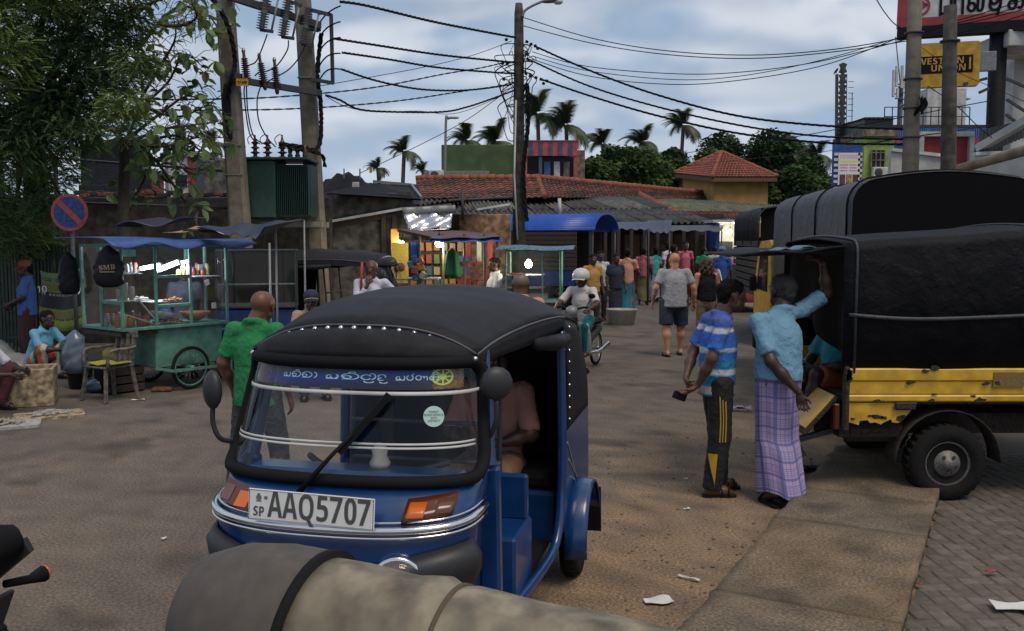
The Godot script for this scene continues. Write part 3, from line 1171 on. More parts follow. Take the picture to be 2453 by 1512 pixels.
	for q in [[905,402,26,66,"tiny coconut palm, leftmost against the sky"],[968,362,40,66,"small coconut palm left of the thin street lamp"],[1014,408,26,70,"tiny palm crown touching the green building's left wall"],[1120,336,44,74,"palm crown above the green building's roof"],[1190,338,50,70,"dark palm right above the green building's right end"],[1288,272,60,66,"tallest coconut palm just right of the wooden pole"],[1356,300,60,66,"broad coconut palm above the striped fascia"],
			[1444,345,46,72,"palm rising from the bushy tree right of striped building"],[1541,340,44,74,"palm over the low trees, midway to the yellow roof"],[1637,300,46,70,"single tall palm left of the large round tree"],[1892,366,28,74,"tiny palm at the right edge of the round tree"],[1960,370,40,72,"palm left of the slim mast"],[512,340,32,56,"small palm seen between the two transformer poles' left side"],[440,372,40,54,"shaggy palm behind the broad leaved tree"]]:
		var d: float = q[3]
		var c := at(q[0],q[1],d)
		var p := thing("coconut_palm",q[4],"palm tree",v3(c.x,0,c.z))
		var h := c.y
		st = shape(true)
		var lean := rng.randf_range(-0.5,0.5)
		var tr := curve_points([v3(-lean,0,0),v3(-lean*0.5,h*0.5,0),v3(0,h,0)],4)
		tube(st,tr,[0.2,0.17,0.16,0.155,0.15,0.145,0.14,0.135,0.13],8)
		mk(p,"trunk",st,M.palm_bark)
		var L: float = q[2]/LENS*d*1.22
		var nf := 25
		for k in nf:
			var o := MeshInstance3D.new()
			o.mesh = frond
			o.material_override = M.frond if k % 3 else M.frond_dry
			o.name = "frond"
			p.add_child(o,true)
			var el := lerpf(1.25,-0.5,fmod(k*0.618 + 0.1,1.0)) + rng.randf_range(-0.15,0.15)
			o.transform = Transform3D(Basis.from_euler(v3(-el,k*2.4 + rng.randf_range(-0.3,0.3),0)).scaled(Vector3.ONE*L*rng.randf_range(0.85,1.12)),v3(0,h,0))

func palm_frond() -> ArrayMesh:
	for k in 2:
		var m := mat(["frond","frond_dry"][k],[0.045,0.075][k],[0.075,0.085][k],[0.03,0.035][k],0.55)
		m.backlight_enabled = true
		m.backlight = Color(0.2,0.25,0.12)
	var st := shape()
	var n := 22
	var pt := func(t: float) -> Vector3: return v3(0,0.10*t - 0.55*t*t*t,t*(1.0 - 0.12*t*t))
	for i in n:
		var t := 0.06 + 0.94*i/n
		var a: Vector3 = pt.call(t)
		var b: Vector3 = pt.call(t + 0.05)
		quad_out(st,a + v3(0.012,0,0),a - v3(0.012,0,0),b - v3(0.01,0,0),b + v3(0.01,0,0),Vector3.UP)
		var l := 0.30*pow(sin(PI*clampf(t*0.86 + 0.1,0,1)),0.6)
		for s in [-1.0,1.0]:
			var e := a + v3(s*l*0.8,-0.16 - 0.2*l,l*0.6)
			tri_out(st,a,b,e,Vector3.UP)
	return finished(st)

# strands twisted round a path
func twisted(st: SurfaceTool,pts: Array,r: float,strands := 3,lay := 0.45) -> void:
	var total := 0.0
	for i in pts.size() - 1: total += pts[i].distance_to(pts[i + 1])
	var n := clampi(int(total/lay*6),12,240)
	var fine := []
	var acc := [0.0]
	for i in pts.size() - 1: acc.append(acc[-1] + pts[i].distance_to(pts[i + 1]))
	var k := 0
	for i in n + 1:
		var l := total*i/n
		while k < pts.size() - 2 and acc[k + 1] < l: k += 1
		fine.append(pts[k].lerp(pts[k + 1],clampf((l - acc[k])/maxf(acc[k + 1] - acc[k],1e-4),0,1)))
	for s in strands:
		var q := []
		for i in n + 1:
			var t: Vector3 = (fine[mini(i + 1,n)] - fine[maxi(i - 1,0)]).normalized()
			var u := t.cross(Vector3.UP).normalized()
			var v := u.cross(t)
			var an := TAU*(total*i/n/lay + float(s)/strands)
			q.append(fine[i] + (u*cos(an) + v*sin(an))*r*0.62)
		tube(st,q,r*0.55,5,false)

func cable(label: String,pts: Array,r: float,strands := 1,group := "") -> void:
	var st := shape(true)
	if strands > 1: twisted(st,pts,r,strands)
	else: tube(st,pts,r,5,false)
	tag(mk(self,"power_cable",st,M.cable),label,"cable",group)

func along_picture(a: Array,n := 6) -> Array:     # [u, v, d] triples joined by a smooth line
	var p := []
	for q in a: p.append(at(q[0],q[1],q[2]))
	return curve_points(p,n)

func pole_shape(st: SurfaceTool,a: Vector3,b: Vector3,wa: float,wb: float) -> void:   # square section with chamfered edges
	var rings := []
	for i in 9:
		var t := i/8.0
		var c := a.lerp(b,t)
		var w := lerpf(wa,wb,t)/2.0
		var r := PackedVector3Array()
		for q in [[1,-0.7],[1,0.7],[0.7,1],[-0.7,1],[-1,0.7],[-1,-0.7],[-0.7,-1],[0.7,-1]]:
			r.append(c + v3(q[0]*w,0,-q[1]*w))
		rings.append(r)
	loft(st,rings)

func to_base(a: Vector3,b: Vector3) -> Vector3: return a + (b - a)*(a.y/(a.y - b.y))

func build_poles() -> void:
	var st: SurfaceTool
	# --- the pair of concrete poles that carry the transformer
	var pa := at(534,-70,16)
	var pb := at(756.5,530,17.2)
	var a0 := to_base(pa,at(574,530,16))
	var b1 := at(721,-70,17.2)
	var b0 := to_base(b1,pb)
	var pole := thing("concrete_pole","left grey concrete pole carrying the yellow number plate beside the transformer","utility pole",a0,0,"poles of the transformer station")
	st = shape()
	pole_shape(st,Vector3.ZERO,pa - a0,0.36,0.26)
	mk(pole,"shaft",st,M.pole_concrete)
	st = shape()
	box(st,at(580,197,15.5) - a0,v3(0.2,0.12,0.006),0.0)
	var plate := mk(pole,"number_plate",st,M.yellow_paint)
	letters(plate,"TT-308",M.black_rubber,0.05,Transform3D(Basis.IDENTITY,at(580,197,15.49) - a0))
	for v in [350,420]:
		st = shape()
		box(st,at(559 + (v - 350)*0.07,v,16) - a0,v3(0.33,0.02,0.33))
		mk(pole,"band",st,M.galvanised)
	var pole2 := thing("concrete_pole","right concrete pole of the transformer pair, with a steel bracket","utility pole",b0,0,"poles of the transformer station")
	st = shape()
	pole_shape(st,Vector3.ZERO,b1 - b0,0.34,0.26)
	mk(pole2,"shaft",st,M.pole_concrete)
	st = shape()
	for q in [[[745,24,793,36]],[[793,34,797,198]],[[744,190,799,199]]]:
		bar(st,at(q[0][0],q[0][1],16.9) - b0,at(q[0][2],q[0][3],16.9) - b0,0.06,0.06)
	mk(pole2,"bracket",st,M.iron)
	st = shape()
	box(st,at(738,189,17.2) - b0,v3(0.32,0.02,0.34))
	mk(pole2,"band",st,M.galvanised)
	# --- cross beams
	var beams := thing("cross_beam","upper steel channel between the two transformer poles","steel beam")
	st = shape()
	bar(st,at(540,-12,15.75),at(768,62,16.9),0.07,0.13,0.01)
	mk(beams,"channel",st,M.iron)
	st = shape()
	bar(st,at(737,60,16.8),at(765,66,16.95),0.12,0.15)
	mk(beams,"end_bracket",st,M.iron)
	var low := thing("cross_beam","lower steel channel carrying three brown insulators","steel beam")
	st = shape()
	bar(st,at(560,190,15.78),at(770,224,16.95),0.07,0.11,0.01)
	mk(low,"channel",st,M.iron)
	for q in [[541,178,578,184,15.75],[735,215,768,222,16.9]]:
		st = shape()
		bar(st,at(q[0],q[1],q[4]),at(q[2],q[3],q[4]),0.1,0.09)
		mk(low,"clamp",st,M.iron)
	# --- drop-out fuses with finned grey insulators
	var fuse0: Node3D
	for k in 3:
		var p: Vector3 = at([633,684,731][k],[26,44,62][k],[16.0,16.4,16.6][k])
		var o := thing("fuse_cutout",["left drop-out fuse with grey finned insulator on the upper beam","middle drop-out fuse with grey finned insulator on the upper beam","right drop-out fuse in front of the right concrete pole"][k],"fuse",p,0,"fuses on the upper beam")
		var bs := Basis(v3(0,0,1),-0.18)
		var fins := []
		for i in 15:
			var y := -0.3 + 0.6*i/14.0
			if i == 7: fins.append_array([v2(0.055,y - 0.02),v2(0.055,y + 0.02)])
			else: fins.append_array([v2(0.045,y - 0.012),v2(0.1,y),v2(0.045,y + 0.008)])
		st = shape(true)
		lathe(st,fins,12,Transform3D(bs,Vector3.ZERO))
		mk(o,"insulator",st,M.insulator_grey)
		st = shape(true)
		tube(st,[bs*v3(0.2,0.26,0),bs*v3(0.17,-0.3,0)],0.018,8)
		mk(o,"fuse_tube",st,M.galvanised)
		st = shape()
		bar(st,bs*v3(0,0.3,0),bs*v3(0.24,0.26,0),0.05,0.05)
		bar(st,bs*v3(-0.02,-0.32,0),bs*v3(0.2,-0.31,0),0.05,0.05)
		bar(st,bs*v3(0,0,0),bs*v3(-0.16,0.05,0.02),0.04,0.04)
		mk(o,"contacts",st,M.iron)
	# --- brown insulators on the lower beam
	for k in 3:
		var top: Vector3 = at([583,621,657][k],[124,136,146][k],[15.8,16.1,16.3][k])
		var bot: Vector3 = at([591,633,663][k],[192,202,212][k],[15.8,16.1,16.3][k])
		var o := thing("brown_insulator",["left brown ribbed insulator, nearest to the number plate pole","middle brown ribbed insulator on the lower beam","right brown ribbed insulator on the lower beam"][k],"insulator",bot,0,"brown insulators on the lower beam")
		var up := top - bot
		var y := up.normalized()
		var x := y.cross(v3(0,0,1)).normalized()
		var bs := Basis(x,y,x.cross(y))
		var L := up.length()
		var fins := [v2(0.02,-0.1),v2(0.035,-0.07),v2(0.04,0.0)]
		for i in 10: fins.append_array([v2(0.035,0.02 + L*0.075*i),v2(0.082 - 0.002*i,0.035 + L*0.075*i),v2(0.035,0.045 + L*0.075*i)])
		fins.append_array([v2(0.028,L*0.8),v2(0.024,L*0.95),v2(0.03,L)])
		st = shape(true)
		lathe(st,fins,12,Transform3D(bs,Vector3.ZERO))
		mk(o,"ribbed_body",st,M.insulator)
		st = shape(true)
		lathe(st,[v2(0.03,L),v2(0.032,L + 0.02),v2(0.02,L + 0.06)],8,Transform3D(bs,Vector3.ZERO))
		mk(o,"cap",st,M.steel)
	# --- the transformer
	var tp := at(670,456,16.6)
	var tr := thing("transformer","dark green power transformer with cooling fins between two poles","transformer",tp)
	st = shape()
	box(st,v3(-0.27,0,0),v3(0.6,1.02,0.85),0.03)
	box(st,v3(-0.0,0.52,0),v3(1.2,0.05,0.95),0.01)
	mk(tr,"tank",st,M.transformer)
	for k in 17:
		st = shape()
		box(st,v3(0.06 + k*0.033,-0.02,0.0),v3(0.012,0.86,0.8),0.003)
		mk(tr,"cooling_fin",st,M.transformer)
	st = shape()
	box(st,v3(0.32,-0.02,-0.02),v3(0.56,0.9,0.55))
	mk(tr,"radiator_core",st,M.transformer)
	st = shape()
	box(st,v3(0,-0.6,0),v3(1.5,0.1,0.14))
	box(st,v3(0,-0.6,-0.5),v3(1.5,0.1,0.14))
	mk(tr,"support_beam",st,M.concrete)
	for k in 3:
		var x: float = [-0.42,-0.2,0.06][k]
		st = shape(true)
		var f := []
		for i in 4: f.append_array([v2(0.035,0.55 + 0.085*i),v2(0.1 - 0.008*i,0.575 + 0.085*i),v2(0.035,0.6 + 0.085*i)])
		f.append_array([v2(0.02,0.9),v2(0.015,0.97)])
		lathe(st,f,12,Transform3D(Basis.IDENTITY,v3(x,0,0)))
		mk(tr,"bushing",st,M.insulator)
		st = shape(true)
		tube(st,curve_points([v3(x,0.96,0),v3(x - 0.06,0.97,0),v3(x - 0.13,0.9,0),v3(x - 0.1,0.8,0)],4),0.008,5)
		mk(tr,"arcing_horn",st,M.iron)
	for k in 3:
		st = shape(true)
		lathe(st,[v2(0.03,0.55),v2(0.05,0.6),v2(0.03,0.63),v2(0.045,0.68),v2(0.02,0.72),v2(0.015,0.8)],10,Transform3D(Basis.IDENTITY,v3(0.22 + 0.13*k,0,0.1)))
		mk(tr,"low_voltage_bushing",st,M.insulator)
	# leads
	for q in [[[[640,82,16],[632,105,16],[615,145,15.9],[600,155,15.8],[584,160,15.8]],"upper lead from the left fuse down to its insulator"],[[[691,97,16.4],[688,120,16.3],[665,155,16.2],[640,170,16.1],[622,172,16.1],[610,182,16.1]],"upper lead from the middle fuse to its insulator"],[[[731,108,16.6],[715,140,16.5],[690,168,16.4],[660,185,16.3],[640,196,16.2]],"upper lead from the right fuse to its insulator"],
			[[[588,195,15.8],[585,230,15.9],[598,320,16.3],[622,345,16.6]],"left lead hanging down to the transformer's first bushing"],[[[625,205,16.1],[616,240,16.2],[620,290,16.4],[640,330,16.6],[660,352,16.6]],"middle lead hanging down to the transformer's second bushing"],[[[590,200,15.9],[594,270,16.1],[610,330,16.4],[648,350,16.6]],"slack lead hanging between lower beam and transformer"]]:
		cable(q[1],along_picture(q[0],5),0.012)
	cable("thick black cable bundle running up the left pole's side",along_picture([[490,-20,15.6],[520,12,15.6],[545,60,15.65],[560,120,15.7],[562,160,15.75],[553,190,15.7],[546,240,15.8],[552,330,15.8]],6),0.04,3)
	cable("black cable looping from transformer to the right pole's foot",along_picture([[668,345,16.4],[720,352,16.5],[755,358,16.9],[768,330,17.0],[768,250,17.0],[760,180,17.0],[765,120,17.0],[770,80,16.9]],6),0.04,3)
	cable("thick cable drooping beside the transformer's right edge",along_picture([[690,355,16.3],[740,362,16.6],[772,372,16.7],[778,400,16.8]],5),0.035,2)
	# loose drops at the left pole
	for k in 4: cable("%s of four thin loose wires beside the left concrete pole, counted from the right" % ["first","second","third","fourth"][k],along_picture([[546 - k*3,200,15.7],[540 - k*2,240 + k*8,15.7],[545 + k*2,300 + k*10,15.75],[556,330,15.8]],5),0.009,1,"loose wires at the left pole")
	for k in 5: cable("%s black wire tail curling from right transformer pole to its bracket, counted from below" % ["first","second","third","fourth","fifth"][k],along_picture([[765 + k,210 - k*36,17.0],[766,190 - k*34,17.0],[782,170 - k*34,16.9],[800,165 - k*36,16.8],[816,166 - k*38,16.8]],5),0.014,1,"wire tails at the bracket")
	# --- the dark pole in the middle with its street lamp
	var cp := at(1243,8,22)
	var cb := to_base(cp,at(1243,580,22))
	var c := thing("wooden_pole","dark weathered pole in the middle with lamp arm and tangled wires","utility pole",cb)
	st = shape(true)
	tube(st,[Vector3.ZERO,(cp - cb)*0.5,(cp - cb)*0.97,cp - cb],[0.165,0.14,0.105,0.08],12)
	mk(c,"shaft",st,M.pole_dark)
	st = shape(true)
	tube(st,[at(1236,240,21.8) - cb,at(1232,420,21.8) - cb,at(1240,575,21.75) - cb],0.025,6)
	mk(c,"white_conduit",st,M.plaster_white)
	st = shape(true)
	tube(st,curve_points([at(1252,40,21.9) - cb,at(1257,26,21.9) - cb,at(1275,14,21.9) - cb,at(1302,2,21.9) - cb],5),0.03,8)
	mk(c,"lamp_arm",st,M.galvanised)
	st = shape(true)
	ball(st,at(1323,1,21.9) - cb,v3(0.26,0.055,0.11),12,Basis(v3(0,0,1),0.12))
	var head := mk(c,"lamp_head",st,M.galvanised)
	st = shape(true)
	ball(st,at(1337,4,21.9) - cb,v3(0.12,0.07,0.09),10)
	mk(head,"lamp_bowl",st,M.white_paint)
	var rng := RandomNumberGenerator.new()
	rng.seed = 77
	# tangle: loops of wire on both sides, with connectors
	for s in 26:
		var left := s % 2 == 0
		var v0 := rng.randf_range(100,240)
		var v1 := v0 + rng.randf_range(20,110)
		var sgn := -1.0 if left else 1.0
		var w := rng.randf_range(14,52) if left else rng.randf_range(12,36)
		var q := along_picture([[1243 + sgn*10,v0,21.85],[1243 + sgn*(w + 6),v0 + rng.randf_range(0,30),21.7],[1243 + sgn*w*rng.randf_range(0.6,1.2),(v0 + v1)/2,21.6],[1243 + sgn*w*rng.randf_range(0.3,0.8),v1 - 5,21.75],[1243 + sgn*9,v1,21.85]],5)
		var stw := shape(true)
		for i in q.size(): q[i] -= cb
		tube(stw,q,rng.randf_range(0.007,0.014),4,false)
		mk(c,"wire_loop",stw,M.cable)
	for q in [[1213,95],[1207,190],[1198,206],[1204,152],[1215,152],[1262,100],[1272,106],[1282,110],[1288,116],[1262,130],[1266,144],[1260,176],[1270,182],[1284,186],[1296,190],[1310,194],[1302,200],[1264,222],[1268,232],[1258,205]]:
		st = shape()
		box(st,at(q[0],q[1],21.7) - cb,v3(0.07,0.06,0.06),0.01,Basis(v3(0,0,1),rng.randf_range(-0.6,0.6)))
		mk(c,"connector",st,M.cable)
	cable("thick black cables running down the middle pole's right side",along_picture([[1262,200,21.7],[1266,260,21.7],[1262,330,21.7],[1254,400,21.75],[1256,470,21.8],[1262,530,21.8]],5),0.05,3)

func build_cables() -> void:
	var l := 16.9
	var m := 21.85
	var r := 17.6
	for q in [
		["topmost twisted cable from the bracket to the middle pole",[[815,4,l],[880,14,17.6],[1030,50,19.4],[1140,72,20.8],[1236,90,m]],0.05,3],
		["second twisted cable from the bracket to the middle pole",[[797,92,l],[900,108,18.1],[1060,132,20],[1236,150,m]],0.045,3],
		["third twisted cable from the bracket to the middle pole",[[820,126,l],[930,142,18.4],[1060,163,20],[1236,177,m]],0.042,3],
		["fourth cable from the bracket sagging to the middle pole",[[818,166,l],[900,193,18],[1000,213,19.2],[1090,217,20.2],[1160,212,21],[1225,202,m]],0.04,3],
		["slack loose bundle of wires hanging lowest between the poles",[[780,228,l],[815,240,17.2],[860,262,17.8],[940,268,18.6],[1060,268,19.8],[1120,256,20.6],[1180,236,21.3],[1236,215,m]],0.04,3],
		["thin wire parting from the slack bundle between the poles",[[780,230,l],[830,256,17.4],[900,268,18.2],[1000,266,19.2],[1100,270,20.4],[1236,214,m]],0.013,1],
		["twisted cable rising from behind the left tree to the middle pole",[[300,238,15],[560,237,16.6],[720,228,17.4],[900,209,18.7],[1060,178,20.2],[1150,163,21],[1215,148,m]],0.03,2],
		["lower twisted cable from the left tree to the middle pole",[[320,262,15],[560,264,16.6],[760,258,17.6],[950,242,19],[1100,220,20.5],[1215,203,m]],0.03,2],
		["thin straight wire climbing to the middle pole's upper connectors",[[766,206,17],[1000,164,19.6],[1130,133,21],[1226,98,m]],0.014,1],
		["long thin stay wire from the black shed up to the middle pole",[[860,416,20],[1000,350,20.5],[1110,292,21.2],[1185,240,21.6],[1228,208,m]],0.016,1],
		["short wire hanging from the middle pole toward the palms",[[1228,222,m],[1216,262,23],[1198,310,25]],0.016,1],
		["upper of two thin wires leaving the middle pole's top to the right",[[1254,42,m],[1420,92,20.6],[1600,122,19.5],[1800,132,18.6],[2000,118,18],[2180,88,r]],0.02,1],
		["lower of two thin wires leaving the middle pole's top to the right",[[1254,62,m],[1420,104,20.6],[1600,131,19.5],[1800,140,18.6],[2000,124,18],[2180,97,r]],0.02,1],
		["thin wire from the middle pole dipping below the top pair",[[1275,124,m],[1400,158,20.8],[1600,176,19.6],[1760,174,18.9],[1960,148,18.1],[2180,92,r]],0.018,1],
		["thin wire just under the dipping wire right of the middle pole",[[1275,134,m],[1400,168,20.8],[1600,190,19.6],[1760,184,18.9],[1960,146,18.1],[2180,82,r]],0.016,1],
		["lowest thin wire sagging from middle pole to the red billboard",[[1275,142,m],[1400,180,20.8],[1560,200,19.8],[1720,198,19],[1960,160,18.1],[2170,84,r]],0.018,1],
		["heavy twisted cable falling right from the middle pole's clamps",[[1284,112,m],[1420,172,21],[1570,226,20],[1760,276,19],[1960,300,18.2],[2180,310,r]],0.045,3],
		["second heavy twisted cable falling right from the middle pole",[[1262,140,m],[1400,202,21],[1560,252,20],[1760,298,19],[1960,326,18.2],[2180,334,r]],0.04,3],
		["third heavy twisted cable, lowest right of the middle pole",[[1296,190,m],[1420,232,21],[1570,276,20],[1760,318,19],[1960,341,18.2],[2180,346,r]],0.045,3],
		["thin cable rising from the yellow roof toward the dark pillar",[[1596,374,30],[1740,352,26],[1880,332,23],[2070,298,19],[2230,268,18.4],[2380,240,18.5]],0.02,1],
		["slack thin cable passing low behind the mast to the poster board",[[1640,398,34],[1800,380,30],[2000,360,24],[2180,326,18]],0.016,1],
		["dark strand dropping from above to the red billboard's edge",[[2095,-10,17],[2120,30,17.5],[2150,62,18],[2200,80,18.4]],0.02,1],
		["upper wire crossing in front of the red billboard's lettering",[[2196,74,r],[2290,50,17],[2380,24,16.4],[2470,-6,16]],0.02,1],
		["twin wire crossing in front of the billboard's red border",[[2196,82,r],[2290,56,17],[2380,34,16.4],[2470,8,16]],0.02,1],
		["lower wire crossing the billboard from the right pole",[[2280,62,17.4],[2360,46,17],[2470,18,16.4]],0.018,1],
		["wire under the billboard's black beam, slanting up to the right",[[2196,92,r],[2300,78,17],[2400,52,16.4],[2470,30,16]],0.018,1],
		["low wire running from the mast past both right poles",[[2010,352,24],[2100,340,19],[2200,326,18],[2300,312,18],[2376,298,19]],0.02,1],
		["faint stay wire falling from the yellow sign to the right",[[2200,108,20],[2290,170,19],[2380,210,18.4],[2470,250,18]],0.012,1],
		["stay wire slanting behind the two right poles",[[2222,206,19],[2290,252,19],[2340,300,19],[2376,330,19.5]],0.02,1]]:
		cable(q[0],along_picture(q[1],7),q[2]*0.5,q[3])

# flat pen strokes laid on a board; lines is a list of point lists in letter units
func strokes(st: SurfaceTool,xf: Transform3D,lines: Array,pen: float,thick := 0.01) -> void:
	for l in lines:
		var pts := []
		for q in l: pts.append(v3(q[0],q[1],0))
		var c := curve_points(pts,4) if pts.size() > 2 else pts
		for i in c.size() - 1:
			bar(st,xf*c[i],xf*(c[i + 1] + (c[i + 1] - c[i])*0.15),pen,thick,0.0,xf.basis.z)

func arc(cx: float,cy: float,rx: float,ry: float,a0: float,a1: float,n := 8) -> Array:
	var out := []
	for i in n + 1:
		var a := deg_to_rad(lerpf(a0,a1,float(i)/n))
		out.append([cx + rx*cos(a),cy + ry*sin(a)])
	return out

func poster_picture() -> Image:
	var im := Image.create(160,260,false,Image.FORMAT_RGB8)
	im.fill(Color(0.82,0.82,0.84))
	var rng := RandomNumberGenerator.new()
	rng.seed = 2
	for k in 2:          # a line of red curly script, drawn small
		var x := 14
		while x < 146:
			var w := rng.randi_range(5,10)
			im.fill_rect(Rect2i(x,18 + k*18,w,3 - k),Color(0.78,0.2,0.12) if k == 0 else Color(0.2,0.45,0.6))
			im.fill_rect(Rect2i(x,18 + k*18,2,12 - k*4),Color(0.78,0.2,0.12) if k == 0 else Color(0.2,0.45,0.6))
			im.fill_rect(Rect2i(x + 2,28 + k*14,w - 2,2),Color(0.78,0.2,0.12) if k == 0 else Color(0.2,0.45,0.6))
			x += w + 3 + (6 if rng.randf() < 0.2 else 0)
	im.fill_rect(Rect2i(10,62,140,14),Color(0.82,0.8,0.35))
	for r in 3:
		for c in 2:
			var x := 14 + c*70
			while x < 66 + c*70:
				var w := rng.randi_range(3,8)
				im.fill_rect(Rect2i(x,90 + r*22,w,9),Color(0.75,0.3,0.25))
				x += w + 2
	var tones := [Color(0.45,0.25,0.3),Color(0.8,0.65,0.2),Color(0.4,0.25,0.2)]
	for k in 3:
		im.fill_rect(Rect2i(12 + k*48,168,42,80),Color(0.15,0.12,0.2))
		for i in 260:
			var c: Color = tones[k]
			im.fill_rect(Rect2i(14 + k*48 + rng.randi() % 36,172 + rng.randi() % 70,3,3),c*rng.randf_range(0.5,1.4))
	return im

func build_right_side() -> void:
	var st: SurfaceTool
	# --- the two dark concrete poles
	for k in 2:
		var top: Vector3 = at([2194,-60][0],-60,17.6) if k == 0 else at(2277,14,17.0)
		var low: Vector3 = at(2181,405,17.6) if k == 0 else at(2272,405,17.0)
		var b := to_base(top,low)
		var o := thing("concrete_pole",["thick weathered pole in front of the billboard's red left edge","weathered pole ending below the billboard lettering, before the yellow sign"][k],"utility pole",b)
		st = shape(true)
		tube(st,[Vector3.ZERO,(top - b)*0.35,(top - b)*0.7,top - b],[0.185,0.16,0.14,0.122] if k == 0 else [0.16,0.145,0.13,0.115],14)
		mk(o,"shaft",st,M.pole_concrete if k == 0 else M.pole_dark)
		for v in ([80,190,260,330] if k == 0 else [100]):
			st = shape(true)
			var c: Vector3 = top.lerp(low,(v + 60.0)/465.0) - b if k == 0 else top.lerp(low,(v - 14.0)/391.0) - b
			tube(st,[c,c + v3(0,0.03,0)],0.172,12)
			mk(o,"band",st,M.iron)
	# torn black plastic and cable on the first pole
	var rag := thing("torn_plastic","torn black plastic flapping on the thick right pole","plastic sheet")
	var rp := at(2200,230,17.4)
	st = shape(true)
	sheet(st,6,6,func(u,v): return rp + v3(u*0.14 + v*0.06*sin(v*5.0),-v*0.32 - 0.04*sin(u*9.0),0.06*sin(u*6.0 + v*4.0)),0.003)
	mk(rag,"sheet",st,M.tarp_black)
	# --- the billboard
	var bl := at(2149,88,22)
	var br := at(2560,63,20.6)
	var dx := (br - bl).normalized()
	var face := dx.cross(Vector3.UP)
	if face.z < 0: face = -face
	var bb := thing("billboard","big white billboard with red border and black Tamil lettering, top right","billboard")
	var H := 1.7
	var L := bl.distance_to(br)
	st = shape()
	bar(st,bl + v3(0,0.06,0),br + v3(0,0.06,0),0.3,0.24)
	mk(bb,"beam",st,M.black_panel)
	st = shape()
	bar(st,bl + v3(0,0.18 + H/2.0,0),br + v3(0,0.18 + H/2.0,0),0.12,H)
	mk(bb,"panel",st,M.white_paint)
	st = shape()
	bar(st,bl + v3(0,0.28,0) + face*0.012,br + v3(0,0.28,0) + face*0.012,0.12,0.2)
	mk(bb,"lower_border",st,M.red_paint)
	st = shape()
	bar(st,bl + dx*0.005 + v3(0,0.38 + H/2.0,0) + face*0.014,bl + dx*0.28 + v3(0,0.38 + H/2.0,0) + face*0.014,0.12,H)
	mk(bb,"side_border",st,M.red_paint)
	var txf := Transform3D(Basis(dx,Vector3.UP,face),bl + face*0.075)
	st = shape()
	var t1 := txf.translated_local(v3(0.9,0.44,0)).scaled_local(Vector3.ONE*0.36)
	# the letters of the Tamil line, as pen strokes: pa, aa, n with its dot, e, shi, ya, aa, vi
	strokes(st,t1,[[[0,0.9],[0,0]],[[0,0],[0.6,0]],[[0.6,0],[0.6,0.9]],[[0.8,0],[0.8,0.9]],[[0.8,0.9],[1.25,0.9]],[[1.25,0.9],[1.25,0]]],0.06)
	strokes(st,t1,[arc(1.75,0.28,0.2,0.25,0,360),[[1.6,0.5],[1.65,0.85],[1.95,0.95],[2.1,0.7],[2.1,0.1],[2.35,0.1],[2.4,0.85]],arc(2.05,1.2,0.05,0.05,0,360,5)],0.06)
	strokes(st,t1,[arc(3.0,0.62,0.2,0.24,0,360),[[2.8,0.6],[2.78,0.2],[3.0,0.0],[3.3,0.15],[3.35,0.5],[3.35,0.9]],[[3.35,0.3],[3.2,-0.25]],[[3.0,0.88],[3.6,0.9]]],0.06)
	strokes(st,t1,[arc(4.0,0.25,0.2,0.25,0,360),[[4.2,0.2],[4.25,0.8],[4.5,0.9],[4.6,0.5],[4.5,0.05],[4.3,0.1]],[[4.6,0.6],[4.9,0.8],[4.95,0.2],[4.8,-0.3]],[[4.95,0.7],[5.1,1.15],[5.35,1.1],[5.3,0.8]]],0.06)
	strokes(st,t1,[[[5.55,0.9],[5.5,0.1],[5.8,0.0],[5.85,0.6]],[[5.85,0.3],[6.0,0.0],[6.3,0.0]],[[6.3,0],[6.3,0.9]],[[6.55,0],[6.55,0.9]],[[6.55,0.9],[7.0,0.9]],[[7.0,0.9],[7.0,0]]],0.06)
	strokes(st,t1,[arc(7.9,0.25,0.2,0.25,0,360),[[7.7,0.3],[7.75,0.85],[8.1,0.95],[8.3,0.6],[8.3,0.0]],[[8.3,0],[8.75,0]],[[8.75,0.0],[8.75,0.8],[8.9,1.15],[9.1,1.0]]],0.06)
	mk(bb,"lettering",st,M.black_rubber)
	st = shape()
	strokes(st,txf.translated_local(v3(0.44,0.64,0)),[arc(0.02,0,0.2,0.2,0,360,14),[[-0.14,0.02],[0.14,0.02]],[[0.02,0.12],[0.16,0.02]],[[0.16,0.02],[0.02,-0.08]]],0.05)
	mk(bb,"round_emblem",st,M.red_paint)
	# pillar
	var pl := at(2393,70,21.3)
	var pil := thing("billboard_pillar","thick black column holding up the billboard","column",v3(pl.x,0,pl.z))
	st = shape(true)
	tube(st,[Vector3.ZERO,v3(0,pl.y,0)],0.185,18)
	mk(pil,"shaft",st,M.black_panel)
	for q in [[2364,188,2308,202],[2368,212,2346,222]]:
		st = shape()
		bar(st,at(q[0],q[1],20.8) - pil.position,at(q[2],q[3],20.8) - pil.position,0.06,0.06)
		mk(pil,"stub_bar",st,M.iron)
	# --- the yellow and black money transfer sign
	var s0 := at(2190,162,21.2)
	var s1 := at(2346,155,20.8)
	var sc := (s0 + s1)/2.0
	var sd := (s1 - s0).normalized()
	var sb := Basis(sd,Vector3.UP,sd.cross(Vector3.UP).normalized())
	var sign_ := thing("yellow_sign","yellow lightbox sign with a black band, beside the black column","sign")
	sign_.transform = Transform3D(sb,sc)
	var W := s0.distance_to(s1)
	st = shape()
	var outline := PackedVector2Array()
	for q in [[W/2 - 0.06,0.5 - 0.06,0],[-W/2 + 0.06,0.5 - 0.06,90],[-W/2 + 0.06,-0.46 + 0.06,180],[W/2 - 0.06,-0.46 + 0.06,270]]:
		for a in arc(q[0],q[1],0.06,0.06,q[2],q[2] + 90,4): outline.append(v2(a[0],a[1]))
	slab(st,outline,0.2)
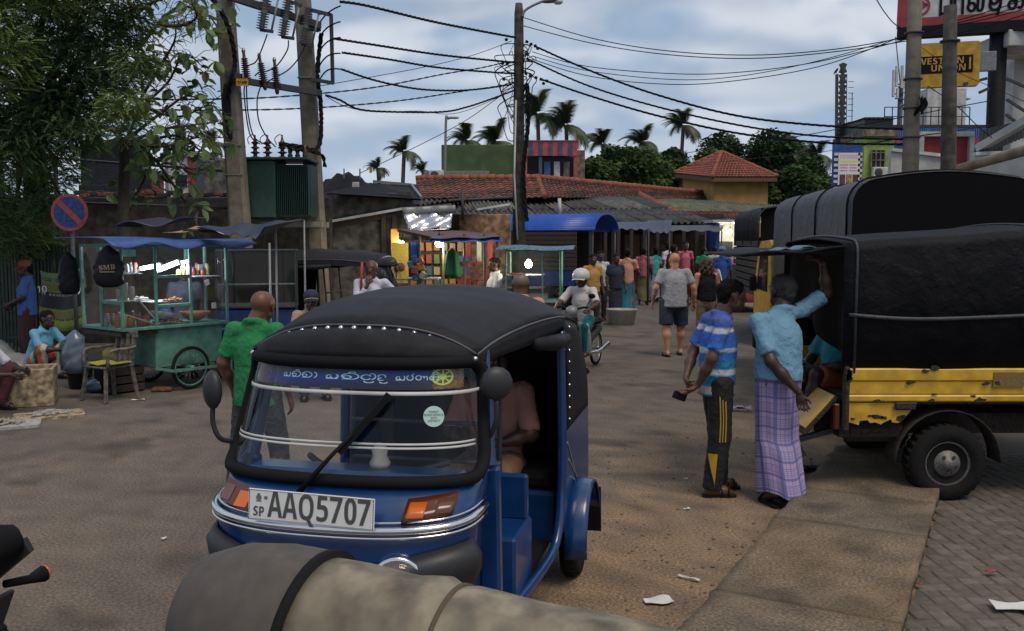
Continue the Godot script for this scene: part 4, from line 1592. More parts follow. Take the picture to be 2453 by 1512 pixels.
	mk(sign_,"box",st,M.yellow_paint)
	st = shape()
	box(st,v3(-0.04,0.02,0.102),v3(W - 0.2,0.38,0.006))
	mk(sign_,"black_band",st,M.black_rubber)
	letters(sign_,"WESTERN",M.yellow_paint,0.19,Transform3D(Basis.from_scale(v3(1.12,1,1)),v3(-0.13,0.1,0.106)))
	letters(sign_,"UNION",M.yellow_paint,0.19,Transform3D(Basis.from_scale(v3(1.12,1,1)),v3(0.03,-0.055,0.106)))
	for k in 2:
		st = shape()
		box(st,v3(0.46 + 0.09*k,0.03,0.107),v3(0.035,0.26,0.004))
		mk(sign_,"stripe",st,M.yellow_paint)
	st = shape()
	box(st,v3(W/2 + 0.16,0.06,0),v3(0.34,0.42,0.12),0.01)
	mk(sign_,"mounting_arm",st,M.galvanised)
	# --- slim mast with a ladder, bird on its tip
	var mb := at(2008,430,45)
	var mt := at(2005,178,45)
	var mast := thing("lattice_mast","slim dark mast with a ladder up its right side","mast",v3(mb.x,0,mb.z))
	st = shape()
	bar(st,Vector3.ZERO,v3(mt.x - mb.x,mt.y,0),0.12,0.12,0.0,v3(0,0,1))
	for i in 17: bar(st,v3(-0.02,1.9 + i*0.5,0),v3(0.27 - 0.006*i,2.35 + i*0.5,0),0.1,0.2)
	for i in 17: bar(st,v3(0.27 - 0.006*i,1.9 + i*0.5,0.02),v3(-0.02,2.35 + i*0.5,0.02),0.1,0.2)
	bar(st,v3(0.32,0,0),v3(mt.x - mb.x + 0.2,mt.y - 0.2,0),0.06,0.06,0.0,v3(0,0,1))
	mk(mast,"post",st,M.iron)
	st = shape()
	for x in [0.3,0.58]: bar(st,v3(x + 0.06,2,0.1),v3(x - 0.06,mt.y - 0.9 if x > 0.4 else mt.y,0.1),0.03,0.03)
	for i in 28: bar(st,v3(0.32,2.2 + i*0.27,0.1),v3(0.58,2.2 + i*0.27,0.1),0.025,0.025)
	mk(mast,"ladder",st,M.iron)
	var bird := thing("bird","tiny dark bird perched on the mast's tip","bird",mt + v3(-0.02,0.12,0))
	st = shape(true)
	tube(st,[v3(0.07,0.17,0),v3(0.04,0.13,0),v3(0.0,0.06,0),v3(-0.06,-0.02,0),v3(-0.14,-0.12,0)],[0.012,0.04,0.055,0.05,0.012],8)
	tube(st,[v3(0.0,-0.12,0.01),v3(0.0,0.03,0.01)],0.008,4)
	mk(bird,"body",st,M.cable)
	# --- phone antennas
	var an := thing("phone_antenna","cluster of pale phone antenna panels beside the thick right pole","antenna")
	var ap := at(2158,215,55)
	st = shape(true)
	tube(st,[v3(ap.x,0,ap.z),ap + v3(0,0.2,0)],0.16,8)
	tube(st,[ap,ap + v3(-0.4,3.0,0)],0.03,6)
	mk(an,"mast",st,M.iron)
	for q in [[2141,190,1.1],[2148,183,1.2],[2161,184,1.3],[2140,222,0.5],[2150,224,0.6],[2166,196,0.7]]:
		st = shape()
		box(st,at(q[0],q[1],54.6),v3(0.14,q[2],0.14),0.02)
		mk(an,"panel",st,M.plaster_white)
	st = shape()
	for q in [[2140,200,2166,204],[2140,226,2168,222],[2144,236,2166,238]]: bar(st,at(q[0],q[1],54.8),at(q[2],q[3],54.8),0.06,0.06)
	mk(an,"cross_arm",st,M.iron)
	# --- lime building, poster board
	var lime := thing("lime_building","lime green house with a barred window and dark upper storey","building")
	var x0 := at(2069,400,42).x
	var x1 := at(2140,400,42).x
	var yv := func(v: float,d: float) -> float: return at(2100,v,d).y
	st = shape()
	box(st,v3((x0 + x1)/2,yv.call(328,42)/2,-44),v3(x1 - x0,yv.call(328,42),4))
	mk(lime,"wall",st,M.plaster_lime)
	st = shape()
	box(st,v3((x0 + x1)/2,yv.call(328,42) + 0.16,-43.9),v3(x1 - x0 + 0.1,0.3,4.2))
	mk(lime,"parapet",st,M.plaster_beige)
	st = shape()
	box(st,v3((x0 + x1)/2,(yv.call(318,42) + yv.call(288,42))/2 + 0.05,-44),v3(x1 - x0 - 0.05,yv.call(288,42) - yv.call(318,42) + 0.2,3.8))
	mk(lime,"upper_storey",st,M.transformer)
	st = shape(true)
	corrugated(st,v3(x0 - 0.1,yv.call(284,42) + 0.1,-46),v3(x1 - x0 + 0.2,0,0),v3(0,-0.1,4.1),0.2,0.02)
	mk(lime,"roof_sheet",st,M.asbestos)
	var wc := at(2103,381,41.9)
	st = shape()
	box(st,wc,v3(0.62,0.78,0.06))
	var win := mk(lime,"window",st,M.dark_glass)
	st = shape()
	for k in 4: box(st,wc + v3(-0.3 + 0.2*k,0,0.04),v3(0.05,0.8,0.05))
	for k in 3: box(st,wc + v3(0,-0.38 + 0.33*k,0.043),v3(0.66,0.045,0.05))
	mk(win,"bars",st,M.plaster_beige)
	ac_unit(at(2107,413,41.7),"air conditioner under the lime house's barred window",0.75)
	var pb := thing("poster_board","tall poster board with blue and white striped edges before the lime house","poster board")
	var p0 := at(1999,350,38)
	var p1 := at(2068,348,38)
	st = shape()
	box(st,v3((p0.x + p1.x)/2,3.55,-38.15),v3(p1.x - p0.x,4.7,0.2))
	mk(pb,"board",st,M.blue_paint)
	for s in 2:
		for k in 9:
			st = shape()
			box(st,v3([p0.x + 0.1,p1.x - 0.1][s],4.0 + k*0.22 - 0.3,-38.03),v3(0.18,0.11,0.06))
			mk(pb,"white_stripe",st,M.white_paint)
	st = shape()
	var a := at(2009,366,38.0)
	var b := at(2061,366,38.0)
	var dy := v3(0,-1.35,0)
	quad_uv(st,a,b,b + dy,a + dy)
	mk(pb,"poster",st,printed("poster",poster_picture(),0.7))
	# --- blue striped shop building and its roof house
	var bs := thing("blue_shop_building","wide building with blue and dark red horizontal bands","building")
	var q0 := at(2126,300,46).x
	var q1 := at(2430,300,46).x
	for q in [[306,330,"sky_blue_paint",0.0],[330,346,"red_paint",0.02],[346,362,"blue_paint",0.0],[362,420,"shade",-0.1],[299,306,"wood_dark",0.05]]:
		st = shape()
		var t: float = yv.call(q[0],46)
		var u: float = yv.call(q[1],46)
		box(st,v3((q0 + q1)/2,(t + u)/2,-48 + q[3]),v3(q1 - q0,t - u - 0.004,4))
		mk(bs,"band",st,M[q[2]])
	st = shape()
	for i in 60: box(st,v3(lerpf(q0,q1,i/60.0),(yv.call(306,46) + yv.call(330,46))/2,-45.98),v3(0.05,yv.call(306,46) - yv.call(330,46) - 0.02,0.05))
	tag(mk(bs,"corrugations",st,M.sky_blue_paint),"","","","stuff")
	st = shape()
	box(st,v3((q0 + q1)/2,yv.call(420,46)/2,-48),v3(q1 - q0,yv.call(420,46),4))
	mk(bs,"lower_wall",st,M.plaster_grey)
	st = shape()
	for i in 12: bar(st,v3(lerpf(q0,q1 - 2,i/11.0),yv.call(299,46),-46.4),v3(lerpf(q0,q1 - 2,i/11.0),yv.call(299,46) + 0.9,-46.4),0.04,0.04)
	for k in 2: bar(st,v3(q0,yv.call(299,46) + 0.45 + 0.45*k,-46.4),v3(q1 - 2,yv.call(299,46) + 0.45 + 0.45*k,-46.4),0.04,0.04)
	mk(bs,"roof_railing",st,M.iron)
	var rh := thing("water_tower_house","small white roof house with an overhanging flat hip roof","building")
	var h0 := at(2219,300,50)
	var h1 := at(2313,300,50)
	var hx := (h0.x + h1.x)/2
	st = shape()
	box(st,v3(hx,6.0,-51.5),v3(h1.x - h0.x,8.0,3),0.02)
	mk(rh,"wall",st,M.plaster_white)
	st = shape()
	var hh: float = yv.call(236,50)
	var hw := (h1.x - h0.x)/2 + 0.35
	for k in 4:
		var f: Vector3 = [v3(-1,0,1),v3(1,0,1),v3(1,0,-1),v3(-1,0,-1)][k]
		var g: Vector3 = [v3(1,0,1),v3(1,0,-1),v3(-1,0,-1),v3(-1,0,1)][k]
		var c := v3(hx,hh,-51.5)
		quad_out(st,c + f*hw + v3(0,0,0),c + g*hw,c + g*hw*0.45 + v3(0,0.42,0),c + f*hw*0.45 + v3(0,0.42,0),v3(0,1,0) + (f + g)*0.5)
		quad_out(st,c + f*hw,c + g*hw,c,c,Vector3.DOWN)
	box(st,v3(hx,hh + 0.42,-51.5),v3(hw,0.05,hw))
	mk(rh,"roof",st,M.galvanised)
	# --- red panel in a white frame
	var rp2 := thing("red_shop_panel","dark red panel in a white frame between the two right poles","panel")
	var f0 := at(2211,324,24)
	var f1 := at(2331,326,24)
	st = shape()
	box(st,v3((f0.x + f1.x)/2,3.3,-24.2),v3(f1.x - f0.x,2.9,0.1))
	mk(rp2,"panel",st,M.red_paint)
	st = shape()
	for x in [f0.x,f1.x]: box(st,v3(x,3.25,-24.12),v3(0.11,2.8,0.2),0.01)
	box(st,v3((f0.x + f1.x)/2,4.69,-24.12),v3(f1.x - f0.x + 0.11,0.12,0.22),0.01)
	mk(rp2,"frame",st,M.white_paint)
	# --- white walls behind the trucks, stair with balusters, sloping pipe
	for q in [[2132,362,2254,376,21.0,"white boundary wall panel behind the thick right pole"],[2330,372,2475,366,20.0,"pale wall below the stair at the right edge"]]:
		var a2 := at(q[0],q[1],q[4])
		var b2 := at(q[2],q[3],q[4])
		st = shape()
		var poly := PackedVector2Array([v2(a2.x,0),v2(b2.x,0),v2(b2.x,b2.y),v2(a2.x,a2.y)])
		slab(st,poly,0.16,Transform3D(Basis.IDENTITY,v3(0,0,a2.z)))
		var w := thing("white_wall",q[5],"wall")
		mk(w,"panel",st,M.plaster_white)
		st = shape()
		bar(st,a2 + v3(0,0.02,0.02),b2 + v3(0,0.02,0.02),0.26,0.07)
		mk(w,"coping",st,M.white_paint)
	var stair := thing("white_building","pale building at the right edge with overhanging slab and stair railing","building")
	st = shape()
	box(st,v3(at(2428,200,22.5).x + 0.6,4.5,-22.7),v3(1.2,9.0,0.4))
	mk(stair,"wall",st,M.plaster_white)
	st = shape()
	var o0 := at(2414,92,20.9)
	box(st,v3(o0.x + 0.78,o0.y + 0.02,-21.7),v3(1.5,0.36,1.6),0.02)
	mk(stair,"overhang",st,M.plaster_white)
	st = shape()
	bar(st,at(2344,356,20),at(2475,280,19.0),0.2,0.15)
	mk(stair,"stair_string",st,M.plaster_white)
	for i in 14:
		st = shape()
		var c := at(2350 + i*9,356 - i*3.6 + 4,19.9)
		bar(st,c - v3(0,0.1,0),c + v3(0,0.42 - 0.012*i,0),0.045,0.06)
		mk(stair,"baluster",st,M.iron)
	st = shape()
	for q in [[2410,188,2470,214],[2412,238,2470,276],[2410,274,2470,320]]: bar(st,at(q[0],q[1],19.6),at(q[2],q[3],19.6),0.05,0.05)
	mk(stair,"handrail",st,M.iron)
	var pipe := thing("sloping_pipe","thick pale pipe sloping above the big black canopy","pipe")
	st = shape(true)
	tube(st,[at(2300,404,14.5),at(2480,354,12.5)],0.075,12)
	mk(pipe,"tube",st,M.plaster_beige)
	st = shape()
	quad_out(st,at(2300,408,15),at(2490,362,13.5),at(2490,470,13.5),at(2300,470,15),v3(0,0,1))
	mk(pipe,"skirt",st,M.plaster_white)

func build_left_fence() -> void:
	var st: SurfaceTool
	var rng := RandomNumberGenerator.new()
	rng.seed = 5
	# --- mouldy wall behind the carts, with broken brick along its top
	var wall := thing("mouldy_wall","blackened mouldy boundary wall behind the left food carts","wall")
	var w0 := at(-60,470,17.6)
	var w1 := at(800,470,18.4)
	st = shape()
	box(st,(w0 + w1)/2.0*v3(1,0,1) + v3(0,(w0.y + w1.y)/4.0 - 0.02,-0.1),v3(w1.x - w0.x,(w0.y + w1.y)/2.0,0.22),0.02)
	mk(wall,"wall",st,M.mould_wall)
	mat("broken_brick",0.26,0.11,0.06,0.95,"grime",1.5,"grit",0.4)
	for i in 26:
		st = shape()
		var p := w0.lerp(w1,0.28 + 0.44*i/26.0)*v3(1,0,1) + v3(rng.randf_range(-0.03,0.03),(w0.y + w1.y)/2.0 + 0.02 + rng.randf_range(-0.02,0.05),0)
		box(st,p,v3(0.19,0.08,0.1),0.012,Basis.from_euler(v3(rng.randf_range(-0.1,0.1),rng.randf_range(-0.4,0.4),rng.randf_range(-0.2,0.2))))
		mk(wall,"brick",st,M.broken_brick if rng.randf() < 0.4 else M.mould_wall)
	# --- chain link fence on it
	var f := thing("chain_link_fence","rusty chain link fence on posts above the mouldy wall","fence")
	var tl := at(140,379,17)
	var tr := at(552,411,16.6)
	var bl := at(140,484,17)
	var br := at(552,498,16.6)
	st = shape(true)
	for q in [[tl,tr],[bl,br]]: tube(st,[q[0] - (q[1] - q[0])*0.45,q[1]],0.025,6)
	mk(f,"rail",st,M.iron)
	for t in [-0.35,-0.02,0.695,0.99]:
		st = shape()
		var p := tl.lerp(tr,t)
		bar(st,v3(p.x,0.5,p.z),p + v3(0,0.03,0),0.06,0.06,0.0,v3(0,0,1))
		mk(f,"post",st,M.iron)
	st = shape()
	var n := 58
	for i in range(-16,n):
		for s in 2:
			var a := float(i)/n
			var b := a + 16.0/n
			if s == 1:
				var c := a
				a = b
				b = c
			var t0 := 0.0
			var p := bl.lerp(br,a)
			var q := tl.lerp(tr,b)
			if mini(a*1000,b*1000) < -20 or maxi(a*1000,b*1000) > 1020: continue
			tube(st,[p,q],0.0016,3,false)
	tag(mk(f,"wire_mesh",st,M.galvanised),"","","","stuff")
	# --- things beyond the fence
	var bb := thing("dark_billboard","back of a big dark billboard behind the broad leaved tree","billboard")
	st = shape()
	var a := at(192,340,30)
	var b := at(358,340,30)
	box(st,v3((a.x + b.x)/2,4.4,-30),v3(b.x - a.x,1.55,0.12))
	mk(bb,"panel",st,M.black_panel)
	for x in [0.2,0.8]:
		st = shape()
		box(st,v3(lerpf(a.x,b.x,x),2.2,-30.15),v3(0.12,4.4,0.12))
		mk(bb,"post",st,M.iron)
	for q in [[300,366,416,32.0,"white kiosk wall with red posts beyond the fence",["white_paint","red_paint","white_paint","white_paint","red_paint"]],[420,507,382,31.0,"grey framed white and red panelled shop beyond the fence",["galvanised","white_paint","white_paint","red_paint","slate_paint"]]]:
		var o := thing("panelled_shop",q[4],"shop")
		var p0 := at(q[0],q[2],q[3])
		var p1 := at(q[1],q[2],q[3])
		for k in 5:
			st = shape()
			var xa := lerpf(p0.x,p1.x,[0.0,0.1,0.4,0.62,0.82][k])
			var xb := lerpf(p0.x,p1.x,[0.1,0.4,0.62,0.82,1.0][k])
			box(st,v3((xa + xb)/2,p0.y/2,p0.z),v3(xb - xa - 0.005,p0.y,2.0 + 0.02*(k % 2)))
			mk(o,"panel",st,M[q[5][k]])
		st = shape()
		box(st,v3((p0.x + p1.x)/2,p0.y + 0.06,p0.z),v3(p1.x - p0.x + 0.2,0.12,2.2))
		mk(o,"roof",st,M.galvanised)
		if k_window(q[0]):
			st = shape()
			box(st,v3(lerpf(p0.x,p1.x,0.47),p0.y - 0.75,p0.z + 1.02),v3(0.3,0.36,0.05))
			mk(o,"window",st,M.dark_glass)
	for q in [[505,560,388,29.0,"plaster_grey","stained grey wall left of the transformer pole"],[215,300,446,28.0,"black_panel","dark low roof under the dark billboard"]]:
		var p0 := at(q[0],q[2],q[3])
		var p1 := at(q[1],q[2],q[3])
		st = shape()
		box(st,v3((p0.x + p1.x)/2,p0.y/2,p0.z),v3(p1.x - p0.x,p0.y,1.5),0.02)
		tag(mk(self,"low_wall",st,M[q[4]]),q[5],"wall")
	# dark green picket fence below the tree, far left
	var pf := thing("picket_fence","dark green iron picket fence under the left tree","fence")
	for i in 26:
		st = shape()
		var p := at(-30 + i*8.5,590,16.2)
		box(st,v3(p.x,0.95,p.z),v3(0.025,1.9,0.025))
		mk(pf,"picket",st,M.transformer)
	for y in [0.3,1.7]:
		st = shape()
		bar(st,v3(at(-40,590,16.2).x,y,-16.2),v3(at(195,590,16.2).x,y,-16.2),0.03,0.04)
		mk(pf,"rail",st,M.transformer)
	# --- no parking sign
	var sp := at(166,509,12.9)
	var sg := thing("no_parking_sign","round blue no parking sign with red ring and slash, faded","traffic sign",v3(sp.x,0,sp.z))
	st = shape(true)
	tube(st,[v3(0.02,0,-0.05),v3(0,sp.y + 0.25,-0.05)],0.03,8)
	mk(sg,"post",st,M.iron)
	var R := 0.255
	mat("sign_blue",0.01,0.06,0.26,0.5,"grime",2.0)
	mat("sign_red",0.32,0.05,0.05,0.5,"blotch",2.0)
	st = shape()
	tube(st,[v3(0,sp.y,-0.012),v3(0,sp.y,0.0)],R*0.86,36)
	mk(sg,"disc",st,M.sign_blue)
	st = shape()
	for i in 36:
		var p := v3(cos(TAU*i/36),sin(TAU*i/36),0)
		var q := v3(cos(TAU*(i + 1)/36),sin(TAU*(i + 1)/36),0)
		var c := v3(0,sp.y,0.004)
		quad_out(st,c + p*R*0.84,c + q*R*0.84,c + q*R,c + p*R,Vector3.BACK)
		quad_out(st,c + p*R,c + q*R,c + q*R - v3(0,0,0.018),c + p*R - v3(0,0,0.018),p)
	mk(sg,"red_ring",st,M.sign_red)
	st = shape()
	bar(st,v3(-R*0.62,sp.y + R*0.62,0.004),v3(R*0.62,sp.y - R*0.62,0.004),0.008,0.075,0.0,v3(0.7,0.7,0))
	mk(sg,"slash",st,M.sign_red)
	# --- black shed roof and concrete wall right of the transformer
	var shed := thing("black_shed","shed roof heaped with black plastic right of the transformer","shed")
	st = shape(true)
	var s0 := at(768,436,19.5)
	var s1 := at(905,440,20)
	sheet(st,20,6,func(u,v): return s0.lerp(s1,u) + v3(0,0.22*sin(PI*clampf(u*1.2,0,1))*(1.0 - v) + 0.03*sin(u*31.0 + v*5.0) - 0.3*v,0.9*v - 0.2),0.01)
	mk(shed,"plastic_heap",st,M.tarp_black)
	st = shape()
	var r0 := at(895,438,19.6)
	var r1 := at(985,446,20.5)
	var r2 := at(1009,477,18.6)
	var r3 := at(775,462,18.4)
	quad_out(st,r0,r1,r2,r3,v3(0,1,0.3))
	quad_out(st,r0 - v3(0,0.03,0),r1 - v3(0,0.03,0),r2 - v3(0,0.03,0),r3 - v3(0,0.03,0),Vector3.DOWN)
	quad_out(st,r1,r2,r2 - v3(0,0.03,0),r1 - v3(0,0.03,0),Vector3.RIGHT)
	mk(shed,"roof",st,M.tarp_black)
	st = shape()
	bar(st,r1 + v3(0,0.03,0),r2 + v3(0,0.03,0),0.05,0.05)
	bar(st,r0 + v3(0,0.03,0),r1 + v3(0,0.03,0),0.05,0.05)
	mk(shed,"roof_edge",st,M.galvanised)
	st = shape()
	bar(st,at(888,402,19.4),at(888,414,19.4),0.05,0.05)
	mk(shed,"yellow_tag",st,M.yellow_paint)
	for u in [824,862]:
		st = shape()
		bar(st,at(u,428,19.6),at(u,404,19.6),0.025,0.025)
		mk(shed,"peg",st,M.galvanised)
	st = shape()
	box(st,at(852,442,18.7),v3(0.14,0.1,0.01))
	mk(shed,"paper_label",st,M.white_paint)
	st = shape()
	var c0 := at(775,462,18.8)
	var c1 := at(985,478,18.8)
	box(st,v3((c0.x + c1.x)/2,1.5,-19.4),v3(c1.x - c0.x,3.0 - 0.1,1.2))
	mk(shed,"wall",st,M.plaster_grey)

func k_window(u: float) -> bool: return u > 400

# spoked wheel lying in the x-y plane about the origin
func spoked_wheel(o: Node3D,c: Vector3,r: float,bs := Basis.IDENTITY,rim_m := "mint") -> void:
	var st := shape(true)
	var ringpts := []
	for i in 33: ringpts.append(c + bs*v3(cos(TAU*i/32),sin(TAU*i/32),0)*(r - 0.022))
	tube(st,ringpts,0.024,8,false)
	var tyre := mk(o,"tyre",st,M.tyre)
	st = shape(true)
	ringpts = []
	for i in 33: ringpts.append(c + bs*v3(cos(TAU*i/32),sin(TAU*i/32),0)*(r - 0.052))
	tube(st,ringpts,0.013,6,false)
	mk(tyre,"rim",st,M[rim_m])
	for i in 24:
		st = shape(true)
		var a := TAU*i/24 + 0.1*(1 if i % 2 else -1)
		var b := TAU*i/24
		tube(st,[c + bs*v3(cos(a)*0.035,sin(a)*0.035,0.02 if i % 2 else -0.02),c + bs*v3(cos(b),sin(b),0)*(r - 0.05)],0.0022,4)
		mk(tyre,"spoke",st,M.steel)
	st = shape(true)
	lathe(st,[v2(0.012,-0.06),v2(0.04,-0.04),v2(0.024,-0.025),v2(0.024,0.025),v2(0.04,0.04),v2(0.012,0.06)],12,Transform3D(bs*Basis(Vector3.RIGHT,PI/2),c))
	mk(tyre,"hub",st,M[rim_m])

# a glazed case: box frame of bars with panes; posts gives the post positions along x on the front
func glass_case(o: Node3D,lo: Vector3,hi: Vector3,posts: Array,side_posts: Array,m: String,b := 0.035) -> void:
	var st: SurfaceTool
	var bars := []
	for x in posts: bars.append(["post",v3(x,(lo.y + hi.y)/2,hi.z),v3(b,hi.y - lo.y,b)])
	for z in side_posts:
		for x in [lo.x,hi.x]: bars.append(["post",v3(x,(lo.y + hi.y)/2,z),v3(b,hi.y - lo.y - 0.004,b)])
	for y in [lo.y,hi.y]:
		for z in [lo.z,hi.z]: bars.append(["rail",v3((lo.x + hi.x)/2,y,z),v3(hi.x - lo.x + b,b + 0.004,b + 0.004)])
		for x in [lo.x,hi.x]: bars.append(["rail",v3(x,y,(lo.z + hi.z)/2),v3(b + 0.008,b + 0.002,hi.z - lo.z - b)])
	for q in bars:
		st = shape()
		box(st,q[1],q[2],0.004)
		mk(o,q[0],st,M[m])
	for i in posts.size() - 1:
		st = shape()
		box(st,v3((posts[i] + posts[i + 1])/2,(lo.y + hi.y)/2,hi.z - 0.004),v3(posts[i + 1] - posts[i] - b,hi.y - lo.y - b,0.003))
		mk(o,"pane",st,M.pane)
	var zs := [lo.z] + side_posts + [hi.z]
	zs.sort()
	for i in zs.size() - 1:
		if zs[i + 1] - zs[i] < 0.1: continue
		st = shape()
		box(st,v3(lo.x + 0.004,(lo.y + hi.y)/2,(zs[i] + zs[i + 1])/2),v3(0.003,hi.y - lo.y - b,zs[i + 1] - zs[i] - b))
		mk(o,"side_pane",st,M.pane)
	st = shape()
	box(st,v3((lo.x + hi.x)/2,lo.y - 0.005,(lo.z + hi.z)/2),v3(hi.x - lo.x - 0.01,0.02,hi.z - lo.z - 0.01))
	mk(o,"floor",st,M[m])

# a heap of small food pieces: each piece a bent lump
func heap(c: Vector3,spread: Vector3,n: int,size: float,m: String,called: String,label: String,cat: String,seed_: int,long := 1.0,xf := Transform3D.IDENTITY) -> void:
	var rng := RandomNumberGenerator.new()
	rng.seed = seed_
	var st := shape(true)
	for i in n:
		var a := rng.randf()*TAU
		var r := sqrt(rng.randf())
		var p := c + v3(cos(a)*r*spread.x,spread.y*(1.0 - r)*rng.randf_range(0.5,1.0),sin(a)*r*spread.z)
		ball(st,xf*p,v3(size*long,size*0.6,size)*rng.randf_range(0.7,1.25),7,xf.basis*Basis.from_euler(v3(rng.randf_range(-0.5,0.5),rng.randf()*TAU,rng.randf_range(-0.4,0.4))))
	tag(mk(self,called,st,M[m]),label,cat,"","stuff" if n > 12 else "")

func tube_lamp(p: Vector3,q: Vector3,r: float,label: String,energy: float) -> void:
	var mid := (p + q)/2.0
	var o := thing("tube_lamp",label,"lamp",mid)
	var st := shape(true)
	tube(st,[p - mid,q - mid],r,10)
	mk(o,"glow_tube",st,M.tube_glow)
	st = shape(true)
	var d := (q - p).normalized()
	tube(st,[p - mid - d*0.03,p - mid + d*0.005],r*1.15,10)
	tube(st,[q - mid - d*0.005,q - mid + d*0.03],r*1.15,10)
	mk(o,"end_cap",st,M.white_paint)
	var l := OmniLight3D.new()
	l.name = "tube_light"
	l.light_color = Color(0.95,0.97,1.0)
	l.light_energy = energy
	l.light_size = r
	l.omni_range = 30.0
	l.omni_attenuation = 2.0
	l.shadow_enabled = true
	o.add_child(l)

func knot_bag(o: Node3D,called: String,c: Vector3,w: float,h: float,m: Material,seed_: int,flat := 0.5) -> MeshInstance3D:   # a bag hanging from its handles
	var n := FastNoiseLite.new()
	n.seed = seed_
	n.frequency = 4.0
	var rings := []
	for i in 13:
		var t := i/12.0          # 0 at the bottom
		var rr := w*(0.5*pow(sin(PI*clampf(0.12 + 0.88*(1.0 - t)*0.62,0,1)),0.7))*(1.0 if t < 0.85 else lerpf(1.0,0.2,(t - 0.85)/0.15))
		if i == 0: rr *= 0.55
		var ring_ := PackedVector3Array()
		for j in 16:
			var a := TAU*j/16
			var k := 1.0 + 0.35*n.get_noise_3d(cos(a),sin(a),t*1.6)
			ring_.append(c + v3(cos(a)*rr*k,h*(t - 1.0),-sin(a)*rr*k*flat))
		rings.append(ring_)
	var st := shape(true)
	loft(st,rings)
	return mk(o,called,st,m)

func scribble_banner() -> Image:
	var im := Image.create(300,320,false,Image.FORMAT_RGB8)
	im.fill(Color(0.34,0.42,0.22))
	im.fill_rect(Rect2i(0,110,300,92),Color(0.05,0.05,0.07))
	im.fill_rect(Rect2i(0,202,300,60),Color(0.38,0.44,0.18))
	im.fill_rect(Rect2i(0,262,300,58),Color(0.5,0.55,0.15))
	var rng := RandomNumberGenerator.new()
	rng.seed = 8
	for row in [[28,20,Color(0.1,0.12,0.3)],[64,30,Color(0.5,0.12,0.08)],[116,12,Color(0.55,0.55,0.55)],[214,34,Color(0.55,0.1,0.1)],[252,12,Color(0.08,0.09,0.09)]]:
		var x := 6
		while x < 290:      # looped letters, drawn as little rings with tails
			var h: int = row[1]
			var r := h/2
			for k in 40:
				var a := TAU*k/40.0
				im.fill_rect(Rect2i(clampi(x + r + int(cos(a)*r*0.8),0,296),clampi(row[0] + r + int(sin(a)*r*(0.9 if k % 3 else 0.6)),0,316),3,3),row[2])
			im.fill_rect(Rect2i(x + h - 2,row[0],3,h),row[2])
			x += h + rng.randi_range(2,8) + (14 if rng.randf() < 0.2 else 0)
	return im

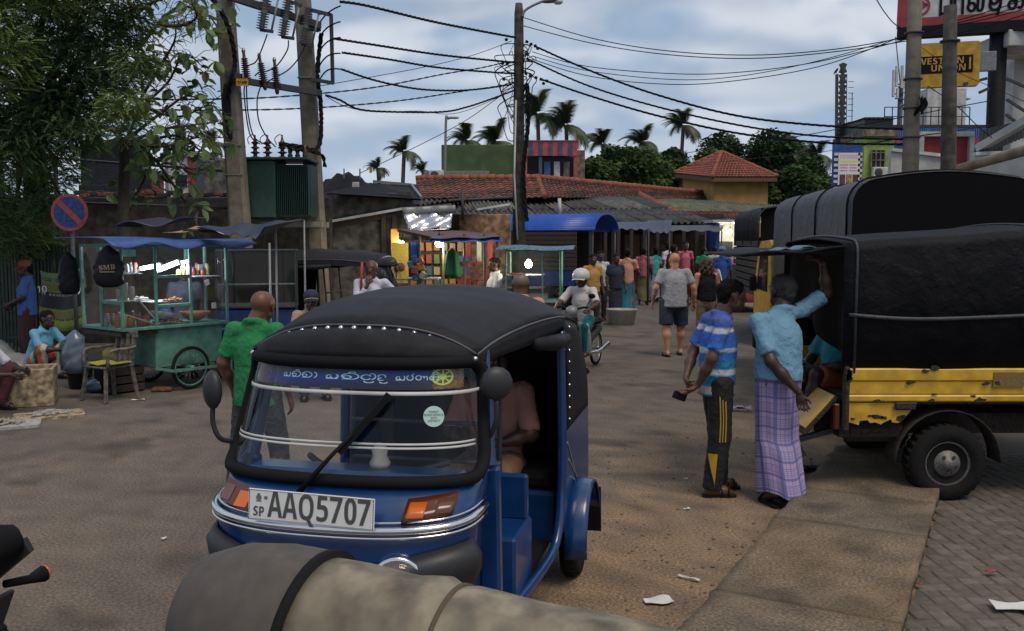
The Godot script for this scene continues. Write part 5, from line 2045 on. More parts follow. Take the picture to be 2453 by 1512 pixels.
func build_carts() -> void:
	var st: SurfaceTool
	var rng := RandomNumberGenerator.new()
	rng.seed = 14
	mat("mint",0.12,0.32,0.25,0.55,"blotch",1.2)
	mat("mint_wood",0.12,0.32,0.245,0.7,"blotch",0.9,"grit",0.08)
	mat("cart_blue",0.012,0.05,0.19,0.5,"blotch",1.0)
	mat("plastic_white",0.5,0.48,0.44,0.5,"blotch",1.5)
	mat("chair_plastic",0.19,0.165,0.145,0.6,"grime",1.5)
	mat("foam",0.52,0.40,0.25,0.85,"grime",1.2,"grit",0.2)
	mat("fish",0.4,0.37,0.33,0.35,"blotch",9.0)
	mat("fried",0.3,0.12,0.035,0.7,"blotch",9.0)
	mat("red_plastic",0.2,0.025,0.02,0.45)
	mat("bag_black",0.014,0.014,0.018,0.3)
	mat("bag_clear",0.09,0.12,0.16,0.25)
	mat("cardboard",0.36,0.25,0.15,0.9)
	mat("paper",0.6,0.58,0.55,0.8)
	mat("green_cloth",0.012,0.11,0.035,0.8,"cloth",2.0)
	lamp("tube_glow",Color(0.96,0.97,1.0),14.0)
	# --- the mint green food cart
	var C := v3(-4.92,0,-11.72)
	var turn := 0.914
	var cart := thing("food_cart","mint green glass food cart on spoked wheels, lit inside","food cart",C,turn)
	var xf := Transform3D(Basis(Vector3.UP,turn),C)
	st = shape()
	box(st,v3(1.0,0.58,-0.46),v3(1.02,0.54,0.78),0.015)
	mk(cart,"body",st,M.mint_wood)
	glass_case(cart,v3(0,0.86,-0.97),v3(1.55,1.93,0),[0,0.47,0.98,1.55],[-0.97,-0.5],"mint")
	for q in [[0.725,1.14,-0.002,0.475,0.045],[0.725,1.52,-0.002,0.475,0.045],[0.0,1.2,-0.24,0.04,0.44]]:
		st = shape()
		box(st,v3(q[0],q[1],q[2]),v3(q[3],0.042,q[4]),0.005)
		mk(cart,"door_rail",st,M.mint)
	for q in [[0.25,1.22,0.44,-0.3],[0.72,1.18,0.48,-0.35],[1.26,1.5,0.54,-0.3],[0.25,1.56,0.44,-0.5]]:
		st = shape()
		box(st,v3(q[0],q[1],q[3]),v3(q[2],0.012,0.4))
		mk(cart,"shelf",st,M.plastic_white)
	st = shape()
	bar(st,v3(0.28,1.24,-0.12),v3(0.56,0.9,-0.1),0.05,0.01)
	bar(st,v3(0.1,1.05,-0.1),v3(0.5,0.9,-0.1),0.05,0.01)
	mk(cart,"tape_strips",st,M.plastic_white)
	st = shape()
	box(st,v3(0.23,1.83,-0.3),v3(0.3,0.09,0.01))
	mk(cart,"green_plate",st,M.mint_wood)
	spoked_wheel(cart,v3(0.92,0.29,0.05),0.29)
	spoked_wheel(cart,v3(0.92,0.29,-0.98),0.29)
	spoked_wheel(cart,v3(0.12,0.2,-0.9),0.2)
	st = shape()
	for q in [[v3(0.42,0.33,0.02),v3(0.62,0.28,0.12)],[v3(0.62,0.28,0.12),v3(1.32,0.28,0.12)],[v3(1.32,0.28,0.12),v3(1.42,0.33,0.02)]]: bar(st,q[0],q[1],0.03,0.035)
	mk(cart,"wheel_guard",st,M.mint)
	st = shape(true)
	tube(st,curve_points([v3(1.5,0.75,-0.1),v3(1.62,0.72,-0.1),v3(1.66,0.4,-0.1),v3(1.66,0.1,-0.1)],5),0.02,7)
	mk(cart,"handle_bar",st,M.mint)
	for k in 3:
		st = shape()
		box(st,v3(1.16 + 0.1*k,[1.63,1.42,1.1][k],-0.03),v3(0.07,0.08,0.004),0.0,Basis(v3(0,0,1),[0.0,0.3,0.05][k]))
		mk(cart,"price_card",st,M.paper)
	# legs and dark shelf under the cabinet's left end
	st = shape()
	box(st,v3(0.25,0.8,-0.5),v3(0.52,0.05,0.92))
	mk(cart,"under_frame",st,M.wood_dark)
	tube_lamp(xf*v3(0.46,1.62,-0.35),xf*v3(0.72,1.665,-0.3),0.026,"left fluorescent tube glowing in the mint food cart",0.22)
	tube_lamp(xf*v3(0.74,1.6,-0.36),xf*v3(0.98,1.7,-0.28),0.032,"middle and brightest fluorescent tube in the mint food cart",0.3)
	tube_lamp(xf*v3(1.03,1.69,-0.3),xf*v3(1.15,1.705,-0.3),0.022,"short right fluorescent tube in the mint food cart",0.12)
	heap(v3(0.78,0.9,-0.25),v3(0.18,0.12,0.16),60,0.022,"fried","fried_snacks","pile of reddish fried snacks in the mint cart","food",4,1.2,xf)
	heap(v3(0.85,1.19,-0.2),v3(0.14,0.05,0.08),22,0.024,"fried","fried_snacks","small pile of snacks on the mint cart's middle shelf","food",5,1.2,xf)
	heap(v3(0.35,1.23,-0.25),v3(0.2,0.03,0.1),18,0.02,"paper","snack_pieces","pale snack pieces on the mint cart's left shelf","food",6,1.2,xf)
	for k in 2:
		var b := thing("food_bowl",["tilted pale basket with a blue cloth in the mint cart","wide brown bowl at the right inside the mint cart"][k],"bowl",xf*[v3(0.66,0.95,-0.2),v3(1.2,0.89,-0.25)][k],turn)
		if k == 0: b.rotation.z = -0.2
		st = shape(true)
		lathe(st,[v2(0.06,0),v2(0.15,0.05),v2(0.2,0.12),v2(0.19,0.12),v2(0.14,0.055),v2(0.02,0.012)],18,Transform3D(Basis.from_scale(Vector3.ONE*(0.8 if k == 0 else 1.05))))
		mk(b,"bowl",st,M.plastic_white if k == 0 else M.fried)
		if k == 0:
			st = shape(true)
			ball(st,v3(0.04,0.1,0),v3(0.11,0.06,0.08),9)
			mk(b,"blue_cloth",st,M.sky_blue_paint)
	for k in 3:
		var b := thing("paper_cup_stack",["left short stack of white cups behind the mint cart's glass","middle tall stack of white cups behind the mint cart's glass","right stack of white cups behind the mint cart's glass"][k],"cups",xf*v3(0.03 + 0.085*k,1.23,-0.12),turn)
		for i in [4,7,5][k]:
			st = shape(true)
			lathe(st,[v2(0.026,0.027*i),v2(0.036,0.027*i + 0.06),v2(0.038,0.027*i + 0.062)],12)
			mk(b,"cup",st,M.plastic_white)
	var tints := ["fried","plastic_white","red_plastic","newsprint","bag_blue_glass","cardboard"]
	mat("newsprint",0.4,0.36,0.12,0.5,"blotch",6.0)
	mat("bag_blue_glass",0.05,0.1,0.2,0.25)
	var nth := ["first","second","third","fourth","fifth","sixth","seventh","eighth"]
	for q in [[0.08,0.875,0.2,"front floor"],[0.06,1.57,0.42,"upper left shelf"],[1.05,1.51,0.3,"upper right shelf"],[0.1,0.875,0.6,"rear floor"]]:
		for i in 7:
			var h := rng.randf_range(0.08,0.17)
			var hue := rng.randi() % 6
			var jar := tag(Node3D.new(),"%s jar or packet, %s from the left on the mint cart's %s" % [["brown","white","red","yellow","blue","cardboard coloured"][hue],nth[i],q[3]],"jar","jars and packets in the mint cart")
			jar.name = numbered("jar")
			add_child(jar)
			jar.transform = xf.translated_local(v3(q[0] + 0.07*i*(1.0 if q[0] < 1.0 else 0.95),q[1],-q[2] - rng.randf_range(0.0,0.08)))
			st = shape(true)
			lathe(st,[v2(0.028,0.0),v2(0.032,0.01),v2(0.032,h*0.8),v2(0.022,h*0.9),v2(0.022,h)],10)
			mk(jar,"jar",st,M[tints[hue]])
			st = shape(true)
			lathe(st,[v2(0.024,h - 0.012),v2(0.024,h + 0.008),v2(0.004,h + 0.01)],10)
			mk(jar,"lid",st,M[tints[(hue + 2) % 6]])
	# roof tarpaulins
	var roof := thing("blue_tarpaulin","blue tarpaulin roof over the mint green food cart","tarpaulin")
	st = shape(true)
	sheet(st,24,8,func(u,v):
		var p := v3(lerpf(-0.28,1.85,u),2.03 + 0.016*sin(u*5.0 + v) - 0.09*pow(v,6.0)*(0.6 + 0.4*sin(u*17.0)),lerpf(-1.15,0.3,v))
		if v > 0.93: p.y -= 0.05
		return xf*p,0.008)
	mk(roof,"cloth",st,M.tarp_blue)
	var strip := thing("cardboard_sheet","torn cardboard lying on the cart's blue tarpaulin roof","cardboard")
	st = shape()
	sheet(st,6,3,func(u,v): return xf*v3(0.75 + 0.5*u,2.1 + 0.09*u*u,-0.25 + 0.3*v),0.006)
	mk(strip,"sheet",st,M.cardboard)
	st = shape()
	box(st,xf*v3(1.2,2.12,0.0),v3(0.5,0.03,0.2),0.0,xf.basis*Basis(v3(0,0,1),-0.05))
	mk(strip,"plank",st,M.wood_dark)
	var navy := thing("navy_tarpaulin","dark navy tarpaulin sagging to a point right of the blue roof","tarpaulin")
	var n0 := at(470,545,12.6)
	var n1 := at(728,526,13.2)
	var n2 := at(640,584,11.6)
	var n3 := at(540,560,11.6)
	st = shape(true)
	sheet(st,18,10,func(u,v): return n0.lerp(n1,u).lerp(n3.lerp(n2,u) + v3(0.0,0.14*u*(1.0 - u),0),v) + v3(0,-0.05*sin(PI*v)*sin(PI*u) + 0.02*sin(u*19.0 + v*3.0) + (0.22*(u - 0.7)/0.3*v if u > 0.7 else 0.0),0),0.008)
	mk(navy,"cloth",st,M.tarp_navy)
	st = shape(true)
	var l0 := at(315,543,13.0)
	var l1 := at(480,530,13.4)
	sheet(st,14,6,func(u,v): return l0.lerp(l1,u) + v3(0,0.05*sin(u*8.0) + 0.1*(1.0 - v)*sin(PI*u),0.9*v - 0.3),0.008)
	mk(navy,"rear_cloth",st,M.tarp_navy)
	for q in [[728,528,13.2],[645,582,11.7],[660,545,12.6]]:
		st = shape(true)
		var p := at(q[0],q[1],q[2])
		tube(st,[p,v3(p.x,0,p.z)],0.014,6)
		mk(navy,"pole",st,M.galvanised)
	# --- blue cart behind it
	var bc := thing("blue_cart","dark blue based glass food cart behind the mint cart","food cart",v3(-3.98,0,-13.5),0.2)
	st = shape()
	box(st,v3(0.25,0.62,-0.4),v3(1.15,0.75,0.75),0.02)
	mk(bc,"body",st,M.cart_blue)
	glass_case(bc,v3(-0.3,1.02,-0.8),v3(0.82,1.85,0),[-0.3,0.45,0.82],[-0.8],"iron",0.022)
	st = shape()
	box(st,v3(0.26,1.36,-0.02),v3(1.1,0.02,0.02))
	mk(bc,"shelf_rail",st,M.galvanised)
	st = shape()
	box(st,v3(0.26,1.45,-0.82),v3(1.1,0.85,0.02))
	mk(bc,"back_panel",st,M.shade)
	for s in [-1,1]: spoked_wheel(bc,v3(0.25 + s*0.55,0.25,0.05),0.25,Basis.IDENTITY,"iron")
	# --- hanging black bags
	for k in 2:
		var p := at([163,258][k],[604,588][k],[12.3,11.55][k])
		var o := thing("black_bag",["plain black plastic bag hanging left of the mint cart","black carrier bag with gold print hanging on the mint cart's glass"][k],"plastic bag",p,0.3)
		knot_bag(o,"bag",Vector3.ZERO,[0.27,0.34][k],[0.56,0.52][k],M.bag_black,3 + k,0.4)
		if k == 1:
			var g := mat("gold_print",0.22,0.17,0.1,0.5)
			letters(o,"SMB",g,0.085,Transform3D(Basis(v3(0,0,1),0.1),v3(-0.01,-0.27,0.085)),0.004,"Droid Serif")
			st = shape()
			box(st,v3(-0.01,-0.325,0.088),v3(0.17,0.012,0.004))
			mk(o,"gold_line",st,g)
	# --- banner at the left
	var ban := thing("printed_banner","green and black printed cloth banner behind the seated vendor","banner")
	var b0 := at(96,648,14.2)
	var b1 := at(200,640,13.4)
	st = shape(true)
	sheet(st,16,10,func(u,v): return b0.lerp(b1,u) + v3(0.02*sin(v*6.0),-0.86*v - 0.07*sin(PI*u),0.05*sin(u*9.0 + v*2.0)),0.004,true)
	mk(ban,"cloth",st,printed("banner_print",scribble_banner(),0.7))
	for q in [["10",108,692,14.0],["247",184,697,13.4]]:
		letters(ban,q[0],M.paper,0.13,Transform3D(Basis(Vector3.UP,0.5),at(q[1],q[2],q[3]) + v3(0,0,0.1)),0.004,"Droid Sans",false)
	# --- plastic chair
	var ch := thing("plastic_chair","dirty white plastic chair with newspapers on its seat","chair",ground(264,958),-0.55)
	st = shape()
	box(st,v3(0,0.43,0),v3(0.44,0.03,0.42),0.012)
	mk(ch,"seat",st,M.chair_plastic)
	for s in [-1,1]:
		for f in [-1,1]:
			st = shape()
			bar(st,v3(s*0.19,0.42,f*0.18),v3(s*0.24,0.0,f*0.23),0.05,0.035,0.008)
			mk(ch,"leg",st,M.chair_plastic)
		st = shape(true)
		tube(st,curve_points([v3(s*0.23,0.43,0.18),v3(s*0.25,0.63,0.16),v3(s*0.25,0.65,-0.1),v3(s*0.22,0.66,-0.22)],5),0.022,7)
		mk(ch,"armrest",st,M.chair_plastic)
	for k in 4:
		st = shape()
		bar(st,v3(-0.15 + 0.1*k,0.44,-0.2),v3(-0.16 + 0.107*k,0.8,-0.27),0.07,0.015,0.004)
		mk(ch,"back_slat",st,M.chair_plastic)
	st = shape()
	bar(st,v3(-0.21,0.81,-0.272),v3(0.21,0.81,-0.272),0.03,0.08,0.01)
	mk(ch,"backrest",st,M.chair_plastic)
	mat("newsprint_yellow",0.42,0.4,0.06,0.8,"blotch",5.0)
	var np := thing("newspapers","yellowish newspapers lying on the dirty plastic chair","newspapers",ch.position,-0.4)
	for k in 3:
		st = shape()
		sheet(st,5,3,func(u,v): return v3(-0.2 + 0.4*u + 0.03*k,0.455 + 0.012*k + 0.015*sin(u*7.0 + k),-0.16 + 0.32*v + 0.02*k),0.004)
		mk(np,"sheet",st,M.newsprint_yellow if k > 0 else M.paper)
	# --- bags, bucket and bundles around the chair
	var hb := thing("clear_bag","clear plastic bag of bottles held before the black bucket","plastic bag",at(178,790,11.6))
	knot_bag(hb,"bag",Vector3.ZERO,0.3,0.55,M.bag_clear,9,0.8)
	var bk := thing("black_bucket","black bucket standing left of the plastic chair","bucket",ground(192,930))
	st = shape(true)
	lathe(st,[v2(0.13,0),v2(0.135,0.01),v2(0.18,0.32),v2(0.19,0.33),v2(0.175,0.33),v2(0.13,0.04),v2(0.01,0.03)],18)
	mk(bk,"bucket",st,M.bag_black)
	var rb := thing("tied_bag","bulging dark blue plastic bag lying in front of the chair","plastic bag",ground(237,940))
	st = shape(true)
	var nz := FastNoiseLite.new()
	nz.frequency = 7.0
	var rings := []
	for i in 9:
		var t := i/8.0
		var rr := 0.19*sqrt(maxf(0.02,1.0 - pow(2.0*t - 0.9,2.0)))
		var r := PackedVector3Array()
		for j in 14:
			var a := TAU*j/14
			var k := 1.0 + 0.3*nz.get_noise_3d(cos(a),sin(a),t)
			r.append(v3(cos(a)*rr*k*1.1,t*0.2,-sin(a)*rr*k*0.8))
		rings.append(r)
	loft(st,rings)
	mat("bag_blue",0.04,0.07,0.11,0.25)
	mk(rb,"bag",st,M.bag_blue)
	var sack := thing("green_sack","yellow green leafy bundle under the mint cart","bundle",xf*v3(0.18,0.5,-0.45))
	st = shape(true)
	ball(st,Vector3.ZERO,v3(0.22,0.14,0.16),10)
	mk(sack,"bundle",st,M.newsprint_yellow)
	var crate := thing("dark_crate","dark wooden crate on the ground under the mint cart","crate",xf*v3(0.2,0.17,-0.5),turn)
	for k in 3:
		st = shape()
		box(st,v3(0,-0.1 + 0.11*k,0.2),v3(0.5,0.09,0.015),0.003)
		mk(crate,"plank",st,M.wood_dark)
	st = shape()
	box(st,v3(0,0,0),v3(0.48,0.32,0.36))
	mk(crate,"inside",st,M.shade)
	var brick := thing("flat_stone","flat brown stone by the mint cart's front wheel","stone",ground(388,938))
	st = shape()
	box(st,v3(0,0.03,0),v3(0.26,0.06,0.16),0.02,Basis(Vector3.UP,0.2))
	mk(brick,"stone",st,M.broken_brick)
	# --- foam fish box and fish boards
	var fb := thing("foam_box","open stained foam fish box at the left edge","box",ground(76,968),0.35)
	fb.scale = v3(1.1,1.15,1.35)
	st = shape()
	for q in [[v3(0,0.2,0.17),v3(0.5,0.4,0.035)],[v3(0,0.2,-0.17),v3(0.5,0.4,0.035)],[v3(0.232,0.2,0),v3(0.035,0.398,0.306)],[v3(-0.232,0.2,0),v3(0.035,0.398,0.306)],[v3(0,0.02,0),v3(0.43,0.035,0.305)]]: box(st,q[0],q[1],0.008)
	mk(fb,"walls",st,M.foam)
	for k in 2:
		var p: Vector3 = [ground(118,998),ground(8,1022)][k]
		var o := thing("fish_board",["rounded pale board with small fish, nearest the foam box","white board of small fish cut by the left edge"][k],"board",p,[0.5,0.42][k])
		st = shape()
		var pts := PackedVector2Array()
		for q in [[0.3,0.16,0],[-0.3,0.16,90],[-0.3,-0.16,180],[0.3,-0.16,270]]:
			for a in arc(q[0],q[1],0.06,0.06,q[2],q[2] + 90,3): pts.append(v2(a[0],a[1]))
		slab(st,pts,0.03,Transform3D(Basis(Vector3.RIGHT,-PI/2),v3(0,0.015,0)))
		mk(o,"board",st,M.foam if k == 0 else M.plastic_white)
		for i in 34:
			var f := shape(true)
			var a := rng.randf()*TAU
			var r := sqrt(rng.randf())
			var c := v3(cos(a)*r*0.2 - 0.02,0.04 + 0.035*(1.0 - r),sin(a)*r*0.11)
			var yaw := rng.randf()*TAU
			var d := v3(cos(yaw),0,sin(yaw))
			var bend := v3(-d.z,0,d.x)*rng.randf_range(-0.015,0.015)
			tube(f,[c - d*0.075,c - d*0.045 + bend,c + bend*1.5,c + d*0.045 + bend,c + d*0.06,c + d*0.08 + v3(0,0.006,0)],[0.004,0.014,0.016,0.008,0.004,0.012],6)
			var fish := tag(mk(self,"small_fish",f,M.fish),"small silvery fish in the heap on the %s board" % ["rounded pale","white left"][k],"fish","small fish heaped on the %s board" % ["rounded","white"][k])
			fish.position = o.position
			fish.rotation = o.rotation
	var ws := thing("woven_sack","crumpled white woven sack behind the foam fish box","sack",ground(62,890))
	st = shape(true)
	sheet(st,12,8,func(u,v): return v3(-0.55 + 0.85*u,0.42*pow(1.0 - u,1.3)*(1.0 - 0.5*v) + 0.05 + 0.035*sin(u*14.0 + v*9.0),-0.25 + 0.5*v),0.01)
	mk(ws,"cloth",st,M.plastic_white)

func build_kiosk() -> void:
	var st: SurfaceTool
	var rng := RandomNumberGenerator.new()
	rng.seed = 19
	# --- the plastered shack with its corrugated roof
	var sk := thing("plastered_shack","orange plastered shack with a corrugated sheet roof behind the kiosk","shack")
	var a0 := at(783,522,19.6)
	var a1 := at(958,490,18.8)
	st = shape()
	box(st,v3((a0.x + a1.x)/2 + 0.1,1.3,-20.4),v3(a1.x - a0.x + 0.5,2.6,0.2))
	mk(sk,"left_wall",st,M.plaster_orange)
	st = shape()
	box(st,v3(at(860,600,20).x + 0.2,0.93,-20.15),v3(1.6,1.86,0.3),0.02)
	mk(sk,"rubble_wall",st,mat("rubble",0.33,0.28,0.21,0.95,"grime",2.2,"bump",3.0))
	st = shape()
	var b0 := at(1100,560,21.3)
	var b1 := at(1224,500,21.3)
	box(st,v3((b0.x + b1.x)/2,b1.y/2 - 0.1,-21.4),v3(b1.x - b0.x,b1.y - 0.05,0.2),0.02)
	mk(sk,"right_wall",st,M.plaster_stain)
	st = shape()
	box(st,v3(at(1030,560,21.6).x,1.3,-21.9),v3(1.9,2.6,0.1))
	mk(sk,"inner_wall",st,M.wood_dark)
	for k in 5:
		var t0 := k/5.0
		var t1 := (k + 1)/5.0
		var lo0 := at(790,526,18.8).lerp(at(1078,484,18.6),t0)
		var lo1 := at(790,526,18.8).lerp(at(1078,484,18.6),t1 + 0.01)
		var hi0 := at(790,505,22.0).lerp(at(1225,476,24.0),t0)
		var hi1 := at(790,505,22.0).lerp(at(1225,476,24.0),t1 + 0.01)
		st = shape(true)
		sheet(st,30,2,func(u,v): return hi0.lerp(hi1,u).lerp(lo0.lerp(lo1,u),v) + v3(0,0.03*sin(TAU*u*5.0) + 0.01*k,0),0.007)
		mk(sk,"roof_sheet",st,M.asbestos if k != 3 else M.asbestos_pale)
	for k in 3:
		st = shape(true)
		var p := at(1080 + 48*k,486,20.0)
		var q := at(1080 + 48*(k + 1),482,20.2)
		var r := at(1090 + 48*k,502,18.9)
		var s := at(1090 + 48*(k + 1),497,19.1)
		sheet(st,30,2,func(u,v): return p.lerp(q,u).lerp(r.lerp(s,u),v) + v3(0,0.03*sin(TAU*u*5.0),0),0.007)
		mk(sk,"roof_sheet",st,M.asbestos_pale)
	st = shape()
	bar(st,at(788,531,18.7),at(965,500,18.6),0.06,0.05)
	bar(st,at(1142,502,18.8),at(1222,489,18.9),0.05,0.04)
	mk(sk,"roof_edge",st,M.plaster_white)
	st = shape()
	bar(st,at(788,538,18.8),at(962,508,18.7),0.1,0.16)
	mk(sk,"eave_beam",st,M.wood_dark)
	for u in [919,945]:
		st = shape()
		var p := at(u,512,18.7)
		box(st,v3(p.x,p.y/2,p.z),v3(0.1,p.y,0.1),0.008)
		mk(sk,"post",st,M.wood_dark)
	st = shape()
	for i in 6: bar(st,at(923 + i*4,525,18.7),at(923 + i*4,700,18.7),0.008,0.008)
	for i in 16: bar(st,at(921,530 + i*11,18.71),at(944,530 + i*11,18.71),0.008,0.008)
	mk(sk,"wire_grille",st,M.iron)
	for q in [[1107,455,528,19.0],[1340,475,520,30.0]]:
		st = shape(true)
		tube(st,[at(q[0],q[1],q[3]),at(q[0] + 2,q[2],q[3])],0.035*q[3]/19.0,7)
		mk(sk,"vent_pipe",st,M.iron if q[0] < 1200 else M.plaster_white)
	# silver reflective sheeting over the kiosk
	var sil := thing("silver_sheet","crumpled silver plastic sheet hung above the kiosk's roof","plastic sheet")
	mat("silver_film",0.55,0.55,0.58,0.22,"",1.0,"bump",0.5,0.8)
	st = shape(true)
	var f0 := at(965,508,18.5)
	var f1 := at(1085,502,18.6)
	var f2 := at(978,550,18.2)
	var f3 := at(1080,546,18.4)
	sheet(st,16,10,func(u,v): return f0.lerp(f1,u).lerp(f2.lerp(f3,u),v) + v3(0,0.0,0.05*sin(u*11.0 + v*4.0)*sin(v*6.0)),0.004)
	mk(sil,"sheet",st,M.silver_film)
	st = shape(true)
	sheet(st,16,2,func(u,v): return at(964,497,18.45).lerp(at(1091,491,18.5),u) + v3(0,-0.16*v,0.02*sin(u*20.0)),0.004)
	mk(sil,"pale_strip",st,M.galvanised)
	st = shape(true)
	sheet(st,12,3,func(u,v): return at(978,553,17.6).lerp(at(1075,550,17.8),u) + v3(0,0.06*sin(u*9.0)*v,-0.25*v),0.01)
	mk(sil,"fallen_fold",st,M.silver_film)
	# --- the kiosk
	var k := thing("snack_kiosk","small snack kiosk with brown and blue tarpaulin roof and glass counter","kiosk")
	var r0 := at(938,549,17.2)
	var r1 := at(1172,556,18.6)
	var r2 := at(1202,568,16.4)
	var r3 := at(1030,570,15.6)
	st = shape(true)
	sheet(st,16,8,func(u,v): return r0.lerp(r1,u).lerp(r3.lerp(r2,u),v) + v3(0,0.012*sin(u*12.0 + v*3.0),0),0.01)
	mk(k,"roof_cloth",st,mat("tarp_brown",0.13,0.07,0.055,0.7,"blotch",1.5))
	st = shape(true)
	sheet(st,20,3,func(u,v): return r3.lerp(r2,u) + v3(0,-0.07*v + 0.025*(1.0 - v) + 0.012*sin(u*24.0),-0.25*(1.0 - v) + 0.02*sin(u*15.0)),0.006)
	mk(k,"blue_edge",st,M.tarp_blue)
	st = shape()
	bar(st,r0,r3,0.03,0.05)
	mk(k,"roof_beam",st,M.wood_dark)
	for q in [[1005,565,15.8],[1062,560,16.6],[1112,560,16.2],[1160,560,16.6],[1190,566,16.5]]:
		st = shape(true)
		var p := at(q[0],q[1],q[2])
		tube(st,[p,v3(p.x,0,p.z)],0.022,6)
		mk(k,"post",st,M.iron)
	st = shape()
	box(st,at(1010,600,17.9)*v3(1,0,1) + v3(0.1,1.0,0),v3(1.3,2.0,0.06))
	mk(k,"back_board",st,M.wood_dark)
	var cp := at(978,664,16.0)
	var cs := Node3D.new()
	cs.name = "counter"
	k.add_child(cs)
	var cw := at(1042,664,16.0).x - cp.x + 0.35
	glass_case(k,v3(cp.x - 0.3,0.35,-16.7),v3(cp.x - 0.3 + cw,1.32,-16.05),[cp.x - 0.3,cp.x,cp.x - 0.3 + cw],[-16.7],"galvanised",0.025)
	var packs := [v3(0.5,0.2,0.03),v3(0.5,0.33,0.05),v3(0.06,0.15,0.4),v3(0.4,0.06,0.04),v3(0.08,0.25,0.07),v3(0.55,0.45,0.3)]
	for i in 6: mat("packet_%d" % i,packs[i].x*0.5,packs[i].y*0.5,packs[i].z*0.5,0.4)
	var hues := ["orange","yellow","blue","red","green","pale"]
	for row in 3:
		for i in 7:
			st = shape()
			box(st,v3(cp.x - 0.22 + 0.112*i,0.42 + 0.28*row + 0.11,-16.2 - 0.05*(i % 2)),v3(0.09,rng.randf_range(0.16,0.22),0.05),0.01,Basis(v3(0,0,1),rng.randf_range(-0.06,0.06)))
			var hue := rng.randi() % 6
			tag(mk(self,"snack_packet",st,M["packet_%d" % hue]),"%s snack packet, %s from the left on the %s shelf of the kiosk's counter" % [hues[hue],["first","second","third","fourth","fifth","sixth","seventh"][i],["lowest","middle","top"][row]],"packet","packets in the kiosk counter")
		st = shape()
		box(st,v3(cp.x - 0.3 + cw/2,0.4 + 0.28*row,-16.35),v3(cw - 0.04,0.012,0.6))
		mk(k,"shelf",st,M.galvanised)
	for row in 4:
		for i in 8:
			var hue := rng.randi() % 6
			st = shape()
			box(st,v3(cp.x - 0.1 + 0.15*i,1.1 + 0.23*row + 0.08,-17.78),v3(0.12,rng.randf_range(0.13,0.19),0.06),0.01,Basis(v3(0,0,1),rng.randf_range(-0.05,0.05)))
			tag(mk(self,"goods_packet",st,M["packet_%d" % hue]),"%s goods packet, %s from the left in %s row on the kiosk's back board" % [hues[hue],["first","second","third","fourth","fifth","sixth","seventh","eighth"][i],["the lowest","the second","the third","the top"][row]],"packet","packets on the kiosk's back board")
	# hanging packets, poster, green cloth
	for i in 12:
		st = shape()
		var p := at(992 + 14*sin(i*1.7) + i*1.6,622 + i*4.2,15.7 + 0.04*(i % 3))
		box(st,p,v3(0.1,0.13,0.03),0.012,Basis.from_euler(v3(0,rng.randf_range(-0.6,0.6),rng.randf_range(-0.7,0.7))))
		var hue := rng.randi() % 6
		tag(mk(self,"snack_packet",st,M["packet_%d" % hue]),"%s snack packet, %s from the top of the bunch hanging at the kiosk" % [hues[hue],["first","second","third","fourth","fifth","sixth","seventh","eighth","ninth","tenth","eleventh","twelfth"][i]],"packet","packets hanging in a bunch at the kiosk")
	var po := thing("yellow_poster","yellow product poster on the kiosk's left side","poster")
	st = shape()
	box(st,at(958,630,16.6),v3(0.3,0.72,0.012),0.0,Basis(Vector3.UP,0.15))
	mk(po,"sheet",st,mat("poster_yellow",0.5,0.38,0.06,0.6,"blotch",4.0))
	st = shape(true)
	ball(st,at(960,640,16.57),v3(0.09,0.08,0.012),12)
	mk(po,"print",st,M.broken_brick)
	st = shape()
	box(st,at(946,575,16.9),v3(0.14,0.4,0.012))
	mk(po,"orange_sheet",st,mat("poster_orange",0.42,0.15,0.03,0.6))
	var gc := thing("green_cloth","green cloth hanging from the kiosk's roof edge","cloth")
	st = shape(true)
	var g0 := at(1070,592,16.1)
	var g1 := at(1098,596,16.1)
	sheet(st,10,10,func(u,v): return g0.lerp(g1,u) + v3((u - 0.5)*0.1*v,-0.5*v + 0.08*absf(u - 0.5)*(1.0 - v)*-2.0,0.04*sin(u*11.0)),0.006)
	mk(gc,"cloth",st,M.green_cloth)
	var bcloth := thing("blue_cloth","dark blue cloth hanging on the kiosk's front post","cloth")
	st = shape(true)
	sheet(st,6,8,func(u,v): return at(981,580,15.9) + v3(0.16*u + 0.06*v*u,-0.55*v,0.03*sin(u*8.0)),0.006)
	mk(bcloth,"cloth",st,M.blue_paint)
	for i in 5:
		st = shape()
		box(st,at(1122 + i*13,598 + 6*(i % 2),17.2),v3(0.09,rng.randf_range(0.25,0.5),0.02),0.004)
		tag(mk(self,"hanging_strip",st,[M.red_plastic,M.plaster_grey,M.plaster_white,M.slate_paint,M.pink_paint][i]),["red goods strip hanging behind the green cloth","grey goods strip hanging at the kiosk's right half","pale goods strip, third along the kiosk's right half","bluish goods strip at the kiosk's right half","pink goods strip next to the white polo man"][i],"goods")
	bulb(at(1052,583,16.5),0.075,Color(1.0,0.93,0.76),22.0,0.8,"brightest round bulb hanging in the snack kiosk")
	bulb(at(957,582,16.8),0.035,Color(1.0,0.93,0.76),18.0,0.1,"small bulb above the yellow poster, left of the other")
	bulb(at(965,584,16.7),0.035,Color(1.0,0.93,0.76),18.0,0.1,"small bulb above the yellow poster, right of the other")
	# red rack right of the cloth
	var rr := thing("red_rack","red wire goods rack in the kiosk's right half","rack")
	st = shape()
	for i in 4:
		bar(st,at(1120,628 + i*22,17.0),at(1166,628 + i*22,17.0),0.02,0.025)
	for u in [1120,1142,1166]: bar(st,at(u,620,17.0),at(u,705,17.0),0.02,0.02)
	mk(rr,"frame",st,M.red_plastic)
	# --- the second glass cart, right of the kiosk
	var p3 := at(1212,660,15.6)
	var gcart := thing("glass_cart","glass snack cart with a bulb inside, before the wooden pole","food cart",v3(p3.x,0,-15.8),-0.1)
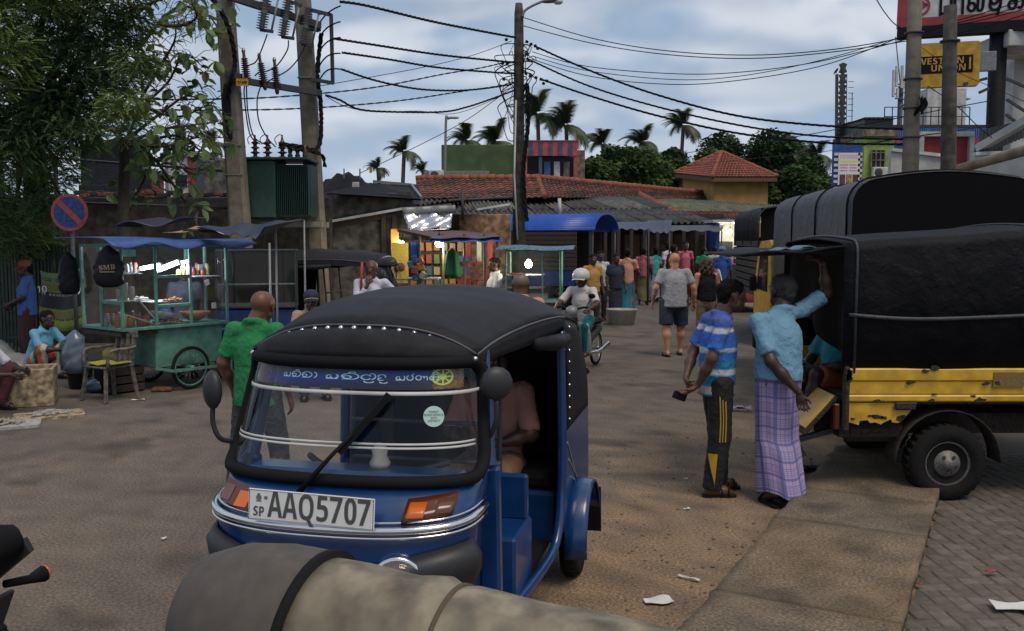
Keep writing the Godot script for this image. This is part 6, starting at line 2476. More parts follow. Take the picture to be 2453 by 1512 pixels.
	glass_case(gcart,v3(0,0.95,-0.75),v3(0.92,1.82,0),[0,0.62,0.92],[-0.75],"mint",0.028)
	st = shape()
	box(st,v3(0.3,0.55,-0.35),v3(0.62,0.62,0.66),0.015)
	mk(gcart,"white_base",st,M.plastic_white)
	st = shape()
	box(st,v3(0.76,0.6,-0.35),v3(0.3,0.7,0.68),0.015)
	mk(gcart,"wooden_base",st,M.wood_brown)
	for y in [1.18,1.4]:
		st = shape()
		box(st,v3(0.32,y,-0.36),v3(0.6,0.012,0.6))
		mk(gcart,"shelf",st,M.galvanised)
	for i in 2:
		st = shape()
		box(st,v3(0.16 + 0.04*i,1.42 - 0.16*i,-0.1),v3(0.22,0.04,0.06),0.01)
		mk(gcart,"red_tray",st,M.red_plastic)
	st = shape(true)
	sheet(st,14,6,func(u,v): return v3(lerpf(-0.15,1.15,u),1.9 + 0.014*sin(u*7.0) - 0.06*pow(v,4.0),lerpf(-0.9,0.18,v)),0.008)
	mk(gcart,"roof_cloth",st,mat("tarp_pale_blue",0.12,0.24,0.36,0.55,"grime",1.5))
	bulb(gcart.transform*v3(0.36,1.58,-0.3),0.065,Color(1.0,0.95,0.8),22.0,0.6,"round bulb inside the glass cart before the pole")
	for s in [0.15,0.78]: spoked_wheel(gcart,v3(s,0.22,0.04),0.22,Basis.IDENTITY,"iron")

# the rounded front of the three-wheeler: t runs -1 to 1 across, y is the height, off pushes outwards
func nose(t: float,y: float,off := 0.0) -> Vector3:
	var k := clampf((y - 1.03)/0.5,0.0,1.0)
	var low := clampf((0.9 - y)/0.5,0.0,1.0)
	var w := lerpf(lerpf(0.56,0.5,k),0.52,low)
	var c := lerpf(2.02,1.84,k) + 0.13*smoothstep(1.03,0.9,y) - 0.1*low*low
	var D := 0.34
	var a := t*PI/2.0
	var p := v3(w*signf(a)*pow(absf(sin(a)),0.82),y,c - D + D*pow(maxf(cos(a),0.0),0.62))
	if off == 0.0: return p
	var n := v3(sin(a)*1.0,0,cos(a)*1.2).normalized()
	return p + n*off

func roof_line(s: float,z: float) -> Vector3:      # s -1 to 1 across the canvas roof
	var k := (1.78 - z)/2.2
	var w := lerpf(0.5,0.645,smoothstep(0.0,0.55,k)) - 0.04*smoothstep(0.85,1.0,k)
	var h := 1.635 - 0.04*k + 0.13*pow(sin(PI*clampf(k,0.0,1.0)),0.9)
	var drop := lerpf(0.11,0.15,k)
	return v3(w*s,h - drop*pow(absf(s),3.0) - 0.02*absf(s),z)

func rounded(cx: float,cy: float,hx: float,hy: float,r: float,rx: float,n := 6) -> Array:   # outline in (t, y)
	var out := []
	for q in [[hx - rx,hy - r,0],[-hx + rx,hy - r,90],[-hx + rx,-hy + r,180],[hx - rx,-hy + r,270]]:
		for i in n + 1:
			var a := deg_to_rad(q[2] + 90.0*i/n)
			out.append(v2(cx + q[0] + rx*cos(a),cy + q[1] + r*sin(a)))
	# points between the corners, so that long sides follow the curve
	var full := []
	for i in out.size():
		var a: Vector2 = out[i]
		var b: Vector2 = out[(i + 1) % out.size()]
		var m := maxi(1,int(absf(a.x - b.x)/0.09))
		for k in m: full.append(a.lerp(b,float(k)/m))
	return full

func sticker_picture() -> Image:
	var im := Image.create(720,116,false,Image.FORMAT_RGB8)
	for y in 116:
		for x in 720:
			var g := exp(-pow((y - 58 - 20*sin(x*0.009))/40.0,2.0))
			im.set_pixel(x,y,Color(0.02,0.03,0.09).lerp(Color(0.04,0.13,0.5),g))
	var rng := RandomNumberGenerator.new()
	rng.seed = 6
	for i in 1500:      # orange brown flowers at the left, green and orange at the right
		var x := int(absf(rng.randfn())*60) + 20
		im.fill_rect(Rect2i(mini(x,180),rng.randi() % 112,5,4),Color(0.45,0.24,0.1)*rng.randf_range(0.3,1.3))
		im.fill_rect(Rect2i(mini(590 + rng.randi() % 124,714),rng.randi() % 112,5,4),Color(0.35,0.45,0.14).lerp(Color(0.55,0.25,0.08),rng.randf())*rng.randf_range(0.5,1.3))
	var dot := func(x: float,y: float,r: float,c: Color): im.fill_rect(Rect2i(int(x - r),int(y - r),int(2*r),int(2*r)),c)
	var line := func(pts: Array,r: float,c: Color):
		for i in pts.size() - 1:
			for k in 12:
				var p: Vector2 = pts[i].lerp(pts[i + 1],k/12.0)
				dot.call(clampf(p.x,4,715),clampf(p.y,4,111),r,c)
	# a white bell-shaped shrine at the far left
	for y in range(30,100):
		var w := 3.0 + 0.0*y if y < 62 else 6.0 + 14.0*sqrt((y - 62)/38.0)
		im.fill_rect(Rect2i(int(32 - w),y,int(2*w),1),Color(0.62,0.78,0.76))
	# eight-spoked wheel
	var hub := v2(628,55)
	for k in 8:
		var d := Vector2.from_angle(TAU*k/8)
		line.call([hub,hub + d*44],2.6,Color(0.75,0.85,0.4))
	for r in [12.0,38.0]:
		var ringp := []
		for k in 33: ringp.append(hub + Vector2.from_angle(TAU*k/32)*r)
		line.call(ringp,3.0,Color(0.68,0.82,0.25))
	# the round letters of the blessing: three words drawn as loops and hooks
	var c := Color(0.72,0.9,0.92)
	var x := 214.0
	for g in ["sa","ma","ma2","aa"," ","sa","ma","bu","du"," ","sa","ra","na","yi"]:
		if g == " ":
			x += 18.0
			continue
		var o := v2(x,52)
		var loop := func(cx: float,cy: float,rx: float,ry: float,a0: float,a1: float):
			var p := []
			for k in 17: p.append(o + v2(cx + rx*cos(deg_to_rad(lerpf(a0,a1,k/16.0))),cy - ry*sin(deg_to_rad(lerpf(a0,a1,k/16.0)))))
			line.call(p,1.5,c)
		match g:
			"sa":
				loop.call(6,8,6,8,60,330)
				loop.call(16,6,7,12,180,400)
				line.call([o + v2(0,18),o + v2(24,18)],1.5,c)
				x += 29
			"ma","ma2":
				loop.call(8,8,6,7,0,360)
				loop.call(14,4,14,14,-60,190)
				if g == "ma": loop.call(16,-14,5,4,-20,200)
				line.call([o + v2(2,18),o + v2(20,18)],1.5,c)
				x += 33
			"aa":
				loop.call(0,4,8,14,-70,80)
				x += 14
			"bu":
				loop.call(10,6,10,12,30,330)
				loop.call(22,2,8,14,-80,120)
				loop.call(16,26,10,7,180,350)
				x += 36
			"du":
				loop.call(9,0,9,8,-30,210)
				loop.call(8,14,8,6,90,300)
				loop.call(14,28,9,6,180,350)
				x += 27
			"ra":
				loop.call(9,6,9,12,120,420)
				line.call([o + v2(13,-5),o + v2(20,-14)],1.5,c)
				x += 26
			"na":
				loop.call(8,6,8,11,20,340)
				loop.call(20,8,5,9,0,180)
				loop.call(30,8,5,9,0,180)
				line.call([o + v2(35,8),o + v2(35,18)],1.5,c)
				x += 42
			"yi":
				loop.call(8,8,7,9,60,390)
				loop.call(22,4,9,14,-90,170)
				loop.call(20,-14,9,5,-20,190)
				x += 36
	return im

func make_tuk(label: String,where: Vector3,turn: float,body: Material,full: bool) -> Node3D:
	var o := thing("three_wheeler",label,"three-wheeler",where,turn)
	var st := shape(true)
	var black: Material = M.canvas_black
	# front skin below the glass
	sheet(st,36,8,func(u,v): return nose(lerpf(-1,1,u),lerpf(1.06,0.34,v)),0.012)
	mk(o,"front_cowl",st,body)
	# black shroud round the headlights, dipping in the middle
	st = shape(true)
	sheet(st,40,8,func(u,v):
		var t := lerpf(-1,0.86,u)
		var top := 0.835 - 0.085*exp(-pow(t/0.42,2.0))
		return nose(t,lerpf(top,0.36,v),0.012 + 0.045*smoothstep(0.0,0.12,v)*smoothstep(0.5,0.25,v)),0.01)
	mk(o,"bumper_shroud",st,M.plastic_black)
	# bright strip
	st = shape(true)
	for r in [[0.895,0.016,0.018],[0.868,0.006,0.026],[0.922,0.005,0.014]]:
		var pts := []
		for i in 41:
			var t := lerpf(-1,1,i/40.0)
			pts.append(nose(t,r[0] + 0.03*t*t,r[2] - 0.01))
		tube(st,pts,r[1],8)
	mk(o,"bright_strip",st,M.chrome)
	# windscreen: rubber frame and glass
	var ol := rounded(0,1.275,0.9,0.225,0.09,0.16)
	st = shape(true)
	var loop := []
	for q in ol: loop.append(nose(q.x,q.y,0.012))
	loop.append(loop[0])
	loop.append(loop[1])
	tube(st,loop,0.026,8,false)
	var inner := []
	for q in ol: inner.append(nose(q.x,q.y,0.008))
	for k in ol.size():
		var k2 := (k + 1) % ol.size()
		var oa := v2(ol[k].x,ol[k].y - 1.275)*v2(1.12,1.17)
		var ob := v2(ol[k2].x,ol[k2].y - 1.275)*v2(1.12,1.17)
		quad_out(st,inner[k],inner[k2],nose(clampf(ob.x,-1,1),1.275 + ob.y),nose(clampf(oa.x,-1,1),1.275 + oa.y),v3(0,0,1) + inner[k].normalized()*v3(0.3,0,0))
	mk(o,"windscreen_frame",st,M.black_rubber)
	st = shape(true)
	var rings := []
	for r in [0.02,0.2,0.4,0.6,0.8,0.92,1.0]:
		var ringp := PackedVector3Array()
		for k in ol.size():
			var q: Vector2 = v2(0,1.275) + (ol[k] - v2(0,1.275))*r
			ringp.append(nose(q.x,q.y,0.004))
		rings.append(ringp)
	rings.reverse()
	loft(st,rings,true,false,true)
	var screen := mk(o,"windscreen",st,M.windscreen)
	if full:
		st = shape(true)
		sheet(st,30,2,func(u,v): return nose(lerpf(-0.8,0.72,u),lerpf(1.487,1.395,v),-0.012),0.0,true)
		mk(screen,"sticker_band",st,printed("sticker",sticker_picture(),0.4))
		st = shape(true)
		for q in [[1.382,0.0075,-0.84,0.9],[1.19,0.0045,-0.86,0.8],[1.175,0.0045,-0.86,0.8]]:
			sheet(st,30,1,func(u,v): return nose(lerpf(q[2],q[3],u),q[0] + q[1]*(1.0 - 2.0*v),0.007),0.001)
		mk(screen,"white_lines",st,M.white_paint)
		st = shape()
		var dc := nose(0.45,1.295,0.008)
		var dn := v3(0.35,0.3,1).normalized()
		var dxv := Vector3.UP.cross(dn).normalized()
		tube(st,[dc - dn*0.002,dc + dn*0.001],0.042,24)
		var disc := mk(screen,"round_sticker",st,mat("disc_pale",0.42,0.6,0.54,0.5))
		for k in 4: letters(disc,["PERMIT","ROAD SERVICE","2015","DISTRICT"][k],M.transformer,0.012,Transform3D(Basis(dxv,dn.cross(dxv),dn),dc + dn*0.0015 + dn.cross(dxv)*(0.018 - 0.012*k)),0.001,"Droid Sans",false)
	# canvas visor above the glass and the roof behind it
	st = shape(true)
	sheet(st,36,6,func(u,v):
		var s := lerpf(-1,1,u)
		var a := roof_line(s,1.76 - 0.07*absf(s))
		var b := nose(s,1.515 - 0.07*pow(absf(s),4.0),0.02)
		return a.lerp(b,v) + v3(0,0.02,0.035)*sin(PI*v),0.012)
	mk(o,"visor",st,black)
	st = shape(true)
	sheet(st,36,22,func(u,v):
		var s := lerpf(-1,1,u)
		var p := roof_line(s,lerpf(1.76 - 0.07*absf(s),-0.46,v))
		return p + v3(0,0.006*sin(v*40.0)*(1.0 - absf(s)) + 0.012*sin(v*12.5)*cos(s*2.0),0),0.014)
	var roof := mk(o,"canvas_roof",st,black)
	st = shape(true)
	for i in 17:
		var s := lerpf(-1,1,i/16.0)
		ball(st,roof_line(s,1.762 - 0.07*absf(s)) + v3(0,-0.006 - 0.006*absf(s),0.016),v3(0.012,0.012,0.012),8)
	mk(roof,"studs",st,M.chrome)
	st = shape(true)
	for s in [-1.0,1.0]:
		var a := []
		for i in 20: a.append(roof_line(s,lerpf(1.69,0.36,i/19.0)) + v3(0.006*s,0.004,0))
		tube(st,a,0.006,6)
	var lp := []
	for i in 31:
		var s := lerpf(-1,1,i/30.0)
		lp.append(roof_line(s,1.76 - 0.07*absf(s)) + v3(0,0.006,0))
	tube(st,lp,0.006,6)
	mk(roof,"piping",st,M.canvas_grey)
	for s in [-1.0,1.0]:
		st = shape(true)       # side valance over the door
		sheet(st,16,3,func(u,v):
			var z := lerpf(1.69,0.36,u)
			var p := roof_line(s,z)
			return p + v3(0.008*s,-v*(0.045 + 0.05*sin(PI*u)),0),0.01*s)
		mk(o,"valance",st,black)
		st = shape(true)       # rolled curtain under it
		tube(st,[roof_line(s,1.0) + v3(0.015*s,-0.10,0),roof_line(s,0.7) + v3(0.02*s,-0.125,0),roof_line(s,0.38) + v3(0.02*s,-0.115,0)],[0.03,0.045,0.035],8)
		mk(o,"rolled_curtain",st,black)
		st = shape(true)       # canvas of the rear quarter
		sheet(st,8,10,func(u,v):
			var z := lerpf(0.36,-0.46,u)
			var a := roof_line(s,z)
			var b := v3(0.66*s,0.93,lerpf(0.30,-0.56,u))
			return a.lerp(b,v) + v3(0.02*s*sin(PI*v),0,0),0.014*s)
		mk(o,"quarter_canvas",st,black)
		st = shape(true)
		for i in 9: ball(st,v3(0.675*s,lerpf(1.52,1.0,i/8.0),0.335 - 0.004*i),v3(0.008,0.008,0.008),6)
		mk(o,"quarter_studs",st,M.chrome)
		# lower side body
		st = shape()
		var side := PackedVector2Array()
		for q in [[0.36,0.95],[-0.56,0.93],[-0.6,0.5],[-0.52,0.34],[0.15,0.3],[0.34,0.36],[0.4,0.5],[0.38,0.7]]: side.append(v2(q[0],q[1]))
		slab(st,side,0.03,Transform3D(Basis(v3(0,0,1),Vector3.UP,v3(-1,0,0)),v3(0.645*s,0,0)))
		var sb := mk(o,"side_panel",st,body)
		if full:
			for k in 3:
				st = shape()
				bar(st,v3(0.662*s,0.86 - 0.11*k,0.28 - 0.05*k),v3(0.662*s,0.52 - 0.03*k,-0.12 - 0.1*k),0.004,0.012)
				mk(sb,"sticker_stripe",st,M.galvanised)
		# wheel arch: a bulged band over the rear wheel
		st = shape(true)
		sheet(st,16,4,func(u,v):
			var a := lerpf(-0.25,PI*0.93,u)
			var r: float = 0.315 - 0.02*v*v
			return v3((0.65 + 0.13*sin(v*PI*0.55))*s,0.27 + r*sin(a),0.0 + r*1.02*cos(a)),0.012*s)
		mk(o,"wheel_arch",st,body)
		st = shape()
		box(st,v3(0.69*s,0.3,-0.36),v3(0.17,0.3,0.012),0.004,Basis(Vector3.RIGHT,0.12))
		mk(o,"mud_flap",st,M.black_rubber)
		wheel(o,v3(0.655*s,0.235,0),0.235,0.105,s)
		# door frame: sill curving up into the pillar, front pillar
		st = shape(true)
		tube(st,curve_points([v3(0.63*s,1.5,0.36),v3(0.645*s,0.95,0.37),v3(0.645*s,0.6,0.39),v3(0.64*s,0.4,0.46),v3(0.62*s,0.3,0.62),v3(0.58*s,0.28,1.1),v3(0.53*s,0.28,1.6)],5),0.026,8)
		mk(o,"door_frame",st,body)
		st = shape()
		bar(st,v3(0.555*s,0.3,1.63),v3(0.55*s,1.05,1.66),0.06,0.09,0.012)
		bar(st,v3(0.55*s,1.04,1.66),v3(0.49*s,1.53,1.54),0.05,0.075,0.012)
		mk(o,"front_pillar",st,body)
		st = shape()
		box(st,v3(0.57*s,0.98,1.62),v3(0.035,0.16,0.04),0.006)
		mk(o,"hinge",st,M.iron)
		# mirror on a curved stalk
		st = shape(true)
		var mp := v3(0.63*s,1.36,1.83) if s < 0 else v3(0.60*s,1.415,1.74)
		ball(st,mp,v3(0.055,0.085,0.035) if s < 0 else v3(0.07,0.07,0.035),14,Basis(Vector3.UP,0.5*s))
		var mir := mk(o,"mirror",st,M.plastic_black)
		st = shape(true)
		tube(st,curve_points([mp + v3(0,-0.07,0),mp + v3(0.0,-0.15,0),mp + v3(-0.03*s,-0.22,-0.02),v3(0.545*s,mp.y - 0.24,1.7)],5),0.011,7)
		mk(mir,"stalk",st,M.plastic_black)
		# turn signal
		st = shape(true)
		var t0: float = 0.32*s
		var t1: float = 0.61*s
		sheet(st,8,3,func(u,v): return nose(lerpf(t0,t1,u),lerpf(1.0 + 0.02*u,0.935 + 0.02*u,v),0.03),0.024*s)
		var sig := mk(o,"turn_signal",st,M.amber)
		st = shape(true)
		sheet(st,6,2,func(u,v): return nose(lerpf(lerpf(t0,t1,0.56),lerpf(t0,t1,0.93),u),lerpf(1.0,0.955,v),0.034),0.004*s)
		mk(sig,"clear_lens",st,M.amber_dark)
		st = shape(true)
		sheet(st,6,2,func(u,v): return nose(lerpf(lerpf(t0,t1,0.05),lerpf(t0,t1,0.36),u),lerpf(0.99,0.945,v),0.034),0.004*s)
		mk(sig,"bright_lens",st,M.amber_bright)
		# headlight
		var hp := nose(0.315*s,0.70,0.03)
		var hb := Transform3D(Basis(Vector3.UP,0.22*s)*Basis(Vector3.RIGHT,PI/2),hp)
		st = shape(true)
		lathe(st,[v2(0.1,-0.03),v2(0.105,0.005),v2(0.1,0.02),v2(0.085,0.016)],24,hb)
		var hl := mk(o,"headlight",st,M.chrome)
		st = shape(true)
		lathe(st,[v2(0.012,-0.05),v2(0.05,-0.035),v2(0.088,0.01)],24,hb)
		mk(hl,"reflector",st,M.steel)
		st = shape(true)
		ball(st,hb*v3(0,-0.02,0),v3(0.025,0.025,0.025),8)
		mk(hl,"bulb",st,M.galvanised)
		st = shape(true)
		lathe(st,[v2(0.088,0.012),v2(0.06,0.032),v2(0.01,0.042)],20,hb)
		mk(hl,"lens",st,M.pane)
	# floor, rear wall, seats, grab rails
	st = shape()
	box(st,v3(0,0.27,0.7),v3(1.1,0.04,2.2))
	mk(o,"floor",st,M.black_rubber)
	st = shape()
	box(st,v3(0,0.98,-0.5),v3(1.2,1.06,0.03),0.0,Basis(Vector3.RIGHT,0.05))
	mk(o,"rear_canvas",st,black)
	st = shape()
	box(st,v3(0,0.42,0.02),v3(1.2,0.3,0.55),0.02)
	mk(o,"engine_cover",st,body)
	st = shape()
	box(st,v3(0,0.62,0.0),v3(1.15,0.12,0.52),0.04)
	box(st,v3(0,0.92,-0.28),v3(1.15,0.52,0.12),0.04)
	mk(o,"bench_seat",st,M.black_rubber)
	st = shape()
	box(st,v3(0.0,0.44,1.04),v3(1.14,0.32,0.4),0.015)
	box(st,v3(0.0,0.71,0.9),v3(1.12,0.23,0.05),0.012)
	mk(o,"driver_seat_box",st,body)
	st = shape()
	box(st,v3(0.0,0.6,1.08),v3(0.6,0.1,0.3),0.03)
	mk(o,"driver_seat",st,M.black_rubber)
	st = shape(true)
	for s in [-1.0,1.0]: tube(st,[v3(0.4*s,0.55,0.86),v3(0.4*s,1.02,0.84),v3(0.4*s,1.52,0.8)],0.014,7)
	for y in [0.86,1.06]: tube(st,[v3(-0.4,y,0.85),v3(0.4,y,0.85)],0.011,7)
	mk(o,"grab_rail",st,M.iron)
	st = shape(true)
	tube(st,[v3(0,0.45,1.75),v3(0,0.98,1.62)],0.03,8)
	tube(st,curve_points([v3(-0.33,1.02,1.52),v3(-0.2,1.0,1.62),v3(0,1.0,1.64),v3(0.2,1.0,1.62),v3(0.33,1.02,1.52)],5),0.015,7)
	mk(o,"handlebar",st,M.iron)
	st = shape()
	box(st,v3(0.0,1.02,1.78),v3(0.95,0.05,0.16),0.02)
	mk(o,"dashboard",st,body)
	wheel(o,v3(0,0.22,1.78),0.22,0.1,1.0)
	if not full: return o
	# wiper
	st = shape(true)
	var wp := nose(-0.1,1.0,0.03)
	var we := nose(0.2,1.385,0.03)
	tube(st,[wp + v3(0,0,0.02),wp.lerp(we,0.35) + v3(0,0,0.045),wp.lerp(we,0.62) + v3(0,0,0.035)],[0.014,0.01,0.007],6)
	ball(st,wp + v3(0,-0.005,0.02),v3(0.02,0.02,0.03),8)
	var wiper := mk(o,"wiper",st,M.black_rubber)
	st = shape()
	bar(st,wp.lerp(we,0.42) + v3(0.012,0,0.02),we + v3(0,0,0.012),0.02,0.028)
	mk(wiper,"blade",st,M.black_rubber)
	# number plate
	st = shape()
	var pc := v3(-0.03,0.972,2.165)
	var pb := Basis(v3(0,0,1),-0.025)*Basis(Vector3.RIGHT,-0.06)
	box(st,pc,v3(0.52,0.122,0.006),0.002,pb)
	var plate := mk(o,"number_plate",st,M.plate_white)
	st = shape()
	for i in 52:
		for e in [-1,1]: box(st,pc + pb*v3(-0.255 + 0.01*i,0.056*e,0.0035),v3(0.006,0.003,0.001),0.0,pb*Basis(v3(0,0,1),0.6))
	for i in 11:
		for e in [-1,1]: box(st,pc + pb*v3(0.255*e,-0.05 + 0.01*i,0.0035),v3(0.003,0.006,0.001),0.0,pb)
	mk(plate,"border",st,M.black_rubber)
	var pt := func(x: float,y: float,k: float) -> Transform3D: return Transform3D(pb*Basis.from_scale(v3(k,1,1)),pc + pb*v3(x,y,0.0035))
	letters(plate,"AAQ",M.hatched,0.138,pt.call(-0.078,0.003,0.7),0.002)
	letters(plate,"5707",M.hatched,0.138,pt.call(0.135,0.003,0.74),0.002)
	letters(plate,"SP",M.hatched,0.052,pt.call(-0.214,-0.026,0.85),0.002)
	st = shape()
	var em := pc + pb*v3(-0.215,0.028,0.0035)
	tube(st,[em,em + v3(0,0,0.001)],0.012,12)
	box(st,em + v3(0,-0.014,0),v3(0.022,0.006,0.002))
	box(st,em + v3(0,0.013,0),v3(0.01,0.008,0.002))
	tube(st,[em + v3(0.03,0,0),em + v3(0.03,0,0.001)],0.008,10)
	mk(plate,"emblem",st,M.galvanised)
	st = shape(true)
	for x in [0.02,0.06]: ball(st,nose(x,0.8,0.004) ,v3(0.008,0.008,0.006),6)
	mk(o,"screws",st,M.galvanised)
	# pale trinket on the dashboard
	st = shape(true)
	lathe(st,[v2(0.04,0),v2(0.045,0.02),v2(0.03,0.05),v2(0.035,0.075),v2(0.02,0.1),v2(0.005,0.105)],12,Transform3D(Basis.IDENTITY,v3(0.1,1.045,1.76)))
	tag(mk(o,"trinket",st,M.plastic_white),"","")
	return o

func wheel(o: Node3D,c: Vector3,r: float,w: float,s: float) -> void:
	var bs := Basis(v3(0,0,1),-PI/2*s)
	var st := shape(true)
	var k := w/2.0
	lathe(st,[v2(r*0.6,-k),v2(r*0.92,-k),v2(r,-k*0.6),v2(r,k*0.6),v2(r*0.92,k),v2(r*0.62,k),v2(r*0.56,k*0.7)],30,Transform3D(bs,c))
	for i in 30:
		var a := TAU*i/30
		var d := bs*v3(cos(a),0,sin(a))
		box(st,c + d*r,v3(w*0.62,0.012,r*0.12),0.0,Basis((bs*Vector3.UP).normalized(),d,(bs*Vector3.UP).cross(d)))
	var t := mk(o,"wheel",st,M.tyre)
	st = shape(true)
	lathe(st,[v2(r*0.6,k*0.5),v2(r*0.58,k*0.85),v2(r*0.5,k*0.55),v2(r*0.36,k*0.6),v2(r*0.3,k*0.95),v2(r*0.14,k*1.0),v2(r*0.12,k*1.2),v2(0.004,k*1.22)],24,Transform3D(bs,c))
	mk(t,"rim",st,M.rim)
	st = shape()
	for i in 5:
		var a := TAU*i/5
		var d := bs*v3(cos(a),0,sin(a))
		tube(st,[c + d*r*0.22 + bs*v3(0,k*0.9,0),c + d*r*0.22 + bs*v3(0,k*1.08,0)],r*0.045,6)
	mk(t,"wheel_nuts",st,M.iron)

func build_tuk() -> void:
	var bl := mat("tuk_blue",0.005,0.048,0.18,0.3,"blotch",1.2)
	bl.clearcoat_enabled = true
	bl.clearcoat = 0.5
	bl.clearcoat_roughness = 0.12
	mat("tuk_green",0.008,0.07,0.03,0.45,"blotch",1.2)
	mat("canvas_black",0.03,0.03,0.034,0.55,"blotch",1.6,"grit",0.05)
	mat("canvas_grey",0.09,0.09,0.1,0.6)
	mat("plastic_black",0.032,0.032,0.037,0.5,"fine",4.0,"grit",0.02)
	mat("amber",0.08,0.02,0.008,0.2)
	mat("amber_dark",0.12,0.05,0.03,0.15)
	mat("amber_bright",0.55,0.12,0.01,0.2)
	mat("rim",0.2,0.19,0.175,0.55,"rust",5.0,"",0.0,0.35)
	mat("plate_white",0.72,0.72,0.7,0.45)
	glass("windscreen",0.04,0.1,0.12,0.12).metallic_specular = 0.35
	var hatch := Image.create(32,32,false,Image.FORMAT_RGB8)
	for y in 32:
		for x in 32: hatch.set_pixel(x,y,Color(0.55,0.55,0.55) if (x + y) % 16 < 5 else Color(0.05,0.05,0.05))
	var h := printed("hatched",hatch,0.5)
	h.uv1_triplanar = true
	h.uv1_scale = v3(38,38,38)
	make_tuk("glossy blue three-wheeler with black canvas roof, nearest the camera",v3(-0.27,0,-5.6),-0.22,bl,true)
	make_tuk("green three-wheeler with black roof parked behind the blue food cart",v3(-3.75,0.1,-15.3),1.45,M.tuk_green,false)
	# the padded tube right before the lens
	mat("rusty_tube",0.08,0.06,0.04,0.9)
	var p := thing("padded_tube","thick dirty beige tube with a dark rubber end, close to the lens","tube")
	var st := shape(true)
	var a := at(610,1500,0.95)
	var b := at(762,1535,0.93)
	var e := at(1640,1752,0.80)
	var d := (e - b).normalized()
	var rr := []
	var pts := []
	for q in [[-0.17,0.004],[-0.165,0.03],[-0.14,0.065],[-0.1,0.082],[-0.05,0.09],[-0.01,0.091],[0.0,0.088]]:
		pts.append(b + d*q[0])
		rr.append(q[1])
	tube(st,pts,rr,40)
	mk(p,"rubber_end",st,mat("tube_rubber",0.11,0.092,0.08,0.8,"blotch",5.0,"grit",0.03))
	st = shape(true)
	tube(st,[b + d*-0.004,b + d*0.004],0.0925,40)
	mk(p,"black_seam",st,M.black_rubber)
	st = shape(true)
	pts = []
	rr = []
	for i in 40:
		var t := i/39.0
		pts.append(b + d*lerpf(0.004,0.62,t))
		rr.append(0.085 + 0.005*exp(-pow((t - 0.2)/0.03,2.0)) - 0.007*exp(-pow((t - 0.235)/0.007,2.0)) + 0.001*sin(t*30.0))
	tube(st,pts,rr,40)
	mk(p,"beige_sleeve",st,mat("tube_beige",0.31,0.26,0.185,0.75,"grime",2.0,"bump",0.06))
	st = shape(true)
	tube(st,[b + d*0.147,b + d*0.151],0.0865,40)
	mk(p,"sleeve_seam",st,M.rusty_tube)

func arch(hw: float,y0: float,y1: float,r: float,rise: float,n := 5) -> Array:   # cross-section of a canvas hood, left foot to right foot
	var out := [v2(-hw,y0)]
	for i in n + 1: out.append(v2(-hw + r - r*cos(PI/2*i/n),y1 - r + r*sin(PI/2*i/n)))
	for i in range(1,8): out.append(v2(lerpf(-hw + r,hw - r,i/8.0),y1 + rise*sin(PI*i/8.0)))
	for i in n + 1: out.append(v2(hw - r + r*sin(PI/2*i/n),y1 - r + r*cos(PI/2*i/n)))
	out.append(v2(hw,y0))
	return out

# a hood over z0 .. z1 (rear at z0); each end [half width, foot, top]
func hood(o: Node3D,called: String,z0: float,z1: float,a: Array,b: Array,r: float,rise: float,m: Material,ribs: Array,rib_m: Material,sag := 0.012) -> void:
	var st := shape(true)
	sheet(st,20,26,func(u,v):
		var w := lerpf(a[0],b[0],u)
		var sec := arch(w,lerpf(a[1],b[1],u),lerpf(a[2],b[2],u),r,rise)
		var f: float = v*(sec.size() - 1)
		var i := mini(int(f),sec.size() - 2)
		var p: Vector2 = sec[i].lerp(sec[i + 1],f - i)
		return v3(p.x*(1.0 - sag*sin(u*19.0)),p.y - sag*(0.5 + 0.5*sin(u*19.0 + v*3.0)),lerpf(z0,z1,u)),0.012)
	var h := mk(o,called,st,m)
	for t in ribs:
		st = shape(true)
		var pts := []
		for p in arch(lerpf(a[0],b[0],t) + 0.006,lerpf(a[1],b[1],t),lerpf(a[2],b[2],t) + 0.006,r,rise): pts.append(v3(p.x,p.y,lerpf(z0,z1,t)))
		tube(st,pts,0.011,6)
		mk(h,"seam",st,rib_m)

